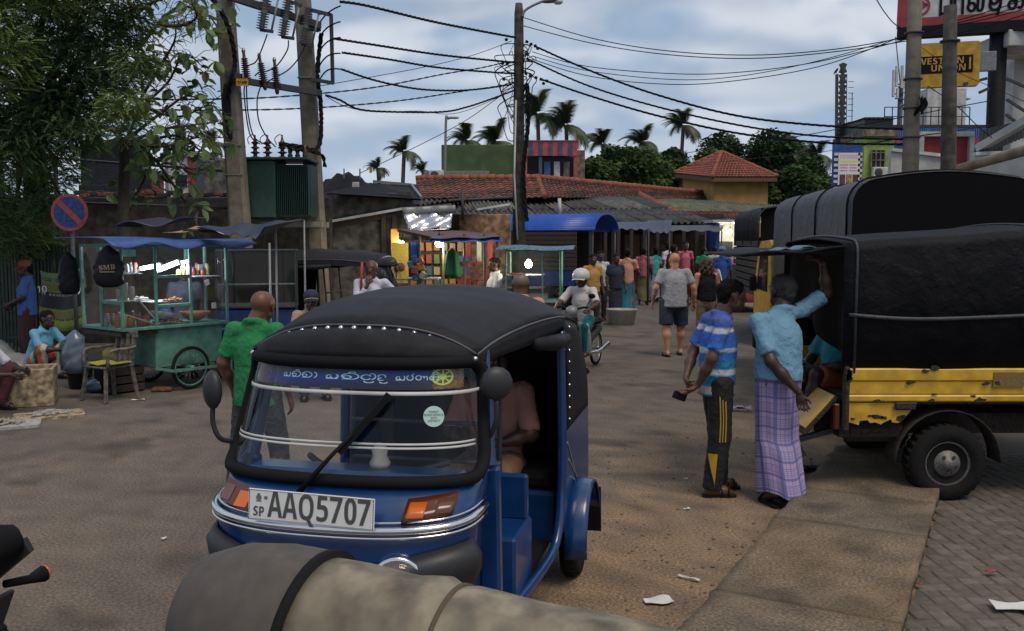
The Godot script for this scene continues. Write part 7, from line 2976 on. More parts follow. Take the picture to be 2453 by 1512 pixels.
func build_trucks() -> void:
	var st: SurfaceTool
	mat("truck_yellow",0.78,0.46,0.035,0.4,"blotch",0.8)
	mat("rusty_black",0.04,0.028,0.02,0.85,"rust",2.0,"bump",0.5)
	# --- pick-up side-on at the right, its tail to the left; +z of the node is its rear
	var t := thing("pickup_truck","yellow pick-up with black canvas hood, tailgate down, at the right edge","truck",v3(3.33,0,-7.75),-PI/2)
	hood(t,"canvas_hood",0.84,-2.2,[0.78,1.0,1.99],[0.78,1.0,2.2],0.1,0.03,M.tarp_black,[0.03,0.5],M.tarp_grey,0.006)
	st = shape(true)
	tube(st,curve_points([v3(0.79,1.44,0.8),v3(0.81,1.41,0.3),v3(0.8,1.43,-0.4),v3(0.8,1.47,-1.2)],6),0.016,6)
	mk(t,"hood_rope",st,M.tarp_grey)
	# bed: sides of pressed panels, floor, chassis
	for s in [-1.0,1.0]:
		st = shape()
		box(st,v3(0.77*s,0.985,-0.7),v3(0.04,0.1,2.98),0.012)
		box(st,v3(0.765*s,0.885,-0.7),v3(0.03,0.1,2.98),0.006)
		box(st,v3(0.77*s,0.805,-0.7),v3(0.045,0.055,2.98),0.012)
		var side := mk(t,"bed_side",st,M.truck_yellow)
		for z in [0.36,-1.22]:
			st = shape()
			box(st,v3(0.8*s,0.75,z),v3(0.03,0.06,0.16),0.012)
			mk(side,"latch",st,M.rusty_black)
		st = shape()
		box(st,v3(0.793*s,0.95,-0.42),v3(0.004,0.11,0.24))
		mk(side,"faded_patch",st,mat("faded_yellow",0.25,0.17,0.05,0.8,"blotch",6.0))
		# skirt with a ragged rusted edge
		st = shape()
		var poly := PackedVector2Array([v2(0.78,0.77),v2(0.78,0.6)])
		for i in 15: poly.append(v2(0.78 - 0.5*(i + 0.4*sin(i*3.7))/14.4,0.62 + 0.012*sin(i*2.3) + 0.014*sin(i*5.1) + (0.1*(i - 11)/3.0 if i > 11 else 0.0)))
		poly.append(v2(0.26,0.77))
		slab(st,poly,0.02,Transform3D(Basis(v3(0,0,1),Vector3.UP,v3(-1,0,0)),v3(0.765*s,0,0)))
		mk(t,"skirt",st,M.truck_yellow)
		st = shape()
		box(st,v3(0.765*s,0.7,-1.4),v3(0.02,0.14,1.3),0.004)
		mk(t,"front_skirt",st,M.truck_yellow)
		st = shape(true)
		sheet(st,14,3,func(u,v):
			var a: float = PI*u
			return v3((0.755 - 0.2*v)*s,0.3 + 0.4*sin(a),0.4*cos(a)),0.01)
		mk(t,"wheel_arch",st,M.rusty_black)
		wheel(t,v3(0.68*s,0.295,0.0),0.295,0.18,s)
		wheel(t,v3(0.68*s,0.295,-2.4),0.295,0.18,s)
	# rust eaten into the near side
	var rg := RandomNumberGenerator.new()
	rg.seed = 12
	st = shape()
	for i in 26:
		var c := v2(rg.randf_range(-1.6,0.76),[0.79,0.835,0.93,1.03,0.66][i % 5] + rg.randf_range(-0.015,0.015))
		if i % 5 == 4: c.x = rg.randf_range(0.3,0.76)
		var blot := PackedVector2Array()
		var r := rg.randf_range(0.008,0.03)
		for k in 9: blot.append(c + Vector2.from_angle(TAU*k/9)*v2(1.7,0.8)*r*rg.randf_range(0.5,1.2))
		slab(st,blot,0.004,Transform3D(Basis(v3(0,0,1),Vector3.UP,v3(-1,0,0)),v3(0.7945 if i % 5 != 4 else 0.777,0,0)))
	tag(mk(t,"rust_spots",st,M.rusty_black),"","","","stuff")
	st = shape()
	box(st,v3(0,0.78,-0.7),v3(1.5,0.05,2.96))
	for x in [-0.4,0.4]: box(st,v3(x,0.55,-0.7),v3(0.1,0.16,3.2))
	box(st,v3(0.3,0.52,0.52),v3(0.75,0.16,0.5),0.05)
	box(st,v3(0,0.55,0.78),v3(1.4,0.12,0.08))
	mk(t,"chassis",st,M.rusty_black)
	st = shape()
	for i in 9: box(st,v3(0.79,0.985 + 0.03*sin(i*5.0),0.79),v3(0.02,0.05,0.03 + 0.02*(i % 2)),0.006,Basis(Vector3.RIGHT,i*0.9))
	box(st,v3(0.77,0.8,0.8),v3(0.05,0.5,0.05),0.015)
	mk(t,"rusted_corner",st,M.rusty_black)
	st = shape()
	box(st,v3(0.72,0.66,0.86),v3(0.09,0.2,0.05),0.01)
	mk(t,"tail_lamp",st,M.amber)
	var dn := Basis(Vector3.RIGHT,0.85)
	st = shape()
	box(st,v3(0,0.66,0.97),v3(1.45,0.03,0.38),0.006,dn)
	var gate := mk(t,"tailgate",st,M.rusty_black)
	st = shape()
	box(st,v3(0.5,0.685,0.97),v3(0.4,0.02,0.34),0.006,dn)
	mk(gate,"yellow_plate",st,M.truck_yellow)
	for x in [0.55,0.1]:
		st = shape()
		bar(st,v3(x,0.52,0.8),v3(x,0.42,1.16),0.05,0.04)
		mk(t,"hinge_arm",st,M.iron)
	st = shape()
	bar(st,v3(0.5,0.45,1.1),v3(0.5,0.3,1.02),0.05,0.03)
	mk(t,"tow_bracket",st,M.iron)
	st = shape()
	box(st,v3(0,1.2,-2.75),v3(1.5,1.3,1.0),0.12)
	mk(t,"cab",st,M.truck_yellow)
	st = shape(true)
	ball(st,v3(0.3,1.15,0.3),v3(0.28,0.26,0.3),12)
	ball(st,v3(-0.2,1.1,0.1),v3(0.3,0.24,0.3),12)
	mk(t,"sacks",st,mat("teal_sack",0.01,0.17,0.22,0.6,"blotch",3.0))
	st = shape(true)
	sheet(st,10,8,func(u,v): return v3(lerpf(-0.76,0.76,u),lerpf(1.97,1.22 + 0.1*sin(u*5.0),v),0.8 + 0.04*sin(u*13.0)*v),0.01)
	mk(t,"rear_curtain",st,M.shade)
	# raised rear flap of the hood, with a blue scrap on it
	st = shape(true)
	sheet(st,14,6,func(u,v): return v3(lerpf(-0.75,0.8,v),1.93 - 0.05*u - 0.012*sin(u*9.0 + v*4.0) - 0.02*sin(PI*v),0.84 + 0.74*u),0.02)
	var flap := mk(t,"raised_flap",st,M.tarp_black)
	st = shape(true)
	sheet(st,8,4,func(u,v): return v3(0.5 + 0.25*v,1.945 - 0.04*u - 0.012*sin(u*14.0 + 2.0),1.05 + 0.36*u),0.012)
	mk(flap,"blue_scrap",st,M.tarp_pale_blue)
	# --- taller hooded truck behind it, heading away, cab at the far end
	var k := thing("hooded_truck","yellow cabbed truck with a tall arched black canvas hood, seen from behind","truck",v3(4.22,0,-9.1),-0.1)
	hood(k,"canvas_hood",0,-4.5,[0.9,1.0,2.62],[0.85,1.0,2.62],0.28,0.06,M.tarp_grey,[0.03,0.36,0.68],M.tarp_black,0.008)
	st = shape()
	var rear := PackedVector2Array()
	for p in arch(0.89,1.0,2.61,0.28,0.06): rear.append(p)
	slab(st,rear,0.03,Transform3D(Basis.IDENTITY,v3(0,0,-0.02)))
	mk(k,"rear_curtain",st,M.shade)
	st = shape()
	box(st,v3(0,0.86,-2.2),v3(1.7,0.32,4.5),0.02)
	mk(k,"bed",st,M.truck_yellow)
	st = shape()
	box(st,v3(0,0.55,-3.0),v3(1.0,0.2,6.0))
	mk(k,"chassis",st,M.rusty_black)
	st = shape()
	var cab := PackedVector2Array([v2(-4.6,0.55),v2(-4.6,1.92),v2(-4.75,2.0),v2(-5.5,1.98),v2(-5.75,1.85),v2(-6.1,1.2),v2(-6.15,0.5)])
	slab(st,cab,1.72,Transform3D(Basis(v3(0,0,1),Vector3.UP,v3(-1,0,0)),Vector3.ZERO))
	var cabm := mk(k,"cab",st,M.truck_yellow)
	st = shape()
	slab(st,PackedVector2Array([v2(-4.85,1.22),v2(-4.85,1.82),v2(-5.5,1.82),v2(-5.85,1.22)]),1.74,Transform3D(Basis(v3(0,0,1),Vector3.UP,v3(-1,0,0)),Vector3.ZERO))
	mk(cabm,"window",st,M.dark_glass)
	st = shape()
	box(st,v3(-0.9,1.3,-5.9),v3(0.14,0.24,0.05),0.02)
	box(st,v3(-0.87,0.5,-5.9),v3(0.03,0.5,0.25),0.01)
	mk(cabm,"mirror_and_flap",st,M.black_rubber)
	for s in [-1.0,1.0]:
		for z in [-0.9,-5.2]: wheel(k,v3(0.7*s,0.31,z),0.31,0.2,s)
	# --- dark slatted lorry further on
	var l := thing("dark_lorry","dark lorry with slatted wooden body and red tail lamp, beyond the yellow cab","lorry",v3(5.62,0,-17.4),-0.12)
	hood(l,"hood",0,-4,[1.0,1.9,2.62],[1.0,1.9,2.66],0.25,0.05,M.tarp_black,[0.0,0.4],M.tarp_grey)
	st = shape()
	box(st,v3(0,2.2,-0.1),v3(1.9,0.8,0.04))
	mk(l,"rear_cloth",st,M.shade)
	for i in 8:
		for s in 2:
			st = shape()
			if s == 0: box(st,v3(0,0.98 + 0.135*i,-0.02),v3(1.98,0.11,0.04),0.008)
			else: box(st,v3(-0.99,0.98 + 0.135*i,-2.0),v3(0.04,0.11,3.9),0.008)
			mk(l,"plank",st,M.wood_dark)
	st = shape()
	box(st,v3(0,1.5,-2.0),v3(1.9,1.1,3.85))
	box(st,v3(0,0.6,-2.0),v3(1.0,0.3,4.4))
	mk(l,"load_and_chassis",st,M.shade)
	st = shape()
	box(st,v3(-0.7,0.8,0.03),v3(0.5,0.22,0.04),0.01)
	box(st,v3(-0.5,0.5,0.05),v3(0.9,0.1,0.08),0.01)
	mk(l,"white_board",st,M.plastic_white)
	st = shape()
	box(st,v3(-0.82,0.62,0.06),v3(0.24,0.12,0.05),0.01)
	mk(l,"tail_lamp",st,mat("tail_red",0.4,0.02,0.015,0.25))
	st = shape(true)
	tube(st,[v3(-0.85,1.05,0.04),v3(-0.85,1.05,0.08)],0.1,14)
	mk(l,"spare_lamp",st,M.iron)
	for s in [-1.0,1.0]: wheel(l,v3(0.8*s,0.4,-0.9),0.4,0.22,s)
	# --- blue roofed lorry parked across, tail towards the crowd
	var b := thing("blue_lorry","lorry with bright blue corrugated arched roof and dark plank sides","lorry",v3(2.62,0,-27.2),1.15)
	b.scale = Vector3.ONE*1.1
	st = shape(true)
	sheet(st,3,96,func(u,v):
		var a: float = PI*v
		return v3(-1.0*cos(a),2.05 + 0.45*sin(a) + 0.018*sin(v*150.0),lerpf(0.15,-4.0,u)),0.01)
	mk(b,"roof",st,mat("roof_blue",0.015,0.09,0.5,0.35,"blotch",0.6))
	for s in [-1.0,1.0]:
		for i in 9:
			st = shape()
			box(st,v3(0.98*s,1.08 + 0.112*i,-2.1),v3(0.04,0.1,3.5),0.008)
			mk(b,"plank",st,M.wood_dark)
		st = shape()
		box(st,v3(0.96*s,0.82,-1.9),v3(0.06,0.4,4.0),0.01)
		mk(b,"lower_side",st,M.cart_blue)
		for z in [-0.8,-3.2]: wheel(b,v3(0.85*s,0.36,z),0.36,0.2,s)
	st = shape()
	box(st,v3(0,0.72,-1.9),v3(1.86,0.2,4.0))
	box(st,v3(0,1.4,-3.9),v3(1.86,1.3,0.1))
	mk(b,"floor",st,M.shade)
	for x in [-0.92,0.92]:
		st = shape()
		box(st,v3(x,1.4,0.02),v3(0.1,1.4,0.1),0.01)
		mk(b,"rear_post",st,M.iron)
	heap(v3(2.5,0.45,-25.2),v3(0.5,0.75,0.5),80,0.08,"fried","coconut_heap","heap of brown coconuts at the blue lorry's open tail","coconuts",3)
	var bs := thing("fish_basket","pale basket of goods on the ground between crowd and scooter","basket",v3(2.6,0,-22.0))
	st = shape(true)
	lathe(st,[v2(0.3,0),v2(0.36,0.35),v2(0.38,0.37),v2(0.34,0.37),v2(0.28,0.05),v2(0.01,0.04)],16)
	mk(bs,"basket",st,M.plastic_white)
	var gt := thing("green_cloth","bright green cloth on the heap behind the yellow shirted man","cloth",v3(2.75,0.75,-24.7))
	st = shape(true)
	ball(st,Vector3.ZERO,v3(0.3,0.07,0.2),10)
	mk(gt,"cloth",st,mat("bright_green",0.02,0.35,0.16,0.7))
	# --- red car far behind the crowd
	var c := thing("red_car","small red car far down the street beside the dark lorry","car",v3(6.5,0,-27.5),0.15)
	st = shape(true)
	var sec := []
	for q in [[2.0,0.55,0.62,0.3],[1.9,0.7,0.78,0.28],[1.0,0.75,0.85,0.25],[0.5,0.76,1.35,0.25],[-0.6,0.76,1.4,0.25],[-1.3,0.75,0.95,0.25],[-1.95,0.7,0.8,0.3]]:
		var r := PackedVector3Array()
		for a in [[1,0],[1,0.62],[0.8,1],[-0.8,1],[-1,0.62],[-1,0]]: r.append(v3(a[0]*q[1],lerpf(q[3],q[2],a[1]),q[0]))
		sec.append(r)
	sec.reverse()
	loft(st,sec)
	mk(c,"body",st,M.red_paint)
	st = shape()
	quad_out(st,v3(-0.58,1.3,0.58),v3(0.58,1.3,0.58),v3(0.66,0.9,1.02),v3(-0.66,0.9,1.02),v3(0,0.4,1))
	mk(c,"windscreen",st,M.dark_glass)
	for s in [-1.0,1.0]:
		st = shape()
		box(st,v3(0.55*s,0.66,1.95),v3(0.26,0.13,0.06),0.03)
		mk(c,"headlight",st,M.galvanised)
		for z in [-1.2,1.25]: wheel(c,v3(0.68*s,0.29,z),0.29,0.17,s)

func build_bikes() -> void:
	var st: SurfaceTool
	# --- step-through motorcycle under the rider (its front is +z)
	var o := thing("motorcycle","white step-through motorcycle ridden towards the blue three-wheeler","motorcycle",scooter_at,scooter_turn)
	for z in [0.62,-0.6]: spoked_wheel(o,v3(0,0.28,z),0.28,Basis(Vector3.UP,PI/2),"steel")
	st = shape(true)
	for s in [-1.0,1.0]: sheet(st,8,5,func(u,v): return v3(s*(0.05 + 0.2*v + 0.02*sin(PI*u)),0.78 - 0.5*u - 0.02*v,0.42 + 0.05*v - 0.14*u + 0.02*sin(PI*v)),0.014*s)
	mk(o,"leg_shield",st,M.plastic_white)
	st = shape(true)
	tube(st,[v3(0,0.95,0.44),v3(0,0.62,0.5),v3(0,0.3,0.6)],[0.06,0.06,0.045],8)
	mk(o,"fork",st,M.iron)
	st = shape(true)
	ball(st,v3(0,0.93,0.52),v3(0.1,0.1,0.1),12)
	mk(o,"headlight",st,M.galvanised)
	st = shape(true)
	sheet(st,10,3,func(u,v): return v3((v - 0.5)*0.12,0.28 + 0.33*sin(lerpf(0.5,2.7,u)),0.62 + 0.33*cos(lerpf(0.5,2.7,u))),0.008)
	mk(o,"mudguard",st,M.plastic_white)
	st = shape(true)
	tube(st,curve_points([v3(-0.33,0.97,0.46),v3(-0.18,1.0,0.46),v3(0,0.96,0.48),v3(0.18,1.0,0.46),v3(0.33,0.97,0.46)],4),0.016,7)
	var hbar := mk(o,"handlebar",st,M.black_rubber)
	for s in [-1.0,1.0]:
		st = shape(true)
		tube(st,[v3(0.2*s,0.99,0.46),v3(0.28*s,1.14,0.44)],0.006,5)
		ball(st,v3(0.29*s,1.17,0.44),v3(0.06,0.04,0.015),8)
		mk(hbar,"mirror",st,M.black_rubber)
	st = shape(true)
	tube(st,curve_points([v3(0,0.5,0.36),v3(0,0.36,0.12),v3(0,0.45,-0.2),v3(0,0.6,-0.7)],4),0.08,8)
	ball(st,v3(0,0.36,0.02),v3(0.13,0.13,0.2),10)
	mk(o,"frame_and_engine",st,M.iron)
	st = shape()
	box(st,v3(0,0.72,-0.28),v3(0.24,0.1,0.74),0.045)
	mk(o,"seat",st,M.black_rubber)
	st = shape(true)
	tube(st,[v3(0.15,0.28,0.1),v3(0.16,0.26,-0.3),v3(0.16,0.34,-0.75)],[0.02,0.035,0.04],8)
	mk(o,"exhaust",st,M.chrome)
	# --- tail of a black motorcycle at the lower left corner
	var m := thing("black_motorcycle","tail of a black motorcycle with orange indicator, bottom left corner","motorcycle",v3(-2.42,-0.05,-3.6),-1.78)
	st = shape(true)
	var rings := []
	for q in [[-0.48,0.86,0.10,0.05],[-0.44,0.87,0.13,0.075],[-0.2,0.84,0.14,0.085],[0.2,0.79,0.14,0.09],[0.55,0.78,0.12,0.08]]:
		var r := PackedVector3Array()
		for i in 14:
			var a := TAU*i/14
			r.append(v3(q[2]*signf(cos(a))*pow(absf(cos(a)),0.7),q[1] + q[3]*sin(a),-q[0]*-1.0))
		rings.append(r)
	rings.reverse()
	loft(st,rings)
	mk(m,"seat",st,M.black_rubber)
	st = shape()
	for s in [-1.0,1.0]: slab(st,PackedVector2Array([v2(-0.5,0.82),v2(-0.47,0.87),v2(-0.2,0.78),v2(0.4,0.7),v2(0.4,0.5),v2(0.05,0.52),v2(-0.3,0.66)]),0.03,Transform3D(Basis(v3(0,0,1),Vector3.UP,v3(-1,0,0)),v3(0.115*s,0,0)))
	mk(m,"side_cover",st,M.plastic_black)
	st = shape(true)
	for s in [-1.0,1.0]: tube(st,[v3(0.1*s,0.68,-0.38),v3(0.2*s,0.665,-0.41),v3(0.27*s,0.665,-0.42)],[0.016,0.018,0.035],10)
	var ind := mk(m,"indicator",st,M.black_rubber)
	st = shape(true)
	for s in [-1.0,1.0]: ball(st,v3(0.275*s,0.665,-0.42),v3(0.012,0.034,0.034),12)
	mk(ind,"orange_lens",st,M.amber_bright)
	st = shape()
	box(st,v3(0,0.58,-0.4),v3(0.16,0.2,0.02),0.005,Basis(Vector3.RIGHT,-0.4))
	mk(m,"plate_holder",st,M.plastic_black)
	wheel(m,v3(0,0.3,-0.25),0.3,0.11,1.0)

func build_small_things() -> void:
	var rng := RandomNumberGenerator.new()
	rng.seed = 33
	# scraps of paper and plastic on the ground
	for q in [[1577,1440,0.16,0.12,"paper","torn white and yellow paper scrap beside the pavement slabs"],[1650,1386,0.14,0.03,"paper","thin white paper strip between three-wheeler and slabs"],[2440,1465,0.26,0.2,"paper","white printed paper at the bottom right corner"],[1768,983,0.30,0.14,"lilac","crumpled lilac plastic bag left of the plaid sarong man"],[1747,817,0.3,0.12,"paper","pale crumpled paper on the road behind the striped polo man"],[393,1291,0.04,0.025,"paper","tiny white paper scrap on the asphalt at the left"],
			[330,958,0.16,0.04,"paper","narrow white paper on the road before the mint cart"],[1645,1220,0.05,0.025,"disc_pale","tiny pale green scrap on the dirt"],[1968,1283,0.06,0.03,"red_plastic","dark red dry leaf on the concrete slab"],[2195,1408,0.07,0.02,"red_plastic","dark red leaf sliver near the slab's right edge"],[2375,1380,0.08,0.04,"red_plastic","reddish leaf on the block paving"],[1643,1148,0.035,0.02,"paper","tiny white chip near the striped polo man's feet"],[1320,1470,0.12,0.03,"bag_black","small dark scrap beside the padded tube"]]:
		if q[4] == "lilac" and not M.has("lilac"): mat("lilac",0.27,0.2,0.32,0.5)
		var p := ground(q[0],q[1],0.012)
		if q[0] > 1900 and q[1] > 1200: p.y = 0.035
		var st := shape()
		var ph := rng.randf()*6.0
		var big: float = 0.06 if q[4] == "lilac" else 0.012
		sheet(st,6,4,func(u,v): return v3((u - 0.5)*q[2],big*(0.6 + 0.5*sin(u*7.0 + ph)*sin(v*5.0 + ph)),(v - 0.5)*q[3]*(0.7 + 0.3*sin(u*5.0 + ph))),0.002)
		var o := tag(mk(self,"litter",st,M[q[4]]),q[5],"litter")
		o.position = p
		o.rotation.y = rng.randf_range(-0.7,0.7)
	# flip-flop lying on its own beside the plaid sarong
	var f := thing("flip_flop","single dark flip-flop lying on the dirt right of the plaid sarong","sandal",ground(1930,1128),-1.2)
	var st := shape()
	var ol := PackedVector2Array()
	for q in [[-0.13,0.03],[-0.1,0.045],[0.02,0.04],[0.09,0.055],[0.14,0.03],[0.14,-0.03],[0.09,-0.055],[0.02,-0.04],[-0.1,-0.045],[-0.13,-0.03]]: ol.append(v2(q[0],q[1]))
	slab(st,ol,0.025,Transform3D(Basis(v3(0,0,1),v3(1,0,0),v3(0,1,0)),v3(0,0.02,0)))
	var so := mk(f,"sole",st,M.sandal)
	st = shape(true)
	for s in [-1.0,1.0]: tube(st,[v3(0.045*s,0.03,-0.01),v3(0.03*s,0.06,0.04),v3(0,0.035,0.09)],0.007,6)
	mk(so,"strap",st,M.sandal)
	# pebbles and crumbs trodden into the dirt
	st = shape()
	for i in 420:
		var u := rng.randf_range(1330,2230)
		var v := rng.randf_range(900,1510)
		var p := ground(u,v)
		if (p.x - 1.09)*0.88 - (-p.z - 4.9)*0.47 > -0.02: continue
		var r := rng.randf_range(0.004,0.013)
		box(st,p + v3(0,r*0.4,0),v3(r*2,r*1.2,r*1.6),r*0.4,Basis(Vector3.UP,rng.randf()*6.0))
	tag(mk(self,"pebbles",st,mat("pebble",0.15,0.11,0.075,0.95)),"","","","stuff")

# ---------------------------------------------------------------- bodies and clothes
# A body, a shirt or a pair of trousers is one surface round a skeleton of tapered bones: distances to the bones are
# joined smoothly on a grid and the grid is meshed with surface nets.
# bone: [from, to, radius, radius, flatness, flat direction, cut (1 = flat end at "to", 2 = at "from", 3 = both)]

var jobs := []

func bone(a: Vector3,b: Vector3,ra: float,rb: float,squash := 1.0,n := Vector3.BACK,cut := 0) -> Array: return [a,b,ra,rb,squash,n,cut]

func net(bones: Array,cell: float,k: float,out: Dictionary,crumple := 0.0) -> void:
	var lo := Vector3.INF
	var hi := -Vector3.INF
	for q in bones:
		var m: float = maxf(q[2],q[3]) + cell*2.5 + k*0.5
		lo = lo.min(q[0] - Vector3.ONE*m).min(q[1] - Vector3.ONE*m)
		hi = hi.max(q[0] + Vector3.ONE*m).max(q[1] + Vector3.ONE*m)
	var nx := int((hi.x - lo.x)/cell) + 2
	var ny := int((hi.y - lo.y)/cell) + 2
	var nz := int((hi.z - lo.z)/cell) + 2
	var f := PackedFloat32Array()
	f.resize(nx*ny*nz)
	f.fill(1000.0)
	for q in bones:
		var a: Vector3 = q[0]
		var b: Vector3 = q[1]
		var ra: float = q[2]
		var dr: float = q[3] - ra
		var sq: float = q[4] - 1.0
		var n: Vector3 = q[5]
		var cut: int = q[6]
		var ba := b - a
		var l2 := maxf(ba.length_squared(),1e-8)
		var dir := ba/sqrt(l2)
		var m := Vector3.ONE*(maxf(ra,ra + dr) + cell*2.2 + k*0.5)
		var i0 := ((a.min(b) - m - lo)/cell).floor().max(Vector3.ZERO)
		var i1 := ((a.max(b) + m - lo)/cell).ceil().min(v3(nx - 1,ny - 1,nz - 1))
		for z in range(int(i0.z),int(i1.z) + 1):
			for y in range(int(i0.y),int(i1.y) + 1):
				var at0 := (z*ny + y)*nx
				for x in range(int(i0.x),int(i1.x) + 1):
					var pa := lo + v3(x,y,z)*cell - a
					var t := clampf(pa.dot(ba)/l2,0.0,1.0)
					var w := pa - ba*t
					if sq != 0.0: w += n*(w.dot(n)*sq)
					var d := w.length() - ra - dr*t
					if cut & 1: d = maxf(d,(pa - ba).dot(dir))
					if cut & 2: d = maxf(d,-pa.dot(dir))
					var o := f[at0 + x]
					if o < 100.0:
						var h := clampf(0.5 + 0.5*(o - d)/k,0.0,1.0)
						d = lerpf(o,d,h) - k*h*(1.0 - h)
					f[at0 + x] = d
	var vs := PackedVector3Array()
	var idx := PackedInt32Array()
	var where := PackedInt32Array()
	where.resize(nx*ny*nz)
	where.fill(-1)
	var sy := nx
	var sz := nx*ny
	var off := [0,1,sy,sy + 1,sz,sz + 1,sz + sy,sz + sy + 1]
	var edges := [[0,1],[2,3],[4,5],[6,7],[0,2],[1,3],[4,6],[5,7],[0,4],[1,5],[2,6],[3,7]]
	for z in nz - 1:
		for y in ny - 1:
			var c := z*sz + y*sy
			for x in nx - 1:
				var i := c + x
				var first := f[i]
				if first > 0.9 and f[i + sz + sy + 1] > 0.9: continue
				var inside := first < 0.0
				if inside == (f[i + 1] < 0.0) and inside == (f[i + sy] < 0.0) and inside == (f[i + sy + 1] < 0.0) and inside == (f[i + sz] < 0.0) and inside == (f[i + sz + 1] < 0.0) and inside == (f[i + sz + sy] < 0.0) and inside == (f[i + sz + sy + 1] < 0.0): continue
				var s := Vector3.ZERO
				var cnt := 0
				for e in edges:
					var fa := f[i + off[e[0]]]
					var fb := f[i + off[e[1]]]
					if (fa < 0.0) == (fb < 0.0): continue
					var t := clampf(fa/(fa - fb),0.0,1.0)
					var p := v3(e[0] & 1,(e[0] >> 1) & 1,e[0] >> 2)
					s += p.lerp(v3(e[1] & 1,(e[1] >> 1) & 1,e[1] >> 2),t)
					cnt += 1
				where[i] = vs.size()
				vs.append(lo + (v3(x,y,z) + s/cnt)*cell)
	for z in range(1,nz - 1):
		for y in range(1,ny - 1):
			for x in range(1,nx - 1):
				var i := z*sz + y*sy + x
				if where[i] < 0: continue
				var in0 := f[i] < 0.0
				for ax in 3:
					var st: int = [1,sy,sz][ax]
					if in0 == (f[i + st] < 0.0): continue
					var u: int = [sy,sz,1][ax]
					var v: int = [sz,1,sy][ax]
					var A := where[i]
					var B := where[i - u]
					var C := where[i - u - v]
					var D := where[i - v]
					if B < 0 or C < 0 or D < 0: continue
					if in0: idx.append_array([A,C,B,A,D,C])
					else: idx.append_array([A,B,C,A,C,D])
	if crumple > 0.0:
		var nn := smooth_normals(vs,idx)
		var nz2 := FastNoiseLite.new()
		nz2.seed = 17
		nz2.frequency = 9.0
		nz2.fractal_octaves = 3
		for i in vs.size():
			var p := vs[i]
			vs[i] = p + nn[i]*crumple*(absf(nz2.get_noise_3d(p.x*1.3 + p.y*0.9,p.y*0.75 - p.x*0.6,p.z))*3.0 - 0.6)
	var base: int = out.v.size()
	for i in idx.size(): idx[i] += base
	var nrm := smooth_normals(vs,idx,base)
	out.v.append_array(vs)
	out.n.append_array(nrm)
	out.i.append_array(idx)

func smooth_normals(vs: PackedVector3Array,idx: PackedInt32Array,base := 0) -> PackedVector3Array:
	var n := PackedVector3Array()
	n.resize(vs.size())
	for i in range(0,idx.size(),3):
		var a := idx[i] - base
		var b := idx[i + 1] - base
		var c := idx[i + 2] - base
		var fn := (vs[c] - vs[a]).cross(vs[b] - vs[a])
		n[a] += fn
		n[b] += fn
		n[c] += fn
	for i in n.size(): n[i] = n[i].normalized()
	return n

# a surface to be meshed later, all at once: parts holds [bones, cell, join radius]
func later(parent: Node3D,called: String,parts: Array,m: Material,crumple := 0.0,tint = null) -> void:
	jobs.append({"parent": parent,"called": called,"parts": parts,"m": m,"crumple": crumple,"tint": tint,"out": {"v": PackedVector3Array(),"n": PackedVector3Array(),"i": PackedInt32Array()}})

func run_job(k: int) -> void:
	var j: Dictionary = jobs[k]
	for p in j.parts: net(p[0],p[1],p[2],j.out,j.crumple)

func finish_jobs() -> void:
	WorkerThreadPool.wait_for_group_task_completion(WorkerThreadPool.add_group_task(run_job,jobs.size()))
	for j in jobs:
		var arr := []
		arr.resize(Mesh.ARRAY_MAX)
		arr[Mesh.ARRAY_VERTEX] = j.out.v
		arr[Mesh.ARRAY_NORMAL] = j.out.n
		arr[Mesh.ARRAY_INDEX] = j.out.i
		if j.tint != null:
			var cs := PackedColorArray()
			for p in j.out.v: cs.append(j.tint.call(p))
			arr[Mesh.ARRAY_COLOR] = cs
		var am := ArrayMesh.new()
		am.add_surface_from_arrays(Mesh.PRIMITIVE_TRIANGLES,arr)
		var o := put_mesh(j.parent,j.called,am,j.m)
		if String(j.called) == "body": j.parent.move_child(o,0)
	jobs.clear()

func hand_bones(w: Vector3,d: Vector3,palm: Vector3,thumb: Vector3,curl: float) -> Array:   # d: along the hand, palm: out of the palm, thumb: towards the thumb's side
	d = d.normalized()
	palm = (palm - d*palm.dot(d)).normalized()
	var side := d.cross(palm).normalized()
	if side.dot(thumb) < 0.0: side = -side
	var out := [bone(w - d*0.03,w + d*0.03,0.026,0.03,1.4,palm),bone(w + d*0.03 + side*0.016,w + d*0.078 + side*0.02,0.026,0.024,1.7,palm),bone(w + d*0.03 - side*0.012,w + d*0.074 - side*0.018,0.026,0.022,1.7,palm)]
	for i in 4:
		var b := w + d*(0.082 - 0.004*absf(i - 1.2)) + side*(0.033 - 0.021*i)
		var l: float = [0.07,0.08,0.075,0.058][i]
		var c1 := curl*(0.55 + 0.12*i)
		var c2 := curl*1.5
		var p1: Vector3 = b + (d*cos(c1) + palm*sin(c1) + side*0.05*(1.5 - i))*l*0.5
		var p2: Vector3 = p1 + (d*cos(c2) + palm*sin(c2))*l*0.5
		out.append_array([bone(b,p1,0.0095,0.0085),bone(p1,p2,0.0085,0.007)])
	var tb := w + d*0.025 + side*0.026
	var t1 := tb + (d*0.6 + side*0.7 + palm*0.3).normalized()*0.04
	var t2 := t1 + (d*0.9 + side*0.15 + palm*(0.3 + 0.5*curl)).normalized()*0.034
	out.append_array([bone(tb,t1,0.014,0.011),bone(t1,t2,0.011,0.008)])
	return out

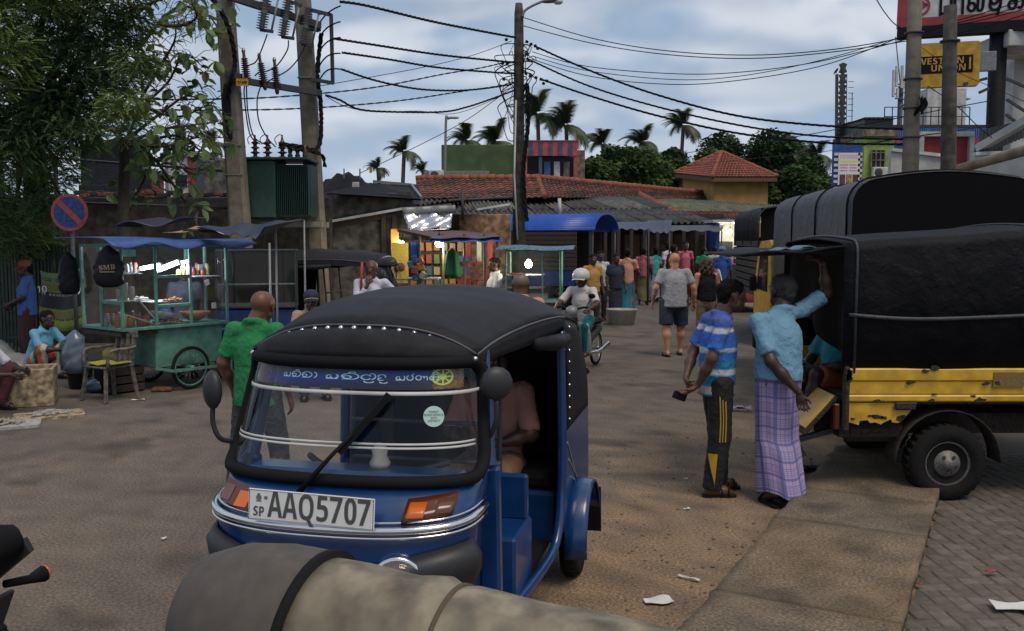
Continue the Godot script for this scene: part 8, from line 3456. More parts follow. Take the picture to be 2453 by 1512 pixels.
# s: spec, see build_people. The figure faces +z, its left is +x.
func person(label: String,where: Vector3,yaw: float,s: Dictionary) -> Node3D:
	var o := thing("person",label,"person",where,yaw)
	var sc: float = s.get("H",1.68)/1.70
	var lod: int = s.get("lod",2)
	var cell: float = [0.015,0.022,0.03][lod]
	var g: float = s.get("w",1.0)
	var J := {"hip": v3(0,0.93,0),"chest": v3(0,1.22,0.01),"neck": v3(0,1.43,-0.015),"head": v3(0,1.575,0.02),"Lsh": v3(0.18,1.385,-0.01),"Rsh": v3(-0.18,1.385,-0.01),
		"Lel": v3(0.235,1.11,-0.03),"Rel": v3(-0.235,1.11,-0.03),"Lwr": v3(0.25,0.87,0.05),"Rwr": v3(-0.25,0.87,0.05),"Lhp": v3(0.09,0.9,0),"Rhp": v3(-0.09,0.9,0),
		"Lkn": v3(0.1,0.49,0.02),"Rkn": v3(-0.1,0.49,0.02),"Lan": v3(0.1,0.085,-0.02),"Ran": v3(-0.1,0.085,-0.02)}
	for k in s.get("j",{}): J[k] = s.j[k]
	for k in J: J[k] *= sc
	var up: Vector3 = (J.neck - J.hip).normalized()
	var fwd: Vector3 = (J.Lsh - J.Rsh).cross(up).normalized()
	var look: Vector2 = s.get("look",Vector2.ZERO)
	var hb := Basis(Vector3.UP,look.x)*Basis(Vector3.RIGHT,look.y + s.get("nod",0.0))
	hb = hb.scaled(Vector3.ONE*sc)
	var H := func(x: float,y: float,z: float) -> Vector3: return J.head + hb*v3(x,y,z)
	var hf := hb.z.normalized()
	# --- skin
	var body := [bone(J.hip,J.chest,0.125*g,0.135*g,1.4,fwd),bone(J.chest,J.neck - up*0.07,0.14,0.1,1.35,fwd),bone(J.Rsh,J.Lsh,0.052,0.052),bone(J.neck - up*0.03,H.call(0,-0.03,-0.015),0.057*sqrt(g),0.05*sqrt(g))]
	for c in ["L","R"]:
		body.append_array([bone(J[c + "sh"],J[c + "el"],0.05*sqrt(g),0.04*sqrt(g)),bone(J[c + "el"],J[c + "el"].lerp(J[c + "wr"],0.4),0.04*sqrt(g),0.04*sqrt(g)),bone(J[c + "el"].lerp(J[c + "wr"],0.4),J[c + "wr"],0.039*sqrt(g),0.026)])
		var kn: Vector3 = J[c + "kn"]
		var an: Vector3 = J[c + "an"]
		body.append_array([bone(J[c + "hp"],kn,0.082*g,0.054*g),bone(kn,kn.lerp(an,0.35) + v3(0,0,-0.012),0.053*g,0.054*g),bone(kn.lerp(an,0.35) + v3(0,0,-0.012),an,0.053*g,0.035)])
		var toe: Vector3 = s.get(c + "toe",v3(0.02 if c == "L" else -0.02,-0.05,0.15))
		body.append_array([bone(an + v3(0,-0.035,-0.035),an + toe*0.6 + v3(0,-0.005,0),0.036,0.036),bone(an + toe*0.6,an + toe,0.035,0.024)])
	var head := [bone(H.call(0,0.035,-0.028),H.call(0,0.035,0.015),0.088*sc,0.083*sc,1.1,hb.x.normalized()),bone(H.call(0,-0.005,0.025),H.call(0,-0.07,0.05),0.07*sc,0.042*sc,1.0),bone(H.call(-0.03,-0.055,0.02),H.call(0.03,-0.055,0.02),0.046*sc,0.046*sc),bone(H.call(0,-0.02,-0.03),J.neck + up*0.02,0.056*sqrt(g),0.056*sqrt(g)),
		bone(H.call(0,0.018,0.093),H.call(0,-0.022,0.112),0.009*sc,0.014*sc),bone(H.call(-0.014,-0.026,0.098),H.call(0.014,-0.026,0.098),0.009*sc,0.009*sc),bone(H.call(-0.042,0.034,0.078),H.call(0.042,0.034,0.078),0.016*sc,0.016*sc),bone(H.call(-0.02,-0.054,0.088),H.call(0.02,-0.054,0.088),0.012*sc,0.012*sc),bone(H.call(0,-0.088,0.074),H.call(0,-0.092,0.07),0.02*sc,0.02*sc)]
	for c in [-1.0,1.0]: head.append(bone(H.call(0.084*c,0.016,-0.008),H.call(0.083*c,-0.026,0.002),0.022*sc,0.015*sc,1.9,hb.x.normalized()))
	var parts := [[body,cell,0.035],[head,[0.0075,0.012,0.018][lod],0.018]]
	for c in ["L","R"]:
		if s.get("nohands",false): break
		var d: Vector3 = s.get(c + "hand",(J[c + "wr"] - J[c + "el"]).normalized() + v3(0,-0.3,0.15))
		parts.append([hand_bones(J[c + "wr"] + d.normalized()*0.02,d,s.get(c + "palm",v3(-0.8 if c == "L" else 0.8,0,-0.25)),s.get(c + "thumb",v3(0,0,1)),s.get(c + "curl",0.55)),[0.006,0.008,0.013][lod],0.008])
	var tone: Vector3 = s.get("skin",v3(0.085,0.042,0.024))
	var hc: Vector3 = J.head
	var inv := hb.inverse()
	var grey_hair: bool = s.get("stubble",false)
	var tint := func(p: Vector3) -> Color:
		var q := inv*(p - hc)
		var c := tone
		if q.length() < 0.17:
			for e in [-0.033,0.033]:
				var d := v2((q.x - e)/0.017,(q.y - 0.008)/0.008).length()
				if q.z > 0.06 and d < 1.0: c = v3(0.35,0.32,0.3) if absf(q.x - e) > 0.008 else v3(0.01,0.008,0.007)
				if q.z > 0.06 and v2((q.x - e)/0.024,(q.y - 0.034)/0.006).length() < 1.0: c = v3(0.012,0.009,0.008)
			if q.z > 0.07 and v2(q.x/0.026,(q.y + 0.055)/0.009).length() < 1.0: c = tone.lerp(v3(0.2,0.06,0.05),0.4)
			if grey_hair and q.y > 0.0 and q.z < 0.045 and absf(q.x) < 0.086 and q.y < 0.09: c = tone.lerp(v3(0.3,0.28,0.26),0.25)
		return Color(c.x,c.y,c.z)
	later(o,"body",parts,M.skin,0.0,tint)
	# --- hair or cap
	if s.get("hair","short") != "bald":
		var hm: Material = M.hair_brown if s.get("hair","") == "curly" else (M.hair_grey if s.get("hair","") == "grey" else M.hair)
		var hair := [bone(H.call(0,0.05,-0.036),H.call(0,0.058,0.006),0.089*sc,0.084*sc,1.06,hb.x.normalized()),bone(H.call(0,0.0,-0.05),H.call(0,-0.045,-0.046),0.073*sc,0.055*sc)]
		if s.get("hair","") == "curly":
			for i in 26:
				var a := i*2.4
				var y := 0.12 - 0.26*i/26.0
				var r := 0.1*sqrt(clampf(1.1 - pow((y - 0.0)/0.16,2.0),0.1,1.0))
				if cos(a) > 0.55 and y < 0.06: continue
				var c: Vector3 = H.call(sin(a)*r,y,cos(a)*r - 0.02)
				hair.append(bone(c,c + v3(0.01,-0.03,0),0.035,0.03))
		later(o,"hair",[[hair,[0.009,0.013,0.02][lod],0.012]],hm,0.007 if lod < 2 else 0.003)
	if s.has("cap"):
		var cap := shape(true)
		lathe(cap,[v2(0.102,-0.005),v2(0.106,0.02),v2(0.1,0.055),v2(0.075,0.09),v2(0.035,0.107),v2(0.004,0.11)],16,Transform3D(hb*Basis.from_scale(v3(0.95,1,1.08)),H.call(0,0.045,-0.008)))
		sheet(cap,8,4,func(u,v): return H.call((u - 0.5)*0.17*(1.0 - 0.3*v*v),0.043 - 0.025*v - 0.05*pow(u - 0.5,2.0),0.07 + 0.11*v - 0.12*pow(u - 0.5,2.0)),0.005)
		var cm := mk(o,"cap",cap,s.cap)
		if s.has("cap_band"):
			cap = shape(true)
			sheet(cap,8,1,func(u,v): return H.call((u - 0.5)*0.172,0.045 - 0.05*pow(u - 0.5,2.0) + 0.006*v,0.115 + 0.012*v - 0.12*pow(u - 0.5,2.0)),0.006)
			mk(cm,"band",cap,s.cap_band)
	# --- shirt
	var crumple: float = s.get("crumple",[0.004,0.003,0.002][lod])
	if s.has("shirt"):
		var hem: Vector3 = J.hip - up*s.get("hem",0.06)*sc
		var b: float = s.get("belly",0.0)
		var sh := [bone(hem,J.chest,(0.166 + b*0.3)*g,0.16*g,1.16,fwd,2),bone(J.chest,J.neck - up*0.055,0.16*g,0.098,1.3,fwd),bone(J.Rsh - up*0.005,J.Lsh - up*0.005,0.058,0.058)]
		if b > 0: sh.append(bone(J.hip.lerp(J.chest,0.25) + fwd*0.05,J.hip.lerp(J.chest,0.5) + fwd*0.05,0.12 + b,0.12 + b))
		var sl: float = s.get("sleeve",0.72)
		for c in ["L","R"]:
			if sl <= 0.0: break
			var e: Vector3 = J[c + "el"]
			if sl <= 1.0: sh.append(bone(J[c + "sh"],J[c + "sh"].lerp(e,sl),0.057*sqrt(g),(0.061 + 0.006*(1.0 - sl))*sqrt(g),1.0,fwd,1))
			else:
				sh.append(bone(J[c + "sh"],e,0.064*sqrt(g),0.056))
				sh.append(bone(e,e.lerp(J[c + "wr"],sl - 1.0),0.055,0.043,1.0,fwd,1))
		if s.get("collar",true):
			for i in 9:
				var a0 := TAU*(i + 0.5)/10.0
				var a1 := TAU*(i + 1.5)/10.0
				var ring_ := func(a: float) -> Vector3: return J.neck + up*(0.012 - 0.022*cos(a)) + fwd*(0.066*cos(a) + 0.008) + fwd.cross(up)*0.066*sin(a)
				sh.append(bone(ring_.call(a0),ring_.call(a1),0.017,0.017))
		later(o,"shirt",[[sh,cell,0.03]],s.shirt,crumple,s.get("shirt_tint"))
	# --- lower garment
	var low: String = s.get("low","sarong")
	if low == "trousers" or low == "shorts":
		var tr := [bone(J.hip + up*0.04,J.hip - up*0.03,0.135*g,0.146*g,1.3,fwd)]
		for c in ["L","R"]:
			var kn: Vector3 = J[c + "kn"]
			if low == "shorts": tr.append(bone(J[c + "hp"],J[c + "hp"].lerp(kn,0.93),0.098*g,0.094*g,1.0,fwd,1))
			else:
				var bg: float = s.get("baggy",0.0)
				tr.append(bone(J[c + "hp"],kn,0.093*g + bg*0.6,0.074*g + bg))
				tr.append(bone(kn,kn.lerp(J[c + "an"],1.05),0.073*g + bg,0.062 + bg,1.0,fwd,1))
		later(o,"trousers" if low == "trousers" else "shorts",[[tr,cell,0.025]],s.lowm,crumple,s.get("low_tint"))
	elif low == "sarong":
		var st := shape(true)
		var rings := []
		var n := 28 if lod == 2 else 56
		var m := 8 if lod == 2 else 18
		var top: float = J.hip.y + 0.1*sc
		var bot: float = s.get("sarong_hem",0.16)
		var ph: float = s.get("phase",0.0)
		for i in m + 1:
			var y := lerpf(top,bot,float(i)/m)
			var c: Vector3
			var rx: float
			var rz: float
			if y > J.Lhp.y:
				c = J.hip
				rx = (0.15 + 0.015*(1.0 - (y - J.Lhp.y)/0.15))*g
				rz = rx*0.78
			else:
				var P := []
				for q in ["L","R"]:
					var kn: Vector3 = J[q + "kn"]
					P.append(J[q + "hp"].lerp(kn,(J[q + "hp"].y - y)/maxf(J[q + "hp"].y - kn.y,0.05)) if y > kn.y else kn.lerp(J[q + "an"],(kn.y - y)/maxf(kn.y - J[q + "an"].y,0.05)))
				c = (P[0] + P[1])/2.0
				rx = absf(P[0].x - P[1].x)/2.0 + (0.085 if y > 0.45 else 0.055 + 0.05*y)*g
				rz = absf(P[0].z - P[1].z)/2.0 + (0.11 if y > 0.45 else 0.135)*g
			var r := PackedVector3Array()
			var t := float(i)/m
			for k in n:
				var a := TAU*k/n
				var fold := 1.0 + (0.02 + 0.075*t)*(sin(5.0*a + ph + 2.0*t)*0.5 + 0.5*sin(9.0*a + 1.7*ph - 3.0*t)) + 0.015*sin(14.0*a + 5.0*t)
				r.append(v3(c.x + rx*fold*cos(a),y + 0.02*t*sin(3.0*a + ph),c.z + rz*fold*-sin(a)))
			rings.append(r)
		rings.reverse()
		loft(st,rings,true,false,true,true)
		mk(o,"sarong",st,s.lowm)
	# --- footwear
	if s.get("shoes",lod < 2):
		for c in ["L","R"]:
			var an: Vector3 = J[c + "an"]
			var toe: Vector3 = s.get(c + "toe",v3(0.02 if c == "L" else -0.02,-0.05,0.15))
			var flat := v3(toe.x,0,toe.z).normalized()
			var sd := Vector3.UP.cross(flat)
			var st := shape()
			var bot := v3(an.x,0.012,an.z)
			var ol := PackedVector2Array()
			for q in [[-0.075,0.03],[-0.055,0.042],[0.04,0.04],[0.12,0.052],[0.17,0.042],[0.195,0.01],[0.185,-0.025],[0.12,-0.046],[0.04,-0.036],[-0.055,-0.038],[-0.078,-0.022]]: ol.append(v2(q[0],q[1]))
			slab(st,ol,0.024,Transform3D(Basis(flat,sd,Vector3.UP if flat.cross(sd).y > 0 else Vector3.DOWN),bot))
			var sole := mk(o,"sandal",st,M.sandal)
			st = shape(true)
			for q in [0.07,0.125] if not s.get("thong",false) else [0.11]:
				var pts := []
				for i in 9:
					var a := PI*i/8.0
					pts.append(bot + flat*(q - (0.04*sin(a) if s.get("thong",false) else 0.0) + (0.03 if s.get("thong",false) else 0.0)) + sd*0.046*cos(a) + v3(0,0.01 + 0.062*sin(a),0))
				tube(st,pts,0.009,6)
			mk(sole,"strap",st,M.sandal)
	return o

func v3(x: float,y: float,z: float) -> Vector3: return Vector3(x,y,z)
func v2(x: float,y: float) -> Vector2: return Vector2(x,y)

func plaid_picture() -> Image:
	var im := Image.create(256,256,false,Image.FORMAT_RGB8)
	im.fill(Color(0.60,0.54,0.68))
	var v := Color(0.36,0.36,0.55)
	for k in 4:
		for q in [[8,13],[30,2],[46,2],[58,1]]: im.fill_rect(Rect2i(k*64 + q[0],0,q[1],256),im.get_pixel(0,0).lerp(v,0.75 if q[1] > 5 else 0.9))
	for k in 4:
		for q in [[6,10],[22,2],[27,2],[34,2],[42,2],[49,3]]:
			for y in range(q[0],q[0] + q[1]):
				for x in 256: im.set_pixel(x,k*64 + y,im.get_pixel(x,k*64 + y).lerp(Color(0.30,0.30,0.5),0.6))
	return im

func cloth(key: String,r: float,g: float,b: float) -> StandardMaterial3D:
	var m := mat(key,r,g,b,0.85,"cloth",0.9,"folds",1.5)
	m.vertex_color_use_as_albedo = true
	return m

func build_people() -> void:
	var sk := mat("skin",1,1,1,0.5)
	sk.vertex_color_use_as_albedo = true
	sk.subsurf_scatter_enabled = true
	sk.subsurf_scatter_strength = 0.06
	mat("hair",0.012,0.01,0.009,0.6,"fine",6.0,"grit",0.3)
	mat("hair_grey",0.035,0.032,0.03,0.7,"fine",6.0,"grit",0.2)
	mat("hair_brown",0.07,0.035,0.015,0.6,"fine",5.0,"grit",0.4)
	mat("sandal",0.02,0.016,0.014,0.7)
	# --- the man in the striped polo shirt, hands behind his back, facing right
	var polo := func(p: Vector3) -> Color:
		var y := p.y
		var blue := v3(0.035,0.10,0.42) if y > 1.22 else (v3(0.02,0.16,0.52) if y > 1.06 else v3(0.015,0.20,0.38))
		if y > 1.36: blue = v3(0.07,0.11,0.40)
		for q in [[1.315,0.019],[1.155,0.019],[0.985,0.018],[0.845,0.03]]:
			if absf(y - q[0] - 0.05*p.z*0.3) < q[1]: blue = v3(0.52,0.53,0.6) if q[0] > 0.9 else v3(0.5,0.42,0.4)
		return Color(blue.x,blue.y,blue.z)
	var stripes := func(p: Vector3) -> Color:
		var c := v3(0.013,0.012,0.014)
		return Color(c.x,c.y,c.z)
	var a := person("man in blue and white striped polo, hands clasped behind his back",ground(1712,1182),PI/2 + 0.12,{"H": 1.68,"lod": 0,"shirt": cloth("polo",1,1,1),"shirt_tint": polo,"hem": 0.13,"baggy": 0.012,"low": "trousers","lowm": cloth("track_trousers",1,1,1),"low_tint": stripes,"sleeve": 0.8,"collar": true,
		"j": {"neck": v3(0,1.42,0.03),"head": v3(0,1.575,0.115),"Lel": v3(0.21,1.12,-0.13),"Rel": v3(-0.22,1.12,-0.12),"Lwr": v3(0.04,0.93,-0.24),"Rwr": v3(-0.14,0.9,-0.2),"Lan": v3(0.09,0.085,0.06),"Lkn": v3(0.1,0.49,0.06),"Ran": v3(-0.11,0.085,-0.06),"Rkn": v3(-0.1,0.49,0.0)},
		"nod": 0.06,"Rhand": v3(0.25,-0.6,-0.75),"Rpalm": v3(0.3,0.6,-0.7),"Rthumb": v3(-1,0,0),"Rcurl": 0.8,"Lhand": v3(-0.8,-0.3,-0.1),"Lpalm": v3(0,0.2,1),"Lcurl": 0.9,"skin": v3(0.10,0.046,0.026)})
	var st := shape()
	for z in [-0.022,0.0,0.022]: tube(st,curve_points([v3(-0.172,0.84,z - 0.012),v3(-0.186,0.72,z - 0.01),v3(-0.187,0.6,z - 0.006),v3(-0.186,0.45,z - 0.01)],4),0.006,5)
	mk(a,"yellow_stripes",st,M.yellow_paint)
	st = shape()
	sheet(st,6,8,func(u,v): return v3(-0.11 - 0.089*cos(0.9*u*(1.0 - v) + 0.25),0.36 - 0.24*v,-0.028 - 0.089*sin(0.9*u*(1.0 - v) + 0.25) - 0.02*v),0.003)
	mk(a,"yellow_flash",st,M.yellow_paint)
	st = shape()
	box(st,a.transform*v3(-0.09,0.8,-0.325),v3(0.02,0.06,0.11),0.006,a.basis*Basis(Vector3.RIGHT,0.35))
	tag(mk(self,"phone",st,M.black_panel),"dark phone held behind the striped polo man's back","phone")
	# --- the man in the pale blue shirt and plaid sarong leaning on the truck
	var plaid := printed("plaid",plaid_picture(),0.85)
	plaid.uv1_scale = v3(1.75,2.1,1)
	var b := person("tall man in light blue shirt and purple plaid sarong leaning on the truck",ground(1858,1196),3.38,{"H": 1.77,"lod": 0,"shirt": cloth("pale_blue_shirt",0.15,0.31,0.44),"hem": 0.04,"belly": 0.03,"w": 1.08,"lowm": plaid,"sarong_hem": 0.1,"sleeve": 0.82,"crumple": 0.006,"thong": true,"hair": "grey",
		"j": {"chest": v3(-0.02,1.2,0.03),"neck": v3(-0.05,1.39,0.06),"head": v3(-0.08,1.53,0.12),"Lsh": v3(0.16,1.33,0.03),"Rsh": v3(-0.22,1.41,0.06),"Rel": v3(-0.39,1.53,0.0),"Rwr": v3(-0.315,1.75,-0.04),"Lel": v3(0.13,1.05,-0.12),"Lwr": v3(-0.05,0.83,-0.20),"Lhp": v3(0.09,0.9,0),"Lkn": v3(0.07,0.48,0.0),"Lan": v3(0.11,0.14,-0.17),"Ran": v3(-0.06,0.085,0.0),"Rkn": v3(-0.07,0.48,0.02)},
		"Ltoe": v3(0.0,-0.105,0.1),"look": v2(0.15,-0.1),"Lhand": v3(-0.3,-0.95,0.0),"Lpalm": v3(0.2,-0.1,-1),"Lthumb": v3(-1,0,0),"Lcurl": 1.0,"Rhand": v3(0.1,0.5,0.7),"Rpalm": v3(0.1,-0.7,0.7),"Rthumb": v3(1,0.3,0),"Rcurl": 0.9,"skin": v3(0.05,0.026,0.018)})
	# --- tourists walking away
	person("bald heavy man in grey T-shirt and navy shorts walking away",ground(1613,853),PI + 0.05,{"H": 1.78,"lod": 1,"w": 1.32,"belly": 0.05,"shirt": cloth("grey_tee",0.30,0.30,0.33),"hem": 0.12,"sleeve": 0.75,"collar": false,"low": "shorts","lowm": cloth("navy_shorts",0.022,0.032,0.055),"hair": "bald","skin": v3(0.42,0.21,0.13),"thong": true,
		"j": {"Lel": v3(0.31,1.13,-0.04),"Rel": v3(-0.31,1.13,-0.04),"Lwr": v3(0.34,0.9,0.08),"Rwr": v3(-0.35,0.88,0.02),"Lsh": v3(0.21,1.385,0),"Rsh": v3(-0.21,1.385,0),"Lan": v3(0.12,0.085,-0.1),"Ran": v3(-0.14,0.085,0.12),"Lhp": v3(0.12,0.9,0),"Rhp": v3(-0.12,0.9,0),"Lkn": v3(0.13,0.49,-0.02),"Rkn": v3(-0.14,0.49,0.1)}})
	var w := person("curly haired woman in black top with white tote bag walking away",ground(1690,838),PI + 0.1,{"H": 1.66,"lod": 1,"w": 1.05,"shirt": cloth("black_top",0.012,0.012,0.015),"hem": 0.02,"sleeve": 0.0,"collar": false,"low": "trousers","lowm": cloth("khaki",0.17,0.12,0.08),"hair": "curly","skin": v3(0.38,0.17,0.10),"j": {"neck": v3(0,1.42,0),"Lan": v3(0.08,0.085,-0.12),"Ran": v3(-0.1,0.085,0.1)}})
	var tote := thing("tote_bag","white canvas tote bag with a black ring print on the curly woman's shoulder","bag",w.position,w.rotation.y)
	st = shape(true)
	sheet(st,8,8,func(u,v): return v3(-0.26 - 0.03*sin(PI*v),1.08 - 0.4*v,-0.2 + 0.36*u) + v3(-0.02*sin(PI*u),0,0),0.05)
	mk(tote,"bag",st,M.paper)
	st = shape(true)
	for z in [-0.1,0.08]: tube(st,curve_points([v3(-0.27,1.08,z - 0.05),v3(-0.21,1.44,z*0.6 - 0.02),v3(-0.19,1.40,0.04),v3(-0.25,1.1,z)],4),0.012,5)
	mk(tote,"strap",st,M.paper)
	st = shape(true)
	var rp := []
	for i in 21: rp.append(v3(-0.30,0.86 + 0.075*sin(TAU*i/20),-0.06 + 0.075*cos(TAU*i/20)))
	for i in rp.size(): rp[i] += v3(0.1,0,-0.16)
	tube(st,rp,0.014,6)
	mk(tote,"ring_print",st,M.black_rubber)
	# --- behind the three-wheeler
	person("bald man in green polo shirt standing behind the blue three-wheeler",ground(622,1205),PI - 0.25,{"H": 1.63,"lod": 0,"w": 1.08,"shirt": cloth("green_polo",0.012,0.20,0.06),"hem": 0.14,"low": "trousers","lowm": cloth("grey_trousers",0.045,0.045,0.05),"hair": "bald","sleeve": 0.8,
		"j": {"head": v3(-0.04,1.565,0.05),"Lel": v3(0.27,1.12,-0.04),"Lwr": v3(0.26,0.9,0.08),"Lan": v3(0.17,0.085,-0.1),"Ran": v3(-0.16,0.085,0.08),"Lkn": v3(0.14,0.49,-0.02),"Rkn": v3(-0.13,0.49,0.08)},"skin": v3(0.14,0.062,0.036)})
	person("grey haired man in peach shirt seen over the three-wheeler's roof",ground(1247,1050),PI,{"H": 1.68,"lod": 1,"w": 1.05,"shirt": cloth("peach",0.5,0.24,0.17),"lowm": cloth("brown_sarong",0.12,0.06,0.04),"stubble": true,"hair": "bald","skin": v3(0.13,0.06,0.038)})
	person("man in white shirt with red strap, hand at his mouth",ground(893,918),0.1,{"H": 1.72,"lod": 1,"shirt": cloth("white_shirt",0.55,0.54,0.62),"hem": 0.12,"sleeve": 1.85,"low": "trousers","lowm": M.navy_shorts,"hair": "bald",
		"j": {"Rel": v3(-0.2,1.1,0.12),"Rwr": v3(-0.05,1.36,0.2),"Lel": v3(0.4,1.16,-0.08),"Lwr": v3(0.2,0.98,0.1)},"Rhand": v3(0.2,1,-0.1),"Rpalm": v3(0,0,-1),"Rthumb": v3(1,0,0),"Lhand": v3(-0.7,-0.6,0),"look": v2(-0.15,0.0)})
	st = shape(true)
	var wp := at(868,675,12.85)
	tube(st,[wp + v3(0.0,0.27,0.02),wp + v3(-0.01,0.05,0.03),wp + v3(-0.015,-0.3,0.02)],0.018,6)
	tag(mk(self,"red_strap",st,M.red_paint),"red strap down the white shirted man's chest","strap")
	person("seated man in cream shirt and dark cap with a cream edge",ground(748,946),0.3,{"H": 1.66,"lod": 1,"shirt": cloth("cream_shirt",0.4,0.29,0.2),"sleeve": 0.8,"cap": mat("cap_navy",0.015,0.018,0.045,0.8),"cap_band": mat("cap_cream",0.6,0.4,0.2,0.8),"low": "trousers","lowm": M.navy_shorts,"skin": v3(0.05,0.025,0.017),
		"j": {"hip": v3(0,0.62,0),"chest": v3(0,0.9,0.02),"neck": v3(0,1.11,0.03),"head": v3(0,1.25,0.07),"Lsh": v3(0.18,1.07,0.02),"Rsh": v3(-0.18,1.07,0.02),"Lel": v3(0.27,0.86,0.12),"Lwr": v3(0.12,1.08,0.17),"Rel": v3(-0.24,0.82,0.08),"Rwr": v3(-0.15,0.68,0.27),"Lhp": v3(0.1,0.6,0.02),"Rhp": v3(-0.1,0.6,0.02),"Lkn": v3(0.13,0.55,0.4),"Rkn": v3(-0.13,0.55,0.4),"Lan": v3(0.13,0.085,0.38),"Ran": v3(-0.13,0.085,0.38)}})
	person("man in white polo and pink cloth standing left of the glass cart",ground(1186,845),-PI/2 + 0.35,{"H": 1.68,"lod": 1,"shirt": cloth("white_polo",0.5,0.51,0.6),"lowm": cloth("pink_cloth",0.45,0.09,0.17),"sleeve": 0.85,"phase": 1.0,"j": {"Lel": v3(0.22,1.13,0.05),"Lwr": v3(0.2,0.93,0.2)},"skin": v3(0.05,0.026,0.018)})
	# --- vendors at the left
	person("man in blue shirt, maroon sarong and cap standing at the left",ground(72,876),-PI/2 + 0.3,{"H": 1.66,"lod": 1,"shirt": cloth("blue_shirt",0.07,0.14,0.4),"hem": 0.1,"lowm": cloth("maroon_sarong",0.07,0.02,0.022),"cap": mat("cap_brown",0.2,0.05,0.035,0.8),"sleeve": 0.9,"skin": v3(0.045,0.023,0.016),"j": {"Lel": v3(0.23,1.12,0.03),"Lwr": v3(0.12,1.02,0.24),"Rel": v3(-0.23,1.12,0.03),"Rwr": v3(-0.08,1.0,0.22)}})
	var sq := {"hip": v3(0,0.3,-0.05),"chest": v3(0,0.54,0.06),"neck": v3(0,0.74,0.14),"head": v3(0,0.885,0.2),"Lsh": v3(0.18,0.7,0.12),"Rsh": v3(-0.18,0.7,0.12),"Lel": v3(0.22,0.5,0.3),"Lwr": v3(0.12,0.5,0.55),"Rel": v3(-0.22,0.47,0.28),"Rwr": v3(-0.1,0.47,0.54),"Lhp": v3(0.1,0.28,0),"Rhp": v3(-0.1,0.28,0),"Lkn": v3(0.2,0.5,0.32),"Rkn": v3(-0.2,0.48,0.3),"Lan": v3(0.13,0.085,0.2),"Ran": v3(-0.13,0.085,0.2)}
	person("vendor in light blue shirt squatting behind the foam fish box",ground(95,908),PI/2 - 0.35,{"H": 1.66,"lod": 1,"shirt": cloth("sky_shirt",0.13,0.36,0.5),"hem": 0.1,"low": "trousers","lowm": cloth("striped_sarong",1,1,1),"sleeve": 0.85,"j": sq,"skin": v3(0.045,0.023,0.016),
		"low_tint": func(p: Vector3) -> Color: return Color(0.55,0.09,0.02) if fmod(p.z + p.x*0.3 + 2.0,0.24) < 0.08 else (Color(0.45,0.42,0.38) if fmod(p.z + p.x*0.3 + 2.0,0.24) < 0.15 else Color(0.05,0.10,0.07))})
	person("squatting person in white shirt cut off by the left edge",ground(-52,985),PI/2 - 0.2,{"H": 1.66,"lod": 1,"shirt": M.white_polo,"hem": 0.1,"low": "trousers","lowm": M.maroon_sarong,"j": sq,"skin": v3(0.05,0.026,0.018)})
	var stool := thing("low_stool","low wooden stool under the squatting light blue vendor","stool",ground(86,905))
	st = shape()
	box(st,v3(0,0.16,0),v3(0.3,0.03,0.24),0.006)
	mk(stool,"seat",st,M.wood_dark)
	for q in [[-1,-1],[1,-1],[-1,1],[1,1]]:
		st = shape()
		box(st,v3(0.12*q[0],0.075,0.09*q[1]),v3(0.03,0.15,0.03))
		mk(stool,"leg",st,M.wood_dark)
	person("vendor in grey blue shirt working behind the mint cart's glass",v3(-4.75,0,-13.5),0.2,{"H": 1.64,"lod": 1,"shirt": cloth("grey_blue_shirt",0.06,0.075,0.1),"lowm": M.navy_shorts,"low": "trousers","nohands": true})
	# --- passenger in the blue three-wheeler, and the man on the pick-up's tailgate
	var sit := {"hip": v3(0,0.72,0),"chest": v3(0,0.98,0.0),"neck": v3(0,1.18,0.02),"head": v3(0,1.32,0.06),"Lsh": v3(0.18,1.14,0),"Rsh": v3(-0.18,1.14,0),"Lel": v3(0.25,0.9,0.1),"Rel": v3(-0.25,0.9,0.1),"Lwr": v3(0.08,0.88,0.3),"Rwr": v3(-0.08,0.88,0.3),"Lhp": v3(0.1,0.7,0.02),"Rhp": v3(-0.1,0.7,0.02),"Lkn": v3(0.14,0.74,0.42),"Rkn": v3(-0.12,0.72,0.42),"Lan": v3(0.13,0.34,0.46),"Ran": v3(-0.12,0.34,0.44)}
	person("passenger in pink shirt and tan trousers seated in the blue three-wheeler",v3(-0.1,0.0,-5.45),-0.26,{"H": 1.66,"lod": 1,"shirt": cloth("dusty_pink",0.42,0.2,0.17),"hem": 0.02,"low": "trousers","lowm": cloth("tan",0.3,0.16,0.085),"sleeve": 0.95,"j": sit,"skin": v3(0.06,0.03,0.02)})
	person("barefoot man in teal top and orange sarong sitting at the pick-up's tail",at(2010,900,7.75) + v3(0,-0.75,0),-1.2,{"H": 1.64,"lod": 1,"shirt": cloth("teal_top",0.02,0.25,0.3),"sleeve": 0.8,"low": "shorts","lowm": cloth("orange_sarong",0.28,0.07,0.015),"shoes": false,"j": sit.merged({"Lkn": v3(0.14,0.82,0.36),"Rkn": v3(-0.12,0.8,0.38),"Lan": v3(0.12,0.45,0.46),"Ran": v3(-0.1,0.42,0.4)},true),"skin": v3(0.05,0.026,0.018)})
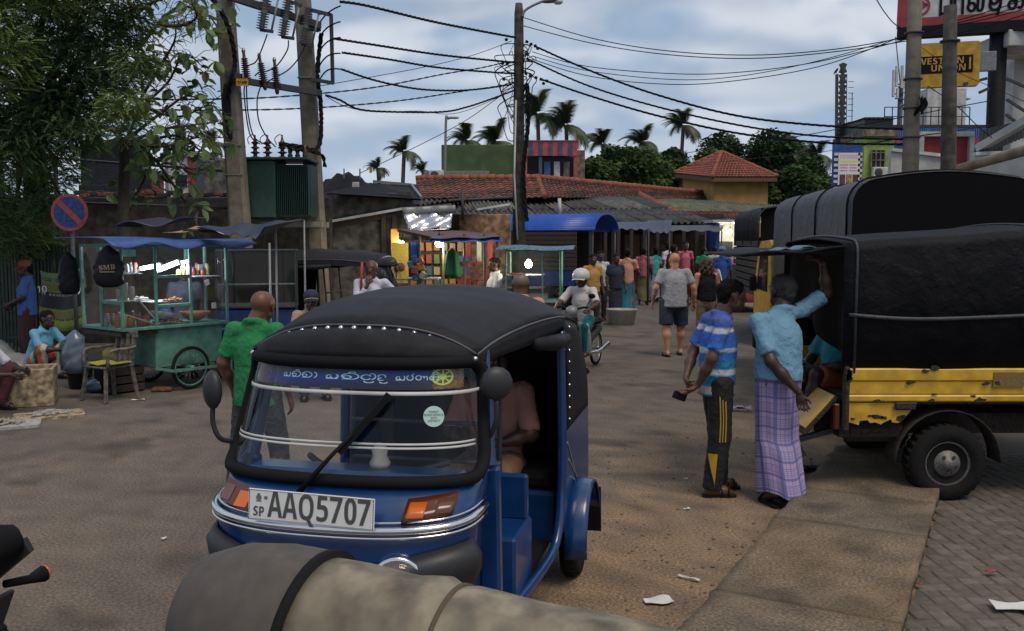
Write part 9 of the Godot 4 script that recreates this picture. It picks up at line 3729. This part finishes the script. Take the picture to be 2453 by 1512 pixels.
	# --- the crowd before the market hall
	for q in [["man in yellow shirt standing right of the scooter rider",1419,788,21.0,0.35,"yellow_shirt",[0.42,0.24,0.06],"trousers",[0.03,0.03,0.035],1.68],["dark man in white shirt half hidden behind the yellow shirted man",1437,770,23.2,0.2,"plain_white",[0.5,0.5,0.52],"trousers",[0.03,0.03,0.035],1.72],["dark haired person in long navy dress facing the street",1474,772,22.6,0.4,"navy_dress",[0.02,0.022,0.05],"sarong",[0.02,0.022,0.05],1.66],
			["man in peach shirt and teal sarong striding away",1502,760,23.9,PI - 0.3,"peach_shirt",[0.58,0.28,0.19],"sarong",[0.005,0.11,0.15],1.78],["man in pink striped shirt and olive sarong, back turned",1540,728,28.6,PI - 0.2,"pink_stripe",[0.45,0.12,0.16],"sarong",[0.15,0.14,0.05],1.76],["man in turquoise shirt between pink stripes and white shirt",1568,724,29.8,PI + 0.6,"turquoise",[0.07,0.36,0.32],"sarong",[0.35,0.4,0.5],1.74],
			["tall dark haired man in white shirt turned to the stalls",1595,724,30.2,PI + 0.9,"bright_white",[0.58,0.6,0.66],"trousers",[0.05,0.05,0.06],1.92],["man in red shirt, left of the man in pink",1612,726,29.4,2.2,"red_shirt",[0.36,0.02,0.03],"trousers",[0.03,0.03,0.035],1.84],["man in pink shirt facing the street over the bald tourist",1640,722,30.6,0.1,"rose_shirt",[0.48,0.12,0.18],"sarong",[0.1,0.1,0.12],1.94],["man in green shirt right of the pink shirted man",1684,722,30.4,PI - 0.5,"green_shirt",[0.02,0.28,0.13],"trousers",[0.1,0.09,0.08],1.74],
			["man in cream shirt beside the blue capped man",1709,720,31,PI + 0.3,"cream",[0.5,0.4,0.28],"trousers",[0.08,0.06,0.05],1.76],["man in bright blue T-shirt and grey blue cap, back turned",1727,748,25.8,PI - 0.2,"royal_blue",[0.015,0.07,0.3],"trousers",[0.02,0.022,0.03],1.8],["person in pale pink top behind the blue capped man",1745,738,27.6,PI - 0.5,"pale_pink",[0.5,0.24,0.3],"trousers",[0.03,0.03,0.04],1.72],["man in dark shirt standing in the shade beside the blue lorry",1585,716,31.8,0.5,"dark_shirt",[0.03,0.03,0.04],"trousers",[0.03,0.03,0.035],1.7]]:
		var spec := {"H": q[9],"lod": 2,"shirt": cloth(q[5],q[6][0],q[6][1],q[6][2]),"hem": 0.1,"low": q[7],"lowm": cloth(q[5] + "_low",q[8][0],q[8][1],q[8][2]),"phase": q[1]*0.37,"skin": v3(0.07,0.035,0.022)}
		if q[5] == "pink_stripe": spec.shirt_tint = func(p: Vector3) -> Color: return Color(1,1,1) if fmod(p.x + 2.0,0.07) < 0.045 else Color(0.45,0.4,0.4)
		if q[5] == "royal_blue": spec.cap = mat("cap_grey_blue",0.13,0.17,0.24,0.8)
		if q[5] == "peach_shirt": spec.j = {"Lkn": v3(0.12,0.5,0.08),"Lan": v3(0.12,0.085,0.1),"Rkn": v3(-0.12,0.5,-0.1),"Ran": v3(-0.16,0.2,-0.34),"Rel": v3(-0.26,1.12,0.06),"Rwr": v3(-0.2,0.98,0.2)}
		var d: float = q[3]
		person(q[0],ground(q[1],575.0 + 4460.0/d),q[4],spec)
	# --- scooter rider
	var ride := {"hip": v3(0,0.8,0),"chest": v3(0,1.07,0.05),"neck": v3(0,1.27,0.09),"head": v3(0,1.41,0.13),"Lsh": v3(0.18,1.23,0.07),"Rsh": v3(-0.18,1.23,0.07),"Lel": v3(0.3,1.03,0.24),"Rel": v3(-0.3,1.03,0.24),"Lwr": v3(0.27,0.98,0.5),"Rwr": v3(-0.27,0.98,0.5),"Lhp": v3(0.1,0.78,0.02),"Rhp": v3(-0.1,0.78,0.02),"Lkn": v3(0.19,0.72,0.42),"Rkn": v3(-0.19,0.72,0.42),"Lan": v3(0.16,0.32,0.3),"Ran": v3(-0.16,0.32,0.3)}
	var rd := person("motorcycle rider in white shirt, teal trousers and white helmet",scooter_at,scooter_turn,{"H": 1.7,"lod": 1,"shirt": cloth("rider_shirt",0.56,0.52,0.5),"hem": 0.1,"sleeve": 0.85,"low": "trousers","lowm": cloth("teal_trousers",0.005,0.15,0.18),"j": ride,"hair": "bald","Lcurl": 1.3,"Rcurl": 1.3,"Lhand": v3(0,-0.1,1),"Rhand": v3(0,-0.1,1),"Lpalm": v3(0,-1,0),"Rpalm": v3(0,-1,0),"Lthumb": v3(-1,0,0),"Rthumb": v3(1,0,0),"skin": v3(0.06,0.03,0.02)})
	st = shape(true)
	lathe(st,[v2(0.125,-0.03),v2(0.14,0.0),v2(0.138,0.05),v2(0.115,0.1),v2(0.07,0.135),v2(0.005,0.148)],18,Transform3D(Basis.from_scale(v3(0.95,1,1.1)),v3(0,1.43,0.11)))
	sheet(st,8,3,func(u,v): return v3((u - 0.5)*0.2,1.425 - 0.02*v - 0.04*pow(u - 0.5,2),0.235 + 0.06*v - 0.16*pow(u - 0.5,2)),0.006)
	var hel := mk(rd,"helmet",st,M.white_paint)
	st = shape(true)
	for s in [-1.0,1.0]: tube(st,[v3(0.11*s,1.41,0.12),v3(0.06*s,1.3,0.17)],0.008,5)
	mk(hel,"chin_strap",st,M.black_rubber)
	finish_jobs()
